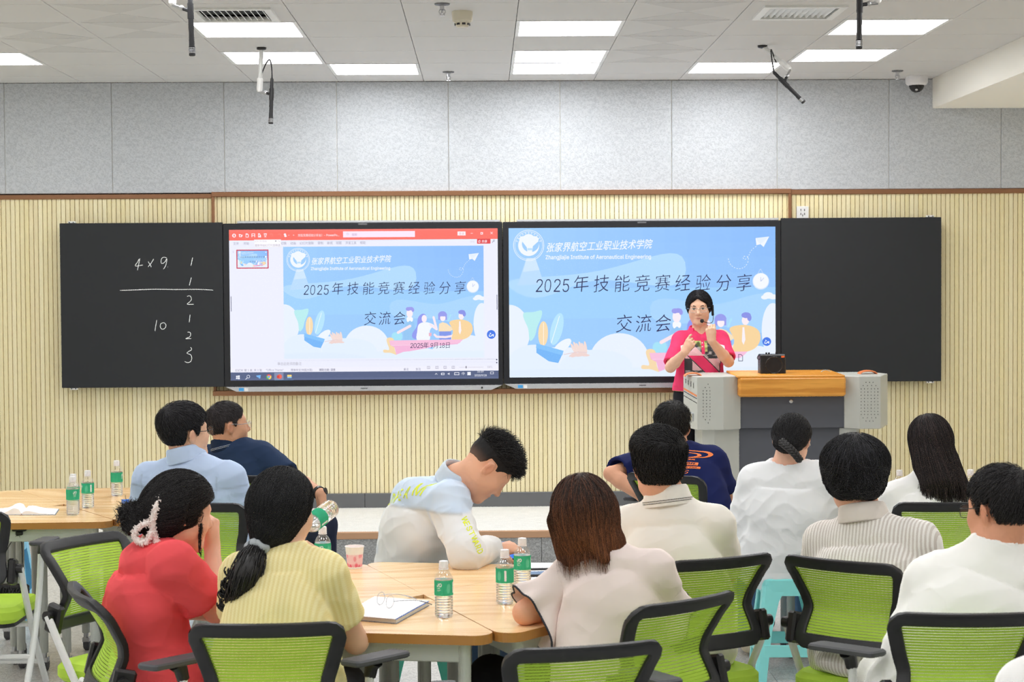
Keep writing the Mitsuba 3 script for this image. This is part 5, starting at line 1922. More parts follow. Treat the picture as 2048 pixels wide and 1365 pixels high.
        V = V + N * ((meshkit.fbm(V * [70, 70, 24], 3, seed) - 0.5) * 0.004)[:, None]
        c1 = lin(colour)
        c2 = c1 * 1.9 + 0.004 if colour2 is None else lin(colour2)
        st = meshkit.noise(V * [160, 160, 18], seed)[:, None] * 0.6 + meshkit.noise(V * [40, 40, 8], seed + 4)[:, None] * 0.4
        col = c1 * (1 - 0.5 * st) + c2 * 0.5 * st
        if tipc is not None:
            w = smooth01(tipc[1], tipc[2], V[:, 2])[:, None]
            col = col * w + (lin(tipc[0]) * (0.6 + 0.6 * st)) * (1 - w)
        if fade is not None:
            w = smooth01(nape - 0.002, nape + fade * 0.8, V[:, 2])[:, None]
            w = np.where((V[:, 1] < 0.03)[:, None], w, 1)
            col = col * w + lin((118, 92, 80)) * (1 - w)
        put(part_key(s.key, name), (s.H + (V * s.size) @ s.R.T, F), "m_hair", True, color=np.clip(col, 0, 1))
        s.hair_local = (V, N)
        if not strands:
            return s
        # strands combed along the surface
        if field is None:
            crown = np.array([0.012, -0.07, 0.105])
            field = lambda q: unit_rows(q - crown + np.array([0, 0.012, -0.012]))
        ok = np.nonzero((V[:, 2] > max(zmin, nape + 0.03 if fade else -9)))[0]
        ids = rng.choice(ok, strands)
        p = V[ids].copy()
        pts, nrm = [], []
        eps = 0.0015
        E3 = np.eye(3) * eps
        step = length / seg * rng.uniform(0.6, 1.2, strands)[:, None]
        ph = rng.uniform(0, 6.28, strands)
        jit = rng.normal(0, max(0.02, 0.10 + spread), (strands, 3))
        kk = rng.uniform(0, 1, strands)
        for i in range(seg + 1):
            f0 = c.f(p)
            n = unit_rows(np.stack([c.f(p + E3[a]) - f0 for a in range(3)], 1))
            off = 0.0012 + 0.002 * kk + lift * (i / seg) ** 1.5 * (0.4 + 0.9 * kk)
            p = p - n * (f0 - off)[:, None]
            pts.append(p)
            nrm.append(n)
            d = field(p) + jit
            if wave:
                d = d + wave * np.stack([np.sin(ph + i * 1.1), np.cos(ph + i * 1.1), 0 * ph], 1)
            d = unit_rows(d - (d * n).sum(1, keepdims=True) * n)
            p = p + d * step
        pts, nrm = np.stack(pts, 1), np.stack(nrm, 1)
        tn = np.gradient(pts, axis=1)
        bn = np.cross(tn, nrm)
        bn /= np.linalg.norm(bn, axis=2, keepdims=True) + 1e-12
        w = width * rng.uniform(0.6, 1.3, strands)[:, None] * np.array([0.5] + [1.0] * (seg - 1) + [0.12])[None] * np.linspace(1, 0.75, seg + 1)[None]
        A = pts - bn * w[..., None]
        B = pts + bn * w[..., None]
        T_ = pts + nrm * (0.45 * w[..., None])
        VV = np.stack([A, T_, B], 2).reshape(-1, 3)
        k = np.arange(strands)[:, None, None] * (seg + 1) * 3 + np.arange(seg)[None, :, None] * 3
        quads = []
        for a, b in ((0, 1), (1, 2), (2, 0)):
            quads.append(np.concatenate([k + a, k + b, k + 3 + b, k + 3 + a], 2).reshape(-1, 4))
        q = np.vstack(quads)
        FF = np.vstack([q[:, [0, 2, 1]], q[:, [0, 3, 2]]])
        mixv = rng.uniform(0, 1, strands) ** 2
        col = c1[None] * (1 - mixv[:, None]) + c2[None] * mixv[:, None]
        col = np.repeat(col, (seg + 1) * 3, 0)
        if tipc is not None:
            w = smooth01(tipc[1], tipc[2], VV[:, 2])[:, None]
            col = col * w + lin(tipc[0]) * (0.5 + 0.8 * np.repeat(mixv, (seg + 1) * 3)[:, None]) * (1 - w)
        put(part_key(s.key, name + "_strands"), (s.H + (VV * s.size) @ s.R.T, FF), "m_hair", True, color=np.clip(col, 0, 1))
        labels[f"{s.key}__{name}_strands"] = {"kind": "stuff"}
        return s

    def tails(s, where, n, length, field, width, c1, c2, seed, name="hair_ends", curl=0.012):
        """Free ends of hair hanging on below the combed mass."""
        V, N = s.hair_local
        rng = np.random.default_rng(seed)
        ids = rng.choice(np.nonzero(where(V))[0], n)
        seg = 8
        p = V[ids] - N[ids] * 0.002
        L = rng.uniform(*length, n)[:, None] / seg
        ph, am = rng.uniform(0, 6.28, n), rng.normal(0, curl, n)
        pts = [p]
        for i in range(seg):
            d = unit_rows(field(p) + rng.normal(0, 0.03, (n, 3)) + np.stack([am * 12 * np.sin(ph + i * 0.6), 0 * ph, 0 * ph], 1))
            p = p + d * L
            pts.append(p)
        pts = np.stack(pts, 1)
        tn = np.gradient(pts, axis=1)
        nr = np.repeat(N[ids][:, None], seg + 1, 1)
        bn = np.cross(tn, nr)
        bn /= np.linalg.norm(bn, axis=2, keepdims=True) + 1e-12
        w = width * rng.uniform(0.5, 1.3, n)[:, None, None] * np.linspace(1, 0.2, seg + 1)[None, :, None]
        VV = np.stack([pts - bn * w, pts + nr * w * 0.6, pts + bn * w], 2).reshape(-1, 3)
        k = np.arange(n)[:, None, None] * (seg + 1) * 3 + np.arange(seg)[None, :, None] * 3
        q = np.vstack([np.concatenate([k + a, k + b, k + 3 + b, k + 3 + a], 2).reshape(-1, 4) for a, b in ((0, 1), (1, 2), (2, 0))])
        m = rng.uniform(0, 1, n)[:, None] ** 2
        col = np.repeat(lin(c1)[None] * (1 - m) + lin(c2)[None] * m, (seg + 1) * 3, 0)
        put(part_key(s.key, name), (s.H + (VV * s.size) @ s.R.T, np.vstack([q[:, [0, 2, 1]], q[:, [0, 3, 2]]])), "m_hair", True, color=col)
        labels[f"{s.key}__{name}"] = {"kind": "stuff"}
        return s

    def loc(s, q):
        return s.H + s.R @ (np.asarray(q, float) * s.size)

    def glasses(s, frame="chrome", rim=True, y=0.108, w=0.026, hgt=0.019):
        k = part_key(s.key, "glasses")
        ms = []
        for x in (-1, 1):
            t = np.linspace(0, 2 * PI, 25)[:-1]
            ring = [s.loc((x * 0.034 + w * math.copysign(abs(math.cos(a)) ** 0.7, math.cos(a)), y - 0.006 * abs(math.cos(a)), -0.006 + hgt * math.copysign(abs(math.sin(a)) ** 0.7, math.sin(a)))) for a in t]
            ms.append(tube(ring, 0.0011, 6, closed=True))
            ms.append(tube(spline([s.loc((x * 0.06, y - 0.006, 0.004)), s.loc((x * 0.078, y - 0.03, 0.006)), s.loc((x * 0.0815, 0.03, 0.008)), s.loc((x * 0.0835, -0.004, 0.012)), s.loc((x * 0.085, -0.03, -0.012))], 16), 0.0015, 6))
        ms.append(tube(spline([s.loc((-0.009, y, 0.0)), s.loc((0, y + 0.002, 0.003)), s.loc((0.009, y, 0.0))], 8), 0.0012, 6))
        put(k, cat(ms), frame, True)
        for x in (-1, 1):
            v = [s.loc((x * 0.034 + (w - 0.001) * math.cos(a), y - 0.004, -0.006 + (hgt - 0.001) * math.sin(a))) for a in np.linspace(0, 2 * PI, 21)[:-1]]
            v = np.array([s.loc((x * 0.034, y - 0.0025, -0.006))] + v)
            f = np.array([[0, 1 + i, 1 + (i + 1) % 20] for i in range(20)])
            put(k + f"__lens{'' if x < 0 else '_001'}", (v, f), "lens_glass")
        return s

    def decal(s, shape, bsdf, centre, right, up, direction, name, lift=0.0025, scale=1.0):
        """Flat print pressed onto the shirt: shape in metres, placed at centre and pushed along direction onto the cloth."""
        ms = []
        for g in getattr(shape, "geoms", [shape]):
            if g.geom_type != "Polygon" or g.area < 1e-8:
                continue
            g = g.segmentize(0.012)
            v, f = trimesh.creation.triangulate_polygon(g, engine="earcut")
            ms.append(trimesh.Trimesh(np.c_[v, 0 * v[:, 0]], f, process=False))
        m = cat(ms)
        for _ in range(3):
            e = m.edges_unique_length
            if e.max() < 0.03:
                break
            m = m.subdivide()
        q = m.vertices
        P = centre + q[:, :1] * right + q[:, 1:2] * up
        # the cloth mesh's nearest surface along the direction
        V, F = s.shirt
        tm = trimesh.Trimesh(V, F, process=False)
        O = P - direction * 0.4
        loc_, ri, _ = tm.ray.intersects_location(O, np.repeat(direction[None], len(O), 0), multiple_hits=True)
        best = np.full(len(O), 9.0)
        for l, r in zip(loc_, ri):
            dd = (l - O[r]) @ direction
            best[r] = min(best[r], dd)
        miss = best > 8
        best[miss] = np.median(best[~miss]) if (~miss).any() else 0.4
        Q = O + direction * (best - lift)[:, None]
        m = trimesh.Trimesh(Q, m.faces, process=False)
        put(part_key(s.key, name), m, bsdf, True)


def smooth01(a, b, x):
    t = np.clip((np.asarray(x) - a) / (b - a), 0, 1)
    return t * t * (3 - 2 * t)


def unit_rows(v):
    return v / (np.linalg.norm(v, axis=1, keepdims=True) + 1e-12)


mat("eye_white", (232, 226, 220), 0.3)
mat("eye_dark", (34, 26, 24), 0.3)
mat("brow_dark", (44, 36, 34), 0.7)
# ================================================================ the people
def seatpt(i):
    """Where the sitter of chair number i sits."""
    (x, y), a = SEATS[i]
    return np.array([x + 0.045 * math.sin(a), y + 0.045 * math.cos(a), 0.565]), math.degrees(a)


mat("print_orange", (240, 128, 72), 0.7)
mat("print_lime", (222, 232, 70), 0.7)
mat("line_dark", (40, 42, 52), 0.8)
mat("line_pale", (206, 214, 222), 0.8)

# --- the speaker, standing on the platform
p = Person("woman in a pink patterned polo shirt speaking beside the lectern with a headset microphone",
           at(1398, 617, 11.8), 190, -3, 2, at(1400, 667, 11.82), SL=at(1440, 680, 11.82), SR=at(1361, 682, 11.82), EL=at(1457, 724, 11.66), ER=at(1341, 735, 11.68),
           WL=at(1423, 682, 11.52), WR=at(1369, 705, 11.52), PV=np.array([at(1399, 800, 11.84)[0], 11.84, 1.02]), lyaw=183, size=0.95, female=True, arm=0.98, waist=0.148, slouch=0.0, stand=PLAT)
SP_HANDS = {-1: dict(fwd=(-0.10, -0.12, 0.95), palm=(0.15, 0.97, 0.2), side=-1, fingers=[(50, 70, 30), (62, 80, 40), (68, 85, 45), (72, 85, 45)], thumb=(0.25, 0.9, 0.5)),
            1: dict(fwd=(0.45, -0.1, 0.8), palm=(0.3, 0.95, -0.1), side=1, fingers=[(28, 38, 20), (60, 75, 40), (66, 82, 45), (70, 84, 45)], thumb=(0.3, 0.9, 0.5))}
p.body(0.0048, SP_HANDS).eyes()


def f_print(P, n, uv):
    x, z = -uv.x, uv.y          # z below the shoulders
    a, b = (x + z) * 0.7071, (x - z) * 0.7071
    pink, white, dark, rose, blue = (0.80, 0.055, 0.16), (0.84, 0.80, 0.82), (0.06, 0.06, 0.065), (0.78, 0.50, 0.53), (0.20, 0.23, 0.42)
    c = mi.Color3f(*pink)
    sel = lambda m, v: dr.select(m, mi.Color3f(*v), c)
    mid = (dr.abs(x) < 0.118) & (z < -0.03)
    c = sel(mid, rose)
    g = fbm(x * 40, z * 60, 1.0, 3)
    pic = mix((0.05, 0.05, 0.055), (0.42, 0.40, 0.40), smoothstep(0.35, 0.7, g))
    c = dr.select(mid & (a > 0.0) & (b > 0.0) & (z > -0.17), pic, c)
    grn = mix((0.10, 0.12, 0.05), (0.55, 0.56, 0.22), smoothstep(0.3, 0.7, g))
    c = dr.select((dr.abs(x) < 0.10) & (z < 0.0) & (z > -0.12) & (a > -0.062), pic, c)
    c = dr.select((dr.abs(x + 0.01) < 0.045) & (z < 0.0) & (z > -0.075) & (a > -0.045), grn, c)
    c = sel((dr.abs(x - 0.004) < 0.011) & (z > -0.09), pink)
    c = sel(mid & (x < -0.07) & (z < -0.12) & (z > -0.20), dark)
    c = dr.select(mid & (z < -0.20) & (z > -0.30) & (x < 0.03) & (a < -0.13), pic, c)
    c = sel(mid & (x > 0.03) & (z < -0.27), white)
    c = sel((dr.abs(a + 0.105) < 0.036) & (b > -0.03) & (b < 0.25) & (z < -0.10), pink)
    c = sel((dr.abs(b - 0.215) < 0.024) & (a < -0.13) & (a > -0.22), blue)
    c = sel((z < -0.34) & (x < -0.02), (0.62, 0.30, 0.20))
    c = sel((dr.abs(x + 0.085) < 0.03) & (dr.abs(z + 0.40) < 0.018), white)
    c = sel((dr.abs(dr.abs(x) - 0.128) < 0.018) & (dr.abs(z + 0.055 + dr.abs(x) * 0.3 - 0.04) < 0.026), white)
    c = sel((z < -0.355) & (x < -0.10), pink)
    ed = (dr.abs(dr.abs(x) - 0.119) < 0.0028) & (z < -0.06) & (z > -0.36)
    ed |= ((dr.abs(a + 0.069) < 0.003) | (dr.abs(a + 0.142) < 0.003)) & (b > -0.03) & (b < 0.25) & (z < -0.1)
    ed |= mid & (dr.abs(b + 0.01) < 0.003) & (z > -0.2)
    return dr.select(ed, mi.Color3f(*dark), c)


mat("m_speaker_top", 0, 0.85, spec=0.15, tex=mikit.proc(f_print))
p.side_uv = True
p.top((214, 52, 96), "polo_shirt", sleeve=0.86, sleeve_r=(0.058, 0.058), ease=0.012, flare=0.012, wrinkle=0.005, neck=0.06, neck_drop=0.012, bsdf="m_speaker_top", h=0.0055, hem=1.052, vneck=0.055)
p.collar((232, 64, 112), 0.034, 0.064, open_front=2.2)
for dz in (-0.05, -0.075):
    part(p.key, "button", sphere(p.N + [0.0, -0.112 + dz * 0.2, dz - 0.012], 0.0045, 1), "cap_white", True)
p.trousers((32, 33, 38)).shoes((40, 40, 44))
p.hair(top=0.017, part_z=0.03, sides=0.012, back=0.02, nape=-0.075, front=0.045, sideburn=-0.035, ear=False, strands=2400, length=0.075, width=0.0014, h=0.005, seed=3,
       field=lambda q: unit_rows(np.stack([np.sign(q[:, 0] - 0.004) * 1.0, 0.1 - 0.5 * (q[:, 1] > 0.0), -0.55 + 0 * q[:, 0]], 1)),
       extra=[(Ell((-0.068, 0.02, 0.012), (0.017, 0.04, 0.045)), 0.012), (Ell((0.068, 0.02, 0.012), (0.017, 0.04, 0.045)), 0.012)])
p.glasses("chrome", w=0.025, hgt=0.017, y=0.1)
k = part_key(p.key, "headset")
L_ = p.loc
put(k, cat(tube(spline([L_((-0.086, 0.0, 0.03)), L_((-0.09, -0.02, 0.045)), L_((-0.07, -0.1, 0.03)), L_((0.0, -0.135, 0.015)), L_((0.07, -0.1, 0.03)), L_((0.09, -0.02, 0.04))], 26), 0.0035, 6),
           moved(cbox(-0.008, 0.008, -0.014, 0.014, -0.045, 0.03, 0.004), p.A(L_((-0.096, -0.002, -0.01))))), "dark_plastic", True)
put(k + "__boom", tube(spline([L_((-0.098, 0.0, -0.05)), L_((-0.097, 0.02, -0.09)), L_((-0.075, 0.07, -0.105)), L_((-0.03, 0.115, -0.086))], 18), 0.002, 6), "dark_plastic", True)
put(k + "__microphone_foam", sphere(L_((-0.024, 0.122, -0.083)), (0.0135, 0.0135, 0.0135), 2), "grille_black", True)

# --- the man in the light blue shirt
PV, ly = seatpt(8)
p = Person("man with glasses in a light blue shirt seen from behind", at(371, 866, 7.52), 52, 7, 2, at(374, 916, 7.52),
           SL=at(299, 962, 7.6), SR=at(458, 962, 7.45), EL=at(283, 1065, 7.72), ER=at(490, 1062, 7.5), WL=at(320, 1100, 7.95), WR=at(545, 1085, 7.7), PV=PV, lyaw=ly, slouch=0.03, waist=0.16, bulk=1.05)
p.body()


def yoke(zc, c):
    def paint(s, V, N, col):
        z = V[:, 2] - s.mid[2]
        back = (N @ s.back) > -0.2
        x = (V - s.mid) @ s.side
        seam = np.exp(-((z - zc - 0.12 * np.abs(x)) / 0.004) ** 2) * back
        arm = np.exp(-((np.abs(x) - s.half + 0.01) / 0.005) ** 2) * (z < 0.03) * (z > -0.16)
        return col * (1 - 0.28 * np.clip(seam + 0.7 * arm, 0, 1))[:, None]
    return paint


p.top((182, 200, 230), "shirt", sleeve=0.92, sleeve_r=(0.072, 0.066), ease=0.022, wrinkle=0.009, flare=0.02, paint=yoke(-0.045, None), belly=0.02)
p.collar((186, 204, 234), 0.04, 0.064, open_front=0.8)
p.trousers((48, 52, 66)).shoes((36, 34, 34))
p.hair(top=0.024, sides=0.012, back=0.014, nape=-0.07, front=0.055, colour=(24, 23, 27), strands=2200, length=0.035, lift=0.002, width=0.0013, seed=5, fade=0.05,
       extra=[(Ell((0, -0.05, 0.06), (0.072, 0.065, 0.062)), 0.03)])
p.glasses("dark_plastic", w=0.026, hgt=0.019)

# --- the man in navy
PV, ly = seatpt(9)
p = Person("man with glasses and cropped hair in a dark navy polo shirt at left", at(456, 852, 8.66), 66, 6, 0, at(458, 893, 8.68),
           SL=at(409, 922, 8.76), SR=at(525, 914, 8.6), EL=at(400, 1000, 8.8), ER=at(594, 962, 8.46), WL=at(430, 1040, 9.0), WR=at(641, 988, 8.3), PV=PV, lyaw=ly, slouch=0.02, waist=0.16, bulk=1.05)
p.body(0.0065, {1: dict(fwd=(0.1, 0.1, -0.95), palm=(-0.6, -0.5, -0.1), side=-1, curl=(22, 28, 18), thumb=(0.35, 0.8, 0.35))}, tone=(206, 154, 124))
p.top((38, 54, 82), "polo_shirt", sleeve=0.75, sleeve_r=(0.07, 0.06), ease=0.02, wrinkle=0.007, flare=0.015, belly=0.03)
p.collar((32, 46, 70), 0.036, 0.066, stripe="line_pale", open_front=0.8)
p.trousers((34, 40, 60)).shoes((36, 34, 34))
p.hair(top=0.009, sides=0.005, back=0.007, nape=-0.066, front=0.062, colour=(38, 34, 36), strands=2000, length=0.022, width=0.0012, lift=0.002, seed=6, fade=0.06)
p.glasses("chrome", w=0.024, hgt=0.016)
k = part_key(p.key, "wristwatch")
d = unit(p.WR - p.ER)
put(k, cat(tube([p.WR - d * 0.024, p.WR - d * 0.006], 0.0325, 18), cyl(p.WR - d * 0.015 + [0.03, -0.01, 0.008], p.WR - d * 0.015 + [0.037, -0.012, 0.01], 0.017, 16)), "dark_plastic", 40)

# --- the woman in red
PV, ly = seatpt(11)
p = Person("woman in a red T-shirt resting her chin on her fist, fluffy white hair clip", at(362, 1026, 5.28), 60, -10, 4, at(318, 1092, 5.28),
           SL=at(300, 1124, 5.42), SR=at(348, 1134, 5.12), EL=at(350, 1210, 5.6), ER=at(432, 1224, 5.22), WL=at(440, 1232, 5.7), WR=at(424, 1095, 5.4), PV=PV, lyaw=62, size=0.95, female=True, slouch=0.08, waist=0.14, bulk=0.9, arm=0.95)
p.body(0.006, {1: dict(fwd=(0.02, 0.05, 0.95), palm=(-0.9, 0.35, 0.0), side=-1, fingers=[(60, 80, 40), (66, 84, 45), (70, 86, 45), (74, 86, 45)], thumb=(0.2, 0.9, 0.4))}, tone=(230, 176, 150))
p.top((228, 84, 90), "t_shirt", sleeve=0.70, sleeve_r=(0.068, 0.072), ease=0.018, wrinkle=0.012, flare=0.02, neck=0.058, blend=0.018)
p.trousers((60, 60, 66)).shoes((210, 205, 200))
p.hair(top=0.022, sides=0.016, back=0.028, nape=-0.085, front=0.055, sideburn=-0.05, ear=False, strands=3600, length=0.1, width=0.0012, seed=7, colour=(20, 18, 20),
       field=lambda q: unit_rows(np.array([-0.02, -0.15, -0.045]) - q + 1e-4),
       extra=[(Ell((0, -0.06, -0.01), (0.07, 0.075, 0.09)), 0.03), (Ell((-0.01, -0.145, -0.035), (0.045, 0.034, 0.045)), 0.02), (Ell((-0.02, -0.165, -0.02), (0.03, 0.028, 0.03)), 0.02), (Ell((0.005, -0.155, -0.06), (0.03, 0.026, 0.028)), 0.02),
              (Cone((0.073, 0.045, -0.02), (0.07, 0.062, -0.125), 0.006, 0.002), 0.008)])
V, N = p.hair_local
w = p.loc
mat("m_fluff", (238, 228, 224), 0.95, sheen=0.6)
rng = np.random.default_rng(4)
base = [spline([w((0.052, -0.098, 0.055)), w((0.068, -0.112, 0.01)), w((0.062, -0.108, -0.05)), w((0.072, -0.085, -0.095))], 30),
        spline([w((0.062, -0.108, -0.03)), w((0.05, -0.145, -0.05)), w((0.045, -0.155, -0.085)), w((0.062, -0.13, -0.098)), w((0.066, -0.11, -0.06))], 30)]
fl = [tube(b, 0.008, 8) for b in base]
for b in base:
    for _ in range(420):
        c = b[rng.integers(0, len(b))] + rng.normal(0, 0.002, 3)
        d = unit(rng.normal(0, 1, 3))
        fl.append(tube([c + d * 0.005, c + d * 0.0095 + rng.normal(0, 0.001, 3), c + d * 0.0115 + rng.normal(0, 0.002, 3)], [0.0024, 0.0018, 0.0008], 4))
part(p.key, "claw_clip", cat(fl), "m_fluff", True, label="white fluffy hair clip")
rng = np.random.default_rng(9)
bun = []
for _ in range(420):
    d = unit(rng.normal(0, 1, 3) + [-0.2, -0.6, 0.25])
    c = w((-0.012, -0.15, -0.03)) + p.R @ (d * 0.028)
    e = p.R @ d
    bun.append(tube(spline([c, c + e * 0.012 + rng.normal(0, 0.004, 3), c + e * 0.02 + rng.normal(0, 0.009, 3)], 5), [0.0016, 0.0016, 0.0013, 0.0009, 0.0004], 4))
part(p.key, "bun_ends", cat(bun), "hair_plain" if "hair_plain" in scene else mat("hair_plain", (24, 22, 24), 0.4), True)

# --- the woman in yellow
PV, ly = seatpt(0)
p = Person("woman in a yellow knit top seen from behind, low ponytail in a grey scrunchie", at(566, 1022, 5.06), 26, -4, 0, at(562, 1098, 5.04),
           SL=at(486, 1156, 5.06), SR=at(648, 1154, 5.0), EL=at(470, 1270, 5.14), ER=at(712, 1284, 5.12), WL=at(540, 1280, 5.4), WR=at(650, 1150, 5.32), PV=PV, lyaw=6, size=0.95, female=True, slouch=0.035, waist=0.15)
p.body(0.006, {1: dict(fwd=(-0.35, 0.2, 0.85), palm=(-0.8, 0.2, -0.3), side=-1, curl=(35, 45, 25))})


def f_knit(P, n, uv):
    u, v = uv.x * 150, uv.y * 150
    a = dr.sin(u * 3.14159 + dr.floor(v) * 3.14159) * dr.sin(v * 3.14159)
    t = smoothstep(-0.6, 0.7, a)
    return mix((0.78, 0.66, 0.31), (0.88, 0.785, 0.45), t) * (0.93 + 0.12 * fbm(uv.x * 18, uv.y * 18, 2.0, 2))


mat("m_knit", 0, 0.95, spec=0.1, sheen=0.4, tex=mikit.proc(f_knit))
p.top((232, 214, 144), "knit_top", sleeve=0.64, sleeve_r=(0.066, 0.062), ease=0.026, wrinkle=0.007, flare=0.028, neck=0.058, bsdf="m_knit", belly=0.01)
p.trousers((70, 70, 78)).shoes((60, 58, 58))
p.hair(top=0.02, sides=0.017, back=0.026, nape=-0.1, front=0.052, sideburn=-0.055, ear=False, strands=3800, length=0.12, width=0.0012, seed=8, colour=(16, 16, 19), seg=8,
       field=lambda q: unit_rows(np.array([-0.022, -0.10, -0.112]) - q + 1e-4),
       extra=[(Ell((0.0, -0.05, -0.02), (0.074, 0.07, 0.1)), 0.03), (Cone((-0.01, -0.08, -0.07), (-0.021, -0.097, -0.106), 0.05, 0.022), 0.03)])
cp = spline([p.loc((-0.022, -0.10, -0.112)), p.loc((-0.018, -0.14, -0.15)), p.loc((-0.028, -0.155, -0.20)), p.loc((-0.055, -0.152, -0.245)), p.loc((-0.09, -0.147, -0.272))], 24)
rng = np.random.default_rng(12)
pt = [tube(cp, [0.016 + 0.028 * math.sin(PI * min(1, i / 20)) ** 0.8 for i in range(24)], 12)]
for _ in range(340):
    o = rng.normal(0, 1, 3)
    o = unit(o)
    n = 24 if rng.random() < 0.7 else int(rng.integers(12, 22))
    rad = np.array([0.014 + 0.034 * math.sin(PI * min(1, i / 21)) ** 0.7 for i in range(n)]) * rng.uniform(0.75, 1.06)
    ph = rng.uniform(0, 6.28)
    curl = np.stack([np.cos(ph + np.arange(n) * 0.45), np.sin(ph + np.arange(n) * 0.45), 0 * np.arange(n)], 1) * (0.006 * (np.arange(n) / n)[:, None])
    pts = cp[:n] + o[None] * rad[:, None] + curl
    pt.append(tube(pts[::2], np.linspace(0.0026, 0.0008, len(pts[::2])), 4))
for (q, r) in (((-0.098, -0.147, -0.272), 0.022), ((-0.085, -0.152, -0.215), 0.02), ((-0.10, -0.145, -0.24), 0.016), ((-0.075, -0.15, -0.18), 0.016)):
    c = p.loc(q)
    for _ in range(26):
        ph, t0 = rng.uniform(0, 6.28), rng.uniform(-0.8, 0.8)
        a = np.linspace(t0, t0 + 4.2, 12)
        rr = r * rng.uniform(0.7, 1.1)
        pts = c + np.stack([-rr * np.cos(a), 0.012 * np.sin(ph) + 0 * a, -rr * np.sin(a) * 0.9], 1) + rng.normal(0, 0.004, 3)
        pt.append(tube(pts, np.linspace(0.003, 0.0009, 12), 4))
part(p.key, "ponytail", cat(pt), "hair_plain", True)
sc = []
a = np.linspace(0, 2 * PI, 60, endpoint=False)
c0, ax = p.loc((-0.021, -0.103, -0.112)), unit(p.loc((-0.018, -0.14, -0.15)) - p.loc((-0.02, -0.085, -0.095)))
e1 = unit(np.cross(ax, [1, 0, 0.2]))
e2 = np.cross(ax, e1)
ring = c0 + np.outer(np.cos(a) * (0.026 + 0.003 * np.sin(a * 9)), e1) + np.outer(np.sin(a) * (0.026 + 0.003 * np.sin(a * 9 + 1)), e2) + np.outer(0.003 * np.sin(a * 7), ax)
mat("scrunchie_grey", (168, 174, 180), 0.8, sheen=0.3)
part(p.key, "scrunchie", tube(ring, 0.0125 + 0.0035 * np.sin(a * 14), 10, closed=True), "scrunchie_grey", True, label="grey scrunchie")

# --- the man in pale denim
p = Person("man in a pale denim shirt with lime lettering, bent over his phone", at(976, 936, 6.6), 80, -54, 0, at(916, 962, 6.64),
           SL=at(826, 1000, 6.78), SR=at(897, 1010, 6.52), EL=at(930, 1085, 6.95), ER=at(934, 1108, 6.28), WL=at(940, 1095, 6.72), WR=at(988, 1102, 6.5), PV=np.array([-0.26, 6.74, 0.56]), lyaw=45, slouch=0.05, waist=0.15, bulk=0.95)
p.body(0.006, {1: dict(fwd=(0.8, 0.3, 0.1), palm=(0.1, 0.5, -0.8), side=-1, curl=(40, 45, 25)), -1: dict(fwd=(0.6, -0.3, -0.4), palm=(0.1, -0.4, 0.9), side=1, curl=(50, 60, 35))}, tone=(226, 172, 142))


def denim(s, V, N, col):
    z = V[:, 2] - s.mid[2]
    x = (V - s.mid) @ s.side
    nb = meshkit.fbm(V * 9, 3, 6)
    blue = lin((196, 212, 232))
    yk = smooth01(-0.035, -0.02, z - 0.02) * 0.9
    low = 0.45 * smooth01(-0.26, -0.42, z) + 0.5 * np.exp(-((np.abs(x) - s.half) / 0.012) ** 2) * (z < 0.05) * (z > -0.2)
    w = np.clip(yk + low + 0.35 * (nb - 0.5), 0, 1)[:, None]
    seam = np.exp(-((z + 0.01) / 0.006) ** 2)[:, None] * ((N @ s.back) > 0)[:, None]
    return (col * (1 - w) + blue * w) * (1 - 0.25 * seam)


p.top((226, 226, 226), "denim_shirt", long=0.9, sleeve_r=(0.074, 0.064), cuff_r=0.052, ease=0.022, wrinkle=0.013, flare=0.012, paint=denim, neck=0.064)
p.collar((204, 216, 230), 0.04, 0.062, open_front=0.6)
p.trousers((70, 84, 110)).shoes((220, 220, 220))
p.hair(top=0.022, sides=0.003, back=0.005, nape=-0.04, front=0.06, zmin=0.045, colour=(20, 19, 21), strands=2600, length=0.042, lift=0.02, width=0.0013, seed=10, fade=0.085, spread=0.25,
       field=lambda q: unit_rows(np.stack([q[:, 0] * 2, 0.7 + 0 * q[:, 0], 0.6 + 0 * q[:, 0]], 1)))
up = unit(np.array([0.0, 0.15, 0.98]))
rgt = unit(p.SR - p.SL)
bdir = unit(p.back * -1)
for i, ch in enumerate("DREAM"):
    g = affinity.scale(text_shape(ch, 0.043, bold=1), 0.8, 1.0, origin=(0, 0))
    if not g.is_empty:
        p.decal(g, "print_lime", p.mid + rgt * (-0.135 + 0.046 * i) + [0, 0, -0.012 + 0.012 * i], rgt, unit(np.array([0, 0, 1.0]) - 0.25 * rgt), bdir, "lettering")
sd = unit(p.ER - p.SR)
vw = unit(np.array([-0.1, 1.0, -0.05]))
for i, ch in enumerate("WESTWARD"):
    g = affinity.scale(text_shape(ch, 0.030, bold=2), 0.95, 0.72, origin=(0, 0))
    if not g.is_empty:
        c = p.SR + (p.ER - p.SR) * (0.22 + 0.095 * i) + [0.022 + 0.002 * i, 0, 0]
        p.decal(g, "print_lime", c, sd, unit(np.cross(vw, sd)) * -1, vw, "sleeve_lettering")

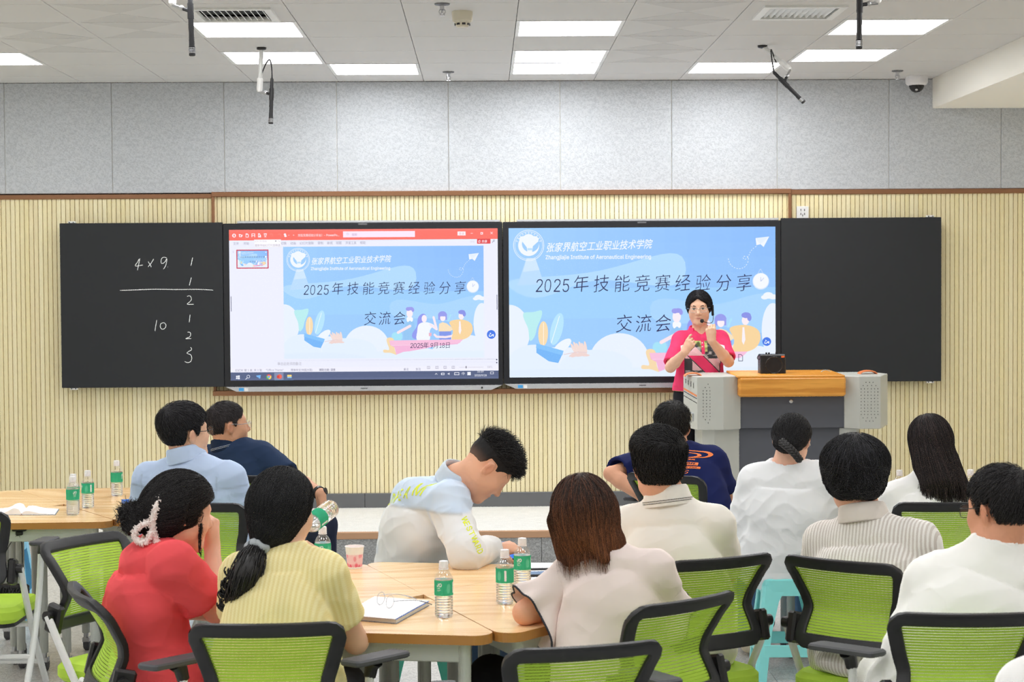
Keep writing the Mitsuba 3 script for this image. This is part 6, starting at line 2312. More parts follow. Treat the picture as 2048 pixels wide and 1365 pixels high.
# --- the woman with brown hair
PV, ly = seatpt(2)
p = Person("woman with chestnut brown bob in a pale pink blouse with black-edged flutter sleeves", at(1166, 1036, 5.26), -12, -12, -4, at(1196, 1112, 5.24),
           SL=at(1152, 1146, 5.28), SR=at(1308, 1148, 5.18), EL=at(1050, 1226, 5.21), ER=at(1350, 1245, 5.28), WL=at(1142, 1214, 5.42), WR=at(1290, 1240, 5.45), PV=PV, lyaw=ly + 6, size=0.95, female=True, slouch=0.04, waist=0.145, knee_out=0.1)
p.body(0.006, tone=(226, 168, 138))
p.top((226, 212, 208), "blouse", sleeve=0.35, sleeve_r=(0.064, 0.062), ease=0.022, wrinkle=0.009, flare=0.025, neck=0.062)
for S, E, nm in ((p.SL, p.EL, 0), (p.SR, p.ER, 1)):
    d = unit(E - S)
    down = unit(np.array([0, 0, -1.0]) + d * d[2])
    sdv = np.cross(d, down)
    n, m = 44, 12
    rows, th = [], np.linspace(0, 2 * PI, n, endpoint=False)
    L0 = np.linalg.norm(E - S)
    for j in range(m):
        t = j / (m - 1)
        x = L0 * (0.18 + t * (0.74 if nm == 0 else 0.62))
        fl = smooth01(0.45, 1.0, t)
        r = 0.062 + 0.016 * fl
        dn = 0.085 * fl * (1 if nm == 0 else 0.5)
        rad = r + fl * 0.010 * np.sin(th * 6 + 1)
        c = S + d * x
        rows.append(c + np.outer(np.cos(th) * rad + np.maximum(np.cos(th), 0) * dn, down) + np.outer(np.sin(th) * rad, sdv) + np.outer(np.maximum(np.cos(th), 0) * fl * 0.02, d) + np.outer(np.maximum(np.cos(th), 0) * fl, [0.0, -0.085, 0.0]))
    inner = [q + (S + d * ((q - S) @ d)[:, None] - q) * 0.045 for q in rows]
    R_ = rows + inner[::-1]
    V = np.vstack(R_)
    M = len(R_)
    i, j = np.meshgrid(np.arange(M - 1), np.arange(n), indexing="ij")
    q = np.stack([i * n + j, i * n + (j + 1) % n, (i + 1) * n + (j + 1) % n, (i + 1) * n + j], -1).reshape(-1, 4)
    mm = trimesh.Trimesh(V, np.vstack([q[:, [0, 1, 2]], q[:, [0, 2, 3]]]), process=False)
    k = part_key(p.key, "flutter_sleeve")
    put(k, mm, "m_cloth", True, color=np.repeat(lin((226, 212, 208))[None], len(V), 0))
    put(k + "__black_edge", tube(rows[-1], 0.0032, 6, closed=True), "line_dark", True)
p.trousers((26, 26, 30)).shoes((40, 40, 42))
p.hair(top=0.026, sides=0.026, back=0.034, nape=-0.1, front=0.055, sideburn=-0.06, ear=False, strands=4200, length=0.13, width=0.0013, seed=11, colour=(30, 21, 19), colour2=(92, 56, 40), seg=9, tipc=((112, 66, 40), -0.12, 0.10),
       field=lambda q: unit_rows(np.stack([0.5 * q[:, 0], 0.3 * (q[:, 1] + 0.02), -1 + 0 * q[:, 0]], 1) + 1.0 * np.stack([q[:, 0] * 3, q[:, 1] + 0.03, 0.0 * q[:, 0]], 1) * (q[:, 2:3] > 0.07)),
       extra=[(Ell((0, -0.035, -0.03), (0.102, 0.095, 0.115)), 0.03), (Ell((0.05, -0.05, -0.1), (0.062, 0.05, 0.05)), 0.03), (Ell((-0.055, 0.0, -0.09), (0.042, 0.055, 0.06)), 0.03), (Cone((-0.082, 0.035, 0.0), (-0.075, 0.05, -0.135), 0.026, 0.008), 0.02),
              (Cone((0.06, -0.07, -0.09), (0.075, -0.095, -0.15), 0.04, 0.012), 0.02), (Cone((0.0, -0.09, -0.08), (0.02, -0.12, -0.14), 0.045, 0.015), 0.02), (Ell((0, 0.07, -0.03), (0.056, 0.05, 0.1)), 0.012, "s")])

p.tails(lambda V: (V[:, 2] < -0.10) & (V[:, 1] < 0.04), 800, (0.03, 0.075), lambda q: np.stack([0.8 * q[:, 0], 0.5 * (q[:, 1] + 0.04), -1 + 0 * q[:, 0]], 1), 0.0012, (84, 50, 35), (132, 82, 54), 31, curl=0.02)

# --- the man in the cream polo shirt
PV, ly = seatpt(3)
p = Person("man in a cream polo shirt seen from behind, thick black hair, before the lectern", at(1318, 938, 6.0), 2, -3, 0, at(1336, 1004, 6.0),
           SL=at(1262, 1058, 6.06), SR=at(1428, 1056, 5.96), EL=at(1232, 1150, 6.16), ER=at(1452, 1150, 6.12), WL=at(1250, 1160, 6.4), WR=at(1430, 1160, 6.38), PV=PV, lyaw=ly + 8, slouch=0.04, waist=0.165, bulk=1.08)
p.body(tone=(222, 166, 138))
p.top((234, 229, 221), "polo_shirt", sleeve=0.85, sleeve_r=(0.072, 0.066), ease=0.024, wrinkle=0.007, flare=0.015)
p.collar((236, 231, 224), 0.042, 0.064, stripe="line_dark", open_front=0.5)
p.trousers((60, 62, 70)).shoes((50, 48, 48))
p.hair(top=0.034, sides=0.011, back=0.016, nape=-0.075, front=0.05, colour=(18, 17, 19), strands=3400, length=0.05, lift=0.005, width=0.0013, seed=12, spread=0.12, fade=0.03,
       extra=[(Ell((-0.02, 0.02, 0.095), (0.065, 0.06, 0.04)), 0.03)],
       field=lambda q: unit_rows(smooth01(0.05, 0.115, q[:, 2:3]) * np.array([-1.0, 0.5, 0.2]) + (1 - smooth01(0.05, 0.115, q[:, 2:3])) * np.stack([q[:, 0] * 2, 0 * q[:, 0], -1 + 0 * q[:, 0]], 1)))

# --- the man in the navy T-shirt
PV, ly = seatpt(7)
p = Person("man in a navy T-shirt with orange lettering on its back, sitting before the lectern", at(1344, 858, 8.6), 2, -6, 0, at(1350, 900, 8.6),
           SL=at(1284, 930, 8.66), SR=at(1424, 926, 8.54), EL=at(1222, 948, 8.5), ER=at(1452, 1000, 8.58), WL=at(1286, 996, 8.42), WR=at(1420, 1020, 8.75), PV=PV, lyaw=ly, slouch=0.03, waist=0.17, bulk=1.08)
p.body(tone=(222, 164, 134))
p.top((28, 36, 84), "t_shirt", sleeve=0.80, sleeve_r=(0.074, 0.072), ease=0.026, wrinkle=0.008, flare=0.02, neck=0.062)
p.trousers((36, 36, 44)).shoes((50, 48, 48))
p.hair(top=0.022, sides=0.008, back=0.012, nape=-0.062, front=0.055, colour=(24, 22, 22), strands=2200, length=0.03, lift=0.006, width=0.0012, seed=13, fade=0.06)
rgt, vw = unit(p.SR - p.SL), unit(-p.back)
gr = []
e1, e2 = ell(0.02, -0.075, 0.088, 0.034, 4, 16), ell(0.004, -0.078, 0.084, 0.029, 4, 16)
gr.append(e1.difference(e2).difference(sbox(-0.2, -0.2, -0.02, 0.2)))
e1, e2 = ell(0.0, -0.085, 0.062, 0.024, 4, 16), ell(-0.016, -0.087, 0.062, 0.02, 4, 16)
gr.append(e1.difference(e2).difference(sbox(-0.2, -0.2, -0.03, 0.2)))
gr.append(stroke([(-0.055, -0.06), (-0.035, -0.08), (-0.055, -0.085)], 0.012))
gr.append(stroke([(-0.04, -0.08), (-0.028, -0.102)], 0.011))
T_ = lambda t, x, y, h, w, b=3: affinity.translate(affinity.scale(text_shape(t, h, bold=b), w, 1, origin=(0, 0)), x, y)
ital = lambda g: affinity.affine_transform(g, [1, 0.25, 0, 1, 0, 0]) if not g.is_empty else g
gr.append(affinity.translate(ital(T_("TRANSFER", 0, 0, 0.012, 1.35)), -0.075, -0.128))
b1 = affinity.translate(rrect(0.062, 0.026, 0.004, 3), 0.028, -0.158)
gr.append(b1.difference(affinity.translate(ital(T_("SR", 0, 0, 0.013, 1.7)), 0.006, -0.161)).difference(sbox(0.004, -0.169, 0.054, -0.1665)))
b2 = affinity.translate(rrect(0.03, 0.026, 0.004, 3), -0.026, -0.158)
gr.append(b2.difference(Point(-0.024, -0.158).buffer(0.004)))
b3 = affinity.translate(rrect(0.098, 0.017, 0.003, 3), 0.022, -0.186)
gr.append(b3.difference(affinity.translate(T_("CGY755", 0, 0, 0.009, 1.5, 2), -0.018, -0.1905)))
gr.append(affinity.translate(ital(T_("RS", 0, 0, 0.026, 1.2, 0)), -0.03, -0.232))
art = affinity.scale(unary_union([g.buffer(0) for g in gr if not g.is_empty]), 1.15, 0.8, origin=(0, 0))
p.decal(art, "print_orange", p.mid + rgt * 0.078 + [0, 0, 0.07], rgt, np.array([0, 0, 1.0]), vw, "back_print")

# --- the woman with the braid
p = Person("woman with black braided hair in a loose white shirt, on a turquoise stool", at(1583, 884, 7.78), 16, -20, 3, at(1572, 930, 7.76),
           SL=at(1513, 966, 7.84), SR=at(1644, 962, 7.74), EL=at(1494, 1048, 7.88), ER=at(1672, 1042, 7.84), WL=at(1530, 1090, 8.08), WR=at(1640, 1070, 8.08), PV=np.array([1.385, 7.83, 0.555]), lyaw=2, size=0.95, female=True, slouch=0.05, waist=0.15, knee_out=0.05)
p.body(tone=(230, 182, 158))
p.top((238, 240, 244), "loose_shirt", long=0.85, sleeve_r=(0.078, 0.078), cuff_r=0.05, ease=0.03, wrinkle=0.014, flare=0.06, neck=0.066, drape=0.02)
p.trousers((96, 130, 168)).shoes((216, 204, 180))
p.hair(top=0.018, sides=0.013, back=0.02, nape=-0.07, front=0.055, sideburn=-0.02, strands=2600, length=0.09, width=0.0012, seed=14, colour=(20, 19, 22), field=lambda q: unit_rows(np.array([-0.02, -0.115, -0.06]) - q + 1e-4), ear=True,
       extra=[(Ell((-0.01, -0.085, -0.035), (0.062, 0.035, 0.04)), 0.03)])
bp = spline([p.loc((-0.035, -0.115, -0.03)), p.loc((0.0, -0.128, -0.058)), p.loc((0.032, -0.122, -0.085)), p.loc((0.06, -0.095, -0.115))], 30)
br = []
tn = unit(bp[-1] - bp[0])
o1 = unit(np.cross(tn, [0, -1, 0.2]))
o2 = np.cross(tn, o1)
for q in range(3):
    t = np.arange(30) * 0.62 + q * 2 * PI / 3
    pts = bp + np.outer(np.sin(t) * 0.0105, o1) + np.outer(np.sin(2 * t) * 0.006, o2)
    br.append(tube(pts, np.linspace(0.0125, 0.008, 30), 8))
part(p.key, "braid", cat(br), "hair_plain", True)
p.glasses("chrome", w=0.026, hgt=0.02)

# --- the man in the striped shirt
PV, ly = seatpt(4)
p = Person("man with bushy black hair in a beige striped short-sleeved shirt seen from behind", at(1710, 962, 5.9), 10, -3, 0, at(1728, 1036, 5.88),
           SL=at(1650, 1092, 5.98), SR=at(1836, 1090, 5.8), EL=at(1640, 1170, 6.1), ER=at(1866, 1176, 5.98), WL=at(1690, 1190, 6.3), WR=at(1830, 1196, 6.22), PV=PV, lyaw=20, slouch=0.05, waist=0.165, bulk=1.05)
p.body(tone=(224, 170, 144))


def f_stripe(P, n, uv):
    u = uv.x * 82
    t = smoothstep(-0.25, 0.25, dr.sin(u * 6.28318))
    w = fbm(uv.x * 30, uv.y * 30, 1.0, 2)
    return mix((0.60, 0.555, 0.52), (0.83, 0.81, 0.78), t) * (0.95 + 0.08 * w)


mat("m_stripe", 0, 0.9, spec=0.1, sheen=0.3, tex=mikit.proc(f_stripe))
p.top((226, 220, 214), "striped_shirt", sleeve=0.92, sleeve_r=(0.076, 0.074), ease=0.034, wrinkle=0.010, flare=0.03, bsdf="m_stripe", more=[Ell(p.PV + np.array([-0.03, -0.08, -0.05]), (0.2, 0.13, 0.06))])
p.collar((218, 210, 204), 0.036, 0.066, open_front=0.5)
p.trousers((206, 200, 190)).shoes((70, 66, 64))
p.hair(top=0.046, sides=0.036, back=0.034, nape=-0.06, front=0.045, colour=(17, 17, 20), strands=4200, length=0.07, lift=0.002, width=0.0013, seed=15, sideburn=-0.015, spread=0.05, colour2=(50, 50, 56),
       field=lambda q: unit_rows(np.stack([q[:, 0] * 12, (q[:, 1] + 0.05) * 10, -0.55 + 0 * q[:, 0]], 1)),
       extra=[(Ell((0, -0.03, 0.075), (0.1, 0.105, 0.065)), 0.04)])

# --- the woman with long loose hair
PV, ly = seatpt(6)
p = Person("woman with long loose black hair in a white top, at the right table", at(1858, 888, 7.44), -4, 0, 0, at(1860, 950, 7.42),
           SL=at(1794, 996, 7.44), SR=at(1926, 996, 7.42), EL=at(1776, 1080, 7.5), ER=at(1944, 1080, 7.5), WL=at(1810, 1110, 7.75), WR=at(1910, 1110, 7.75), PV=PV, lyaw=ly, size=0.95, female=True, slouch=0.03, waist=0.145)
p.body()
p.top((240, 240, 240), "white_top", long=0.9, sleeve_r=(0.064, 0.056), cuff_r=0.045, ease=0.024, wrinkle=0.009, flare=0.02, neck=0.06)
p.trousers((60, 64, 80)).shoes((220, 216, 210))
ex = [(Ell((0, -0.04, -0.02), (0.092, 0.08, 0.12)), 0.03), (Cone((0.0, -0.07, -0.06), (0.025, -0.115, -0.15), 0.085, 0.07), 0.03), (Cone((-0.045, -0.075, -0.1), (-0.045, -0.12, -0.17), 0.045, 0.03), 0.03), (Cone((0.06, -0.07, -0.08), (0.115, -0.11, -0.18), 0.055, 0.03), 0.03)]
p.hair(top=0.022, sides=0.02, back=0.024, nape=-0.1, front=0.055, sideburn=-0.06, ear=False, strands=4200, length=0.2, width=0.0012, seed=16, colour=(26, 22, 24), colour2=(62, 50, 50), seg=10, extra=ex, spread=-0.06,
       field=lambda q: unit_rows(np.stack([2.2 * q[:, 0] * (q[:, 2] > 0.02) + 0.25 + 0.5 * q[:, 0], np.where(q[:, 2] > 0.08, q[:, 1] * 6, -0.25), -1 + 0 * q[:, 0]], 1)))
p.tails(lambda V: (V[:, 2] < -0.14) & (V[:, 1] < -0.07), 620, (0.05, 0.135), lambda q: np.stack([0.30 * q[:, 0] + 0.10, 0.0 * q[:, 0], -1 + 0 * q[:, 0]], 1), 0.0022, (30, 25, 27), (66, 54, 54), 21)

# --- the man in white at the right edge
PV, ly = seatpt(5)
p = Person("man with glasses and cropped hair in a white top, cut by the right edge", at(2001, 1020, 5.02), -30, -4, 0, at(1992, 1090, 5.0),
           SL=at(1868, 1168, 5.04), SR=at(2092, 1164, 5.0), EL=at(1826, 1262, 5.1), ER=at(2130, 1262, 5.1), WL=at(1870, 1290, 5.36), WR=at(2080, 1290, 5.36), PV=PV, lyaw=ly, slouch=0.04, waist=0.17, bulk=1.08)
p.body(0.006, tone=(214, 152, 122))
p.top((242, 242, 240), "white_shirt", long=0.9, sleeve_r=(0.078, 0.068), cuff_r=0.05, ease=0.028, wrinkle=0.009, flare=0.02, neck=0.064, neck_drop=-0.012)
p.trousers((226, 226, 222)).shoes((230, 230, 230))
p.hair(top=0.018, sides=0.010, back=0.012, nape=-0.062, front=0.055, colour=(28, 26, 28), strands=3200, length=0.026, lift=0.004, width=0.0012, seed=17, fade=0.055)
p.glasses("dark_plastic")

# --- a sleeve at the lower right corner
p = Person("person in a white top, only a shoulder showing at the lower right corner", at(2160, 1200, 3.7), -5, 0, 0, at(2160, 1312, 3.7),
           SL=at(2064, 1388, 3.7), SR=at(2290, 1388, 3.7), EL=at(2020, 1560, 3.75), ER=at(2330, 1560, 3.75), WL=at(2050, 1620, 4.0), WR=at(2280, 1620, 4.0), PV=np.array([at(2170, 1300, 3.66)[0], 3.66, 0.555]), lyaw=0, slouch=0.03)
p.body(0.011)
p.top((242, 242, 242), "white_shirt", long=0.9, sleeve_r=(0.07, 0.062), cuff_r=0.045, ease=0.022, wrinkle=0.006, h=0.009)
p.trousers((60, 60, 66), h=0.014).shoes((60, 60, 60))
p.hair(strands=300, h=0.01, seed=18)
stool(STOOL_T, float(p.PV[0]), 3.66, 0, "teal plastic stool outside the lower right corner")
# ================================================================ bottles, cup, books, phones
def bottle_parts():
    P = {}
    r = 0.0285
    prof = [(0.0, 0.004), (0.012, 0.003), (0.019, 0.0), (0.0255, 0.002), (r, 0.009)]
    z = 0.012
    while z < 0.064:
        prof += [(r, z), (r - 0.0016, z + 0.003), (r, z + 0.006)]
        z += 0.0085
    prof += [(r, 0.068), (r - 0.0005, 0.07), (r - 0.0005, 0.118), (r, 0.12), (0.027, 0.126), (0.022, 0.136), (0.016, 0.144), (0.0125, 0.149), (0.0125, 0.156), (0.0, 0.156)]
    P["bottle_body"] = shared(lathe(prof, 32), "pet", 50)
    inner = [(0.0, 0.0064)] + [(max(a - 0.0011, 0), b + 0.0012) for a, b in prof[1:-7]] + [(0.0274, 0.1195), (0.0, 0.1197)]
    P["water"] = shared(lathe(inner, 32), "water", 50)
    a = np.linspace(0, 2 * PI, 73)[:-1]
    P["label_sleeve"] = shared(lathe([(r + 0.0003, 0.0715), (r + 0.0006, 0.0715), (r + 0.0006, 0.1175), (r + 0.0003, 0.1175)], 40), "label_green", 30)
    cap = [(0.0, 0.176), (0.0128, 0.176), (0.0142, 0.1745), (0.0145, 0.156), (0.0138, 0.1535), (0.0, 0.1535)]
    m = lathe(cap, 48)
    ang = np.arctan2(m.vertices[:, 1], m.vertices[:, 0])
    rr = np.hypot(m.vertices[:, 0], m.vertices[:, 1])
    k = np.where((rr > 0.013), 1 + 0.022 * np.sign(np.sin(ang * 24 + 0.1)), 1)
    m.vertices[:, :2] *= k[:, None]
    P["cap"] = shared(m, "cap_white", 35)
    P["neck_ring"] = shared(lathe([(0.0125, 0.1525), (0.0155, 0.152), (0.0155, 0.150), (0.0125, 0.1495)], 28), "cap_white", 30)
    # lettering and a leaf on the label, facing the picture (towards -y)
    def wrap(shape, bs, lift=0.0004):
        ms = []
        for g in getattr(shape, "geoms", [shape]):
            if g.geom_type != "Polygon" or g.area < 1e-9:
                continue
            g = g.segmentize(0.004)
            v, f = trimesh.creation.triangulate_polygon(g, engine="earcut")
            ms.append(trimesh.Trimesh(np.c_[v, 0 * v[:, 0]], f, process=False))
        m = cat(ms).subdivide()
        x, y = m.vertices[:, 0], m.vertices[:, 1]
        R_ = r + 0.0006 + lift
        th = x / R_ - PI / 2
        return shared(trimesh.Trimesh(np.c_[R_ * np.cos(th), R_ * np.sin(th), y], m.faces, process=False), bs)
    tx = affinity.translate(text_shape("JO", 0.010, bold=4), -0.024, 0.1)
    sm = unary_union([affinity.translate(text_shape("water", 0.0032, bold=2), -0.022, 0.094), sbox(-0.022, 0.0895, -0.008, 0.0903), sbox(-0.022, 0.0865, -0.012, 0.0873)])
    P["label_lettering"] = wrap(unary_union([tx.buffer(0), sm.buffer(0)]), "cap_white")
    P["label_leaf"] = wrap(ell(0.016, 0.094, 0.007, 0.015), "leaf_green" if "leaf_green" in scene else mat("leaf_green", (92, 200, 160), 0.4))
    P["barcode"] = wrap(unary_union([sbox(0.034, 0.078, 0.041, 0.112)]), "cap_white")
    return P


BOTTLE = bottle_parts()


def bottle(p, turn, label, A=None):
    k = thing("water_bottle", label, "bottle", "small water bottles with green labels")
    M = T4().translate([float(v) for v in p]).rotate([0, 0, 1], turn) if A is None else A
    for n, d in BOTTLE.items():
        scene[f"{k}__{n}"] = {**d, "to_world": M}


Z = TOP_Z + 0.0004
bottle(atz(888, 1236, Z), 0, "water bottle right of the notebook, nearest of the bottles on the front table")
bottle(atz(1010, 1209, Z), -70, "water bottle with its barcode showing, beside the elbow of the woman in pink")
bottle(atz(1045, 1181, Z), 5, "water bottle standing behind the bottle with the barcode")
q = atz(645, 1054, TOP_Z + 0.176)
bottle((q[0], q[1], Z), 20, "water bottle half hidden behind the shoulder of the woman in yellow")
bottle(atz(146, 1031, Z), 60, "water bottle beside the open notebook, nearest on the left table")
q = atz(146, 949, TOP_Z + 0.176)
bottle((q[0], q[1], Z), 150, "water bottle hidden behind the nearest bottle on the left table")
bottle(atz(176, 1017, Z), -30, "water bottle just right of the pair on the left table")
bottle(atz(234, 993, Z), 100, "water bottle standing alone near the blue book on the left table")
q = atz(1799, 941, TOP_Z + 0.176)
bottle((q[0], q[1], Z), 0, "water bottle left of the woman with long loose hair, only its top showing")
q = atz(1941, 940, TOP_Z + 0.176)
bottle((q[0], q[1], Z), 0, "water bottle right of the woman with long loose hair, nearly hidden")
c = at(630, 1022, 5.36)
c = at(566, 1022, 5.06) + rot(26, -4) @ np.array([0.004, 0.104, -0.064])
M = T4().translate(c.tolist()).rotate([0, 0, 1], -26).rotate([1, 0, 0], 106).translate([0, 0, -0.176])
bottle(None, 0, "water bottle held up to the mouth of the woman in yellow", A=M)

k = thing("paper_cup", "pink and white paper cup on the front table", "cup")
c = atz(709.5, 1137, Z)
cup = [(0.0, 0.004), (0.0245, 0.004), (0.025, 0.0), (0.0262, 0.0), (0.0335, 0.077), (0.035, 0.0785), (0.0348, 0.081), (0.033, 0.0815), (0.032, 0.079), (0.025, 0.006), (0.0, 0.006)]


def f_cup(P, n, uv):
    z = P.z - Z
    v1, v2, vr = voronoi(uv.x * 2.5, z * 30)
    pink = mix((0.86, 0.35, 0.42), (0.93, 0.62, 0.66), smoothstep(0.25, 0.32, v1))
    foot = mix((0.80, 0.16, 0.24), (0.90, 0.45, 0.52), smoothstep(0.3, 0.35, v1))
    c = dr.select(z < 0.018, foot, pink)
    return dr.select((z < 0.007) | (z > 0.052), mi.Color3f(0.93, 0.90, 0.86), c)


mat("m_cup", 0, 0.6, tex=mikit.proc(f_cup))
m = lathe(cup, 40)
m.apply_translation(c)
uvc = np.c_[np.arctan2(m.vertices[:, 1] - c[1], m.vertices[:, 0] - c[0]) / (2 * PI) * 4, m.vertices[:, 2]]
put(part_key(k, "wall"), m, "m_cup", True, uv=uvc)
part(k, "rim", moved(lathe([(0.0335, 0.078), (0.0352, 0.0785), (0.0352, 0.0812), (0.0335, 0.082)], 36), pose(0, c)), "paper", 40)


def slab(corners, z0, z1, bevel=0.001):
    return prism(shapely.geometry.polygon.orient(Polygon([(q[0], q[1]) for q in corners])), z0, z1, bevel)


mat("book_blue", (52, 112, 208), 0.45)
mat("page_grey", (206, 204, 198), 0.9)
mat("cover_grey", (120, 128, 142), 0.5)
k = thing("notebook", "thick white notebook with spectacles on it, near the woman in yellow", "notebook")
cs = [atz(752, 1203, Z), atz(859, 1212, Z), atz(793, 1249, Z), atz(686, 1240, Z)]
ctr = sum(cs) / 4
ins = lambda f: [ctr + (q - ctr) * f for q in cs]
part(k, "lower_cover", slab(cs, Z, Z + 0.0018, 0.0004), "cover_grey")
part(k, "pages", slab(ins(0.975), Z + 0.0018, Z + 0.0125, 0), "page_grey")
part(k, "blue_cover", slab(ins(0.99), Z + 0.0125, Z + 0.0145, 0.0004), "book_blue")
part(k, "white_cover", slab([q + np.array([-0.004, -0.003, 0]) for q in cs], Z + 0.0145, Z + 0.0165, 0.0004), "paper")
NZ = Z + 0.0168
k = thing("spectacles", "thin-rimmed spectacles lying folded open on the white notebook", "spectacles")
c = atz(771, 1214, NZ)
ang = math.radians(-62)
ux, uy = np.array([math.cos(ang), math.sin(ang), 0]), np.array([-math.sin(ang), math.cos(ang), 0])
uz = np.array([0, 0, 1.0])
rim = []
for sx in (-1, 1):
    t = np.linspace(0, 2 * PI, 29)[:-1]
    rim.append(tube([c + ux * (sx * 0.034 + 0.026 * math.cos(a)) + uz * (0.0205 + 0.019 * math.sin(a)) + uy * (0.006 * math.sin(a)) for a in t], 0.001, 6, closed=True))
part(k, "rims", cat(rim + [tube(spline([c + ux * -0.009 + uz * 0.024, c + uz * 0.028, c + ux * 0.009 + uz * 0.024], 7), 0.001, 6)]), "chrome", True)
for sx in (-1, 1):
    part(k, "temple", tube(spline([c + ux * sx * 0.061 + uz * 0.026, c + ux * sx * 0.063 + uy * 0.02 + uz * 0.026, c + ux * sx * 0.06 + uy * 0.1 + uz * 0.016, c + ux * sx * 0.055 + uy * 0.135 + uz * 0.002], 14), np.r_[np.full(9, 0.001), np.full(5, 0.0018)], 6), "chrome" if sx < 0 else "cover_grey", True)
    v = np.array([c + ux * sx * 0.034 + uz * 0.0205] + [c + ux * (sx * 0.034 + 0.025 * math.cos(a)) + uz * (0.0205 + 0.018 * math.sin(a)) for a in np.linspace(0, 2 * PI, 25)[:-1]])
    part(k, "lens", (v, np.array([[0, 1 + i, 1 + (i + 1) % 24] for i in range(24)])), "lens_glass")

# the open notebook at left
k = thing("open_notebook", "open notebook with blank white pages on the left table", "notebook")
s0, s1 = atz(43, 1031, Z), atz(57, 1014.5, Z)
e0 = atz(113, 1031, Z)
al = s1 - s0
ac = unit(e0 - s0)
al_u = unit(al)
Ln, Wd = 0.20, 0.152


def pages(sgn, fat):
    u = np.linspace(0, 1, 14)
    zt = 0.004 + fat * np.exp(-((u - 0.22) / 0.22) ** 2) + 0.009 * (1 - u)
    zt[0] = 0.006
    zb = np.full(14, 0.0016)
    V = []
    for s_ in (0, 1):
        for zz in (zt, zb):
            V.append(s0 + al_u * (Ln * s_) + np.outer(u * Wd * sgn, ac) + np.outer(zz, [0, 0, 1]))
    V = np.vstack(V)
    n = 14
    F = []
    for i in range(n - 1):
        for a, b in ((0, 2), (3, 1), (1, 0), (2, 3)):
            F += [(a * n + i, a * n + i + 1, b * n + i + 1), (a * n + i, b * n + i + 1, b * n + i)]
    F += [(n - 1, 2 * n - 1, 4 * n - 1), (n - 1, 4 * n - 1, 3 * n - 1)]
    m = trimesh.Trimesh(V, F, process=False)
    m.fix_normals()
    return m


part(k, "right_pages", pages(1, 0.008), "paper", 40)
part(k, "left_pages", pages(-1, 0.02), "paper", 40)
cov = [s0 - ac * (Wd + 0.004) - al_u * 0.003, s0 + ac * (Wd + 0.004) - al_u * 0.003, s0 + ac * (Wd + 0.004) + al_u * (Ln + 0.003), s0 - ac * (Wd + 0.004) + al_u * (Ln + 0.003)]
part(k, "cover", slab(cov, Z, Z + 0.0016, 0.0003), "cover_grey")
part(k, "ribbon", tube([s0 + uz * 0.006, s0 - al_u * 0.012 + uz * 0.004, s0 - al_u * 0.02 + uz * 0.0015], (0.0006, 0.0025), 4), "copper")
k = thing("blue_book", "blue hardback book beside the man in the light blue shirt", "book")
c0, c1 = atz(243, 1007, Z), atz(262, 1017.5, Z)
d = unit(c1 - c0)
nrm = np.array([-d[1], d[0], 0])
cs = [c0, c0 + d * 0.14, c0 + d * 0.14 + nrm * 0.19, c0 + nrm * 0.19]
part(k, "lower_cover", slab(cs, Z, Z + 0.002, 0.0004), "book_blue")
ctr = sum(cs) / 4
part(k, "pages", slab([ctr + (q - ctr) * 0.96 for q in cs], Z + 0.002, Z + 0.015, 0), "page_grey")
part(k, "upper_cover", slab(cs, Z + 0.015, Z + 0.0175, 0.0005), "book_blue")
part(k, "spine", slab([c0, c0 + d * 0.14, c0 + d * 0.14 + nrm * 0.003, c0 + nrm * 0.003], Z + 0.001, Z + 0.0168, 0), "book_blue")

# tablet and phone at the right of the front table
k = thing("tablet", "white notepad on the front table, left of the woman with brown hair", "notepad")
cs = [atz(1062, 1131, Z), atz(1150, 1131, Z), atz(1158, 1166, Z), atz(1062, 1166, Z)]
part(k, "pad", slab(cs, Z, Z + 0.009, 0.001), "paper")
k = thing("smartphone", "dark smartphone lying on the white notepad", "phone")
c = atz(1098, 1151, Z + 0.009)
part(k, "case", xf(prism(rrect(0.15, 0.072, 0.01, 4), 0, 0.0085, 0.0015), rotz=math.radians(3), loc=(c[0], c[1], Z + 0.0092)), "dark_plastic", 30)
part(k, "screen", xf(prism(rrect(0.142, 0.065, 0.007, 4), 0, 0.0006), rotz=math.radians(3), loc=(c[0], c[1], Z + 0.0175)), mat("phone_glass", (70, 84, 120), 0.15), False)
k = thing("pen", "dark pen lying across the top of the white notepad", "pen")
c = atz(1086, 1139, Z + 0.013)
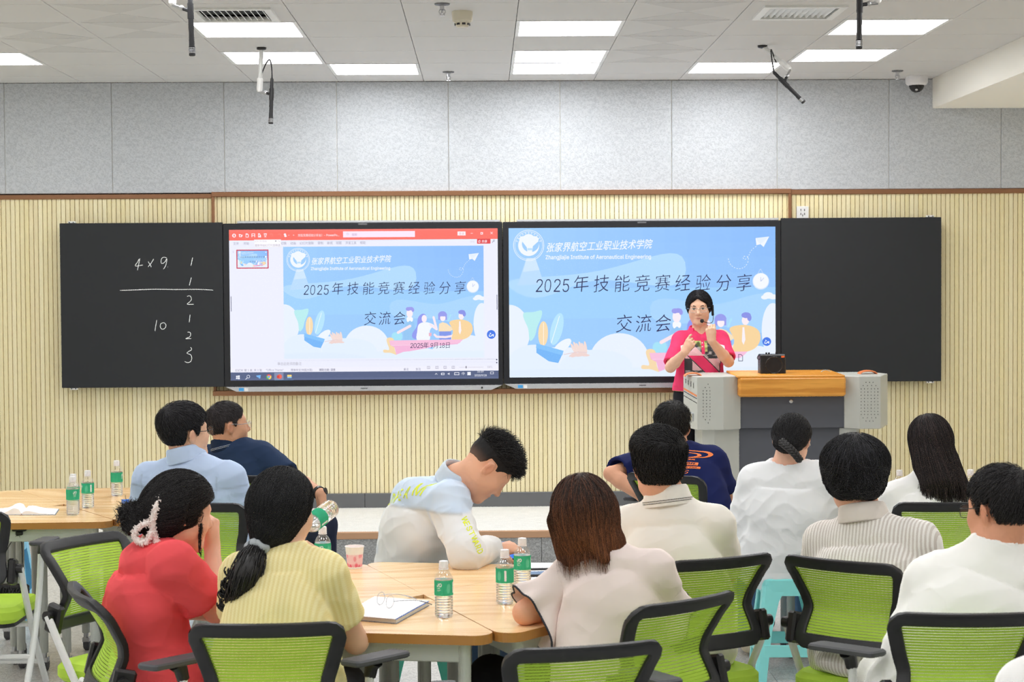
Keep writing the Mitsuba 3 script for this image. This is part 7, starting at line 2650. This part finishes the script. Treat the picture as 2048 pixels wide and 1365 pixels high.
put(k, tube([c + [-0.05, 0, 0], c + [-0.04, 0, 0], c + [0.06, 0.006, 0], c + [0.085, 0.008, 0]], [0.001, 0.0038, 0.0038, 0.0036], 10), "dark_plastic", 40)
k = thing("smartphone", "smartphone with a lit blue screen in the hand of the man in pale denim", "phone")
c = at(1014, 1101, 6.56)
Mx = pose(math.radians(20), (0, 0, 0)) @ trimesh.transformations.rotation_matrix(math.radians(18), [1, 0, 0])
Mx[:3, 3] = c
part(k, "case", moved(prism(rrect(0.072, 0.15, 0.01, 4), -0.008, 0, 0.0012), Mx), "dark_plastic", 30)
d = mikit.ply(moved(prism(rrect(0.066, 0.142, 0.007, 4), 0.0002, 0.0006), Mx), "dark_plastic")
d["emitter"] = {"type": "area", "radiance": {"type": "rgb", "value": (lin((70, 130, 235)) * 0.9).tolist()}, "sampling_weight": 0.0}
scene[part_key(k, "screen")] = d

# a bag on the hook under the left table
hk = at(41, 1058, 7.66)
part("training_table_011" if "training_table_011__tabletop" in scene else "training_table", "bag_hook", cat(cbox(hk[0] - 0.03, hk[0] + 0.03, 7.63, 7.67, TOP_Z - 0.040, TOP_Z - 0.0295, 0.003), cbox(hk[0] - 0.016, hk[0] + 0.014, 7.635, 7.665, TOP_Z - 0.058, TOP_Z - 0.04, 0.003)), "dark_plastic")
k = thing("handbag", "black fringed handbag hanging under the left table, at the picture's edge", "bag")
c = at(12, 1192, 7.72)
part(k, "pouch", moved(prism(rrect(0.20, 0.07, 0.02, 4), -0.06, 0.05, 0.012), pose(0, c)), "black_plastic", 40)
rng = np.random.default_rng(2)
fr = [tube(spline([c + [x, -0.036, 0.045 + rng.normal(0, 0.01)], c + [x + rng.normal(0, 0.012), -0.05, 0.02], c + [x + rng.normal(0, 0.018), -0.046, -0.03]], 6), 0.0022, 4) for x in rng.uniform(-0.1, 0.1, 46)]
part(k, "fringe", cat(fr), "black_plastic", True, kind="stuff")
part(k, "strap", tube(spline([c + [-0.07, 0, 0.045], [hk[0] - 0.004, 7.65, TOP_Z - 0.058], c + [0.07, 0, 0.045]], 14), (0.002, 0.006), 6), "black_plastic", True)
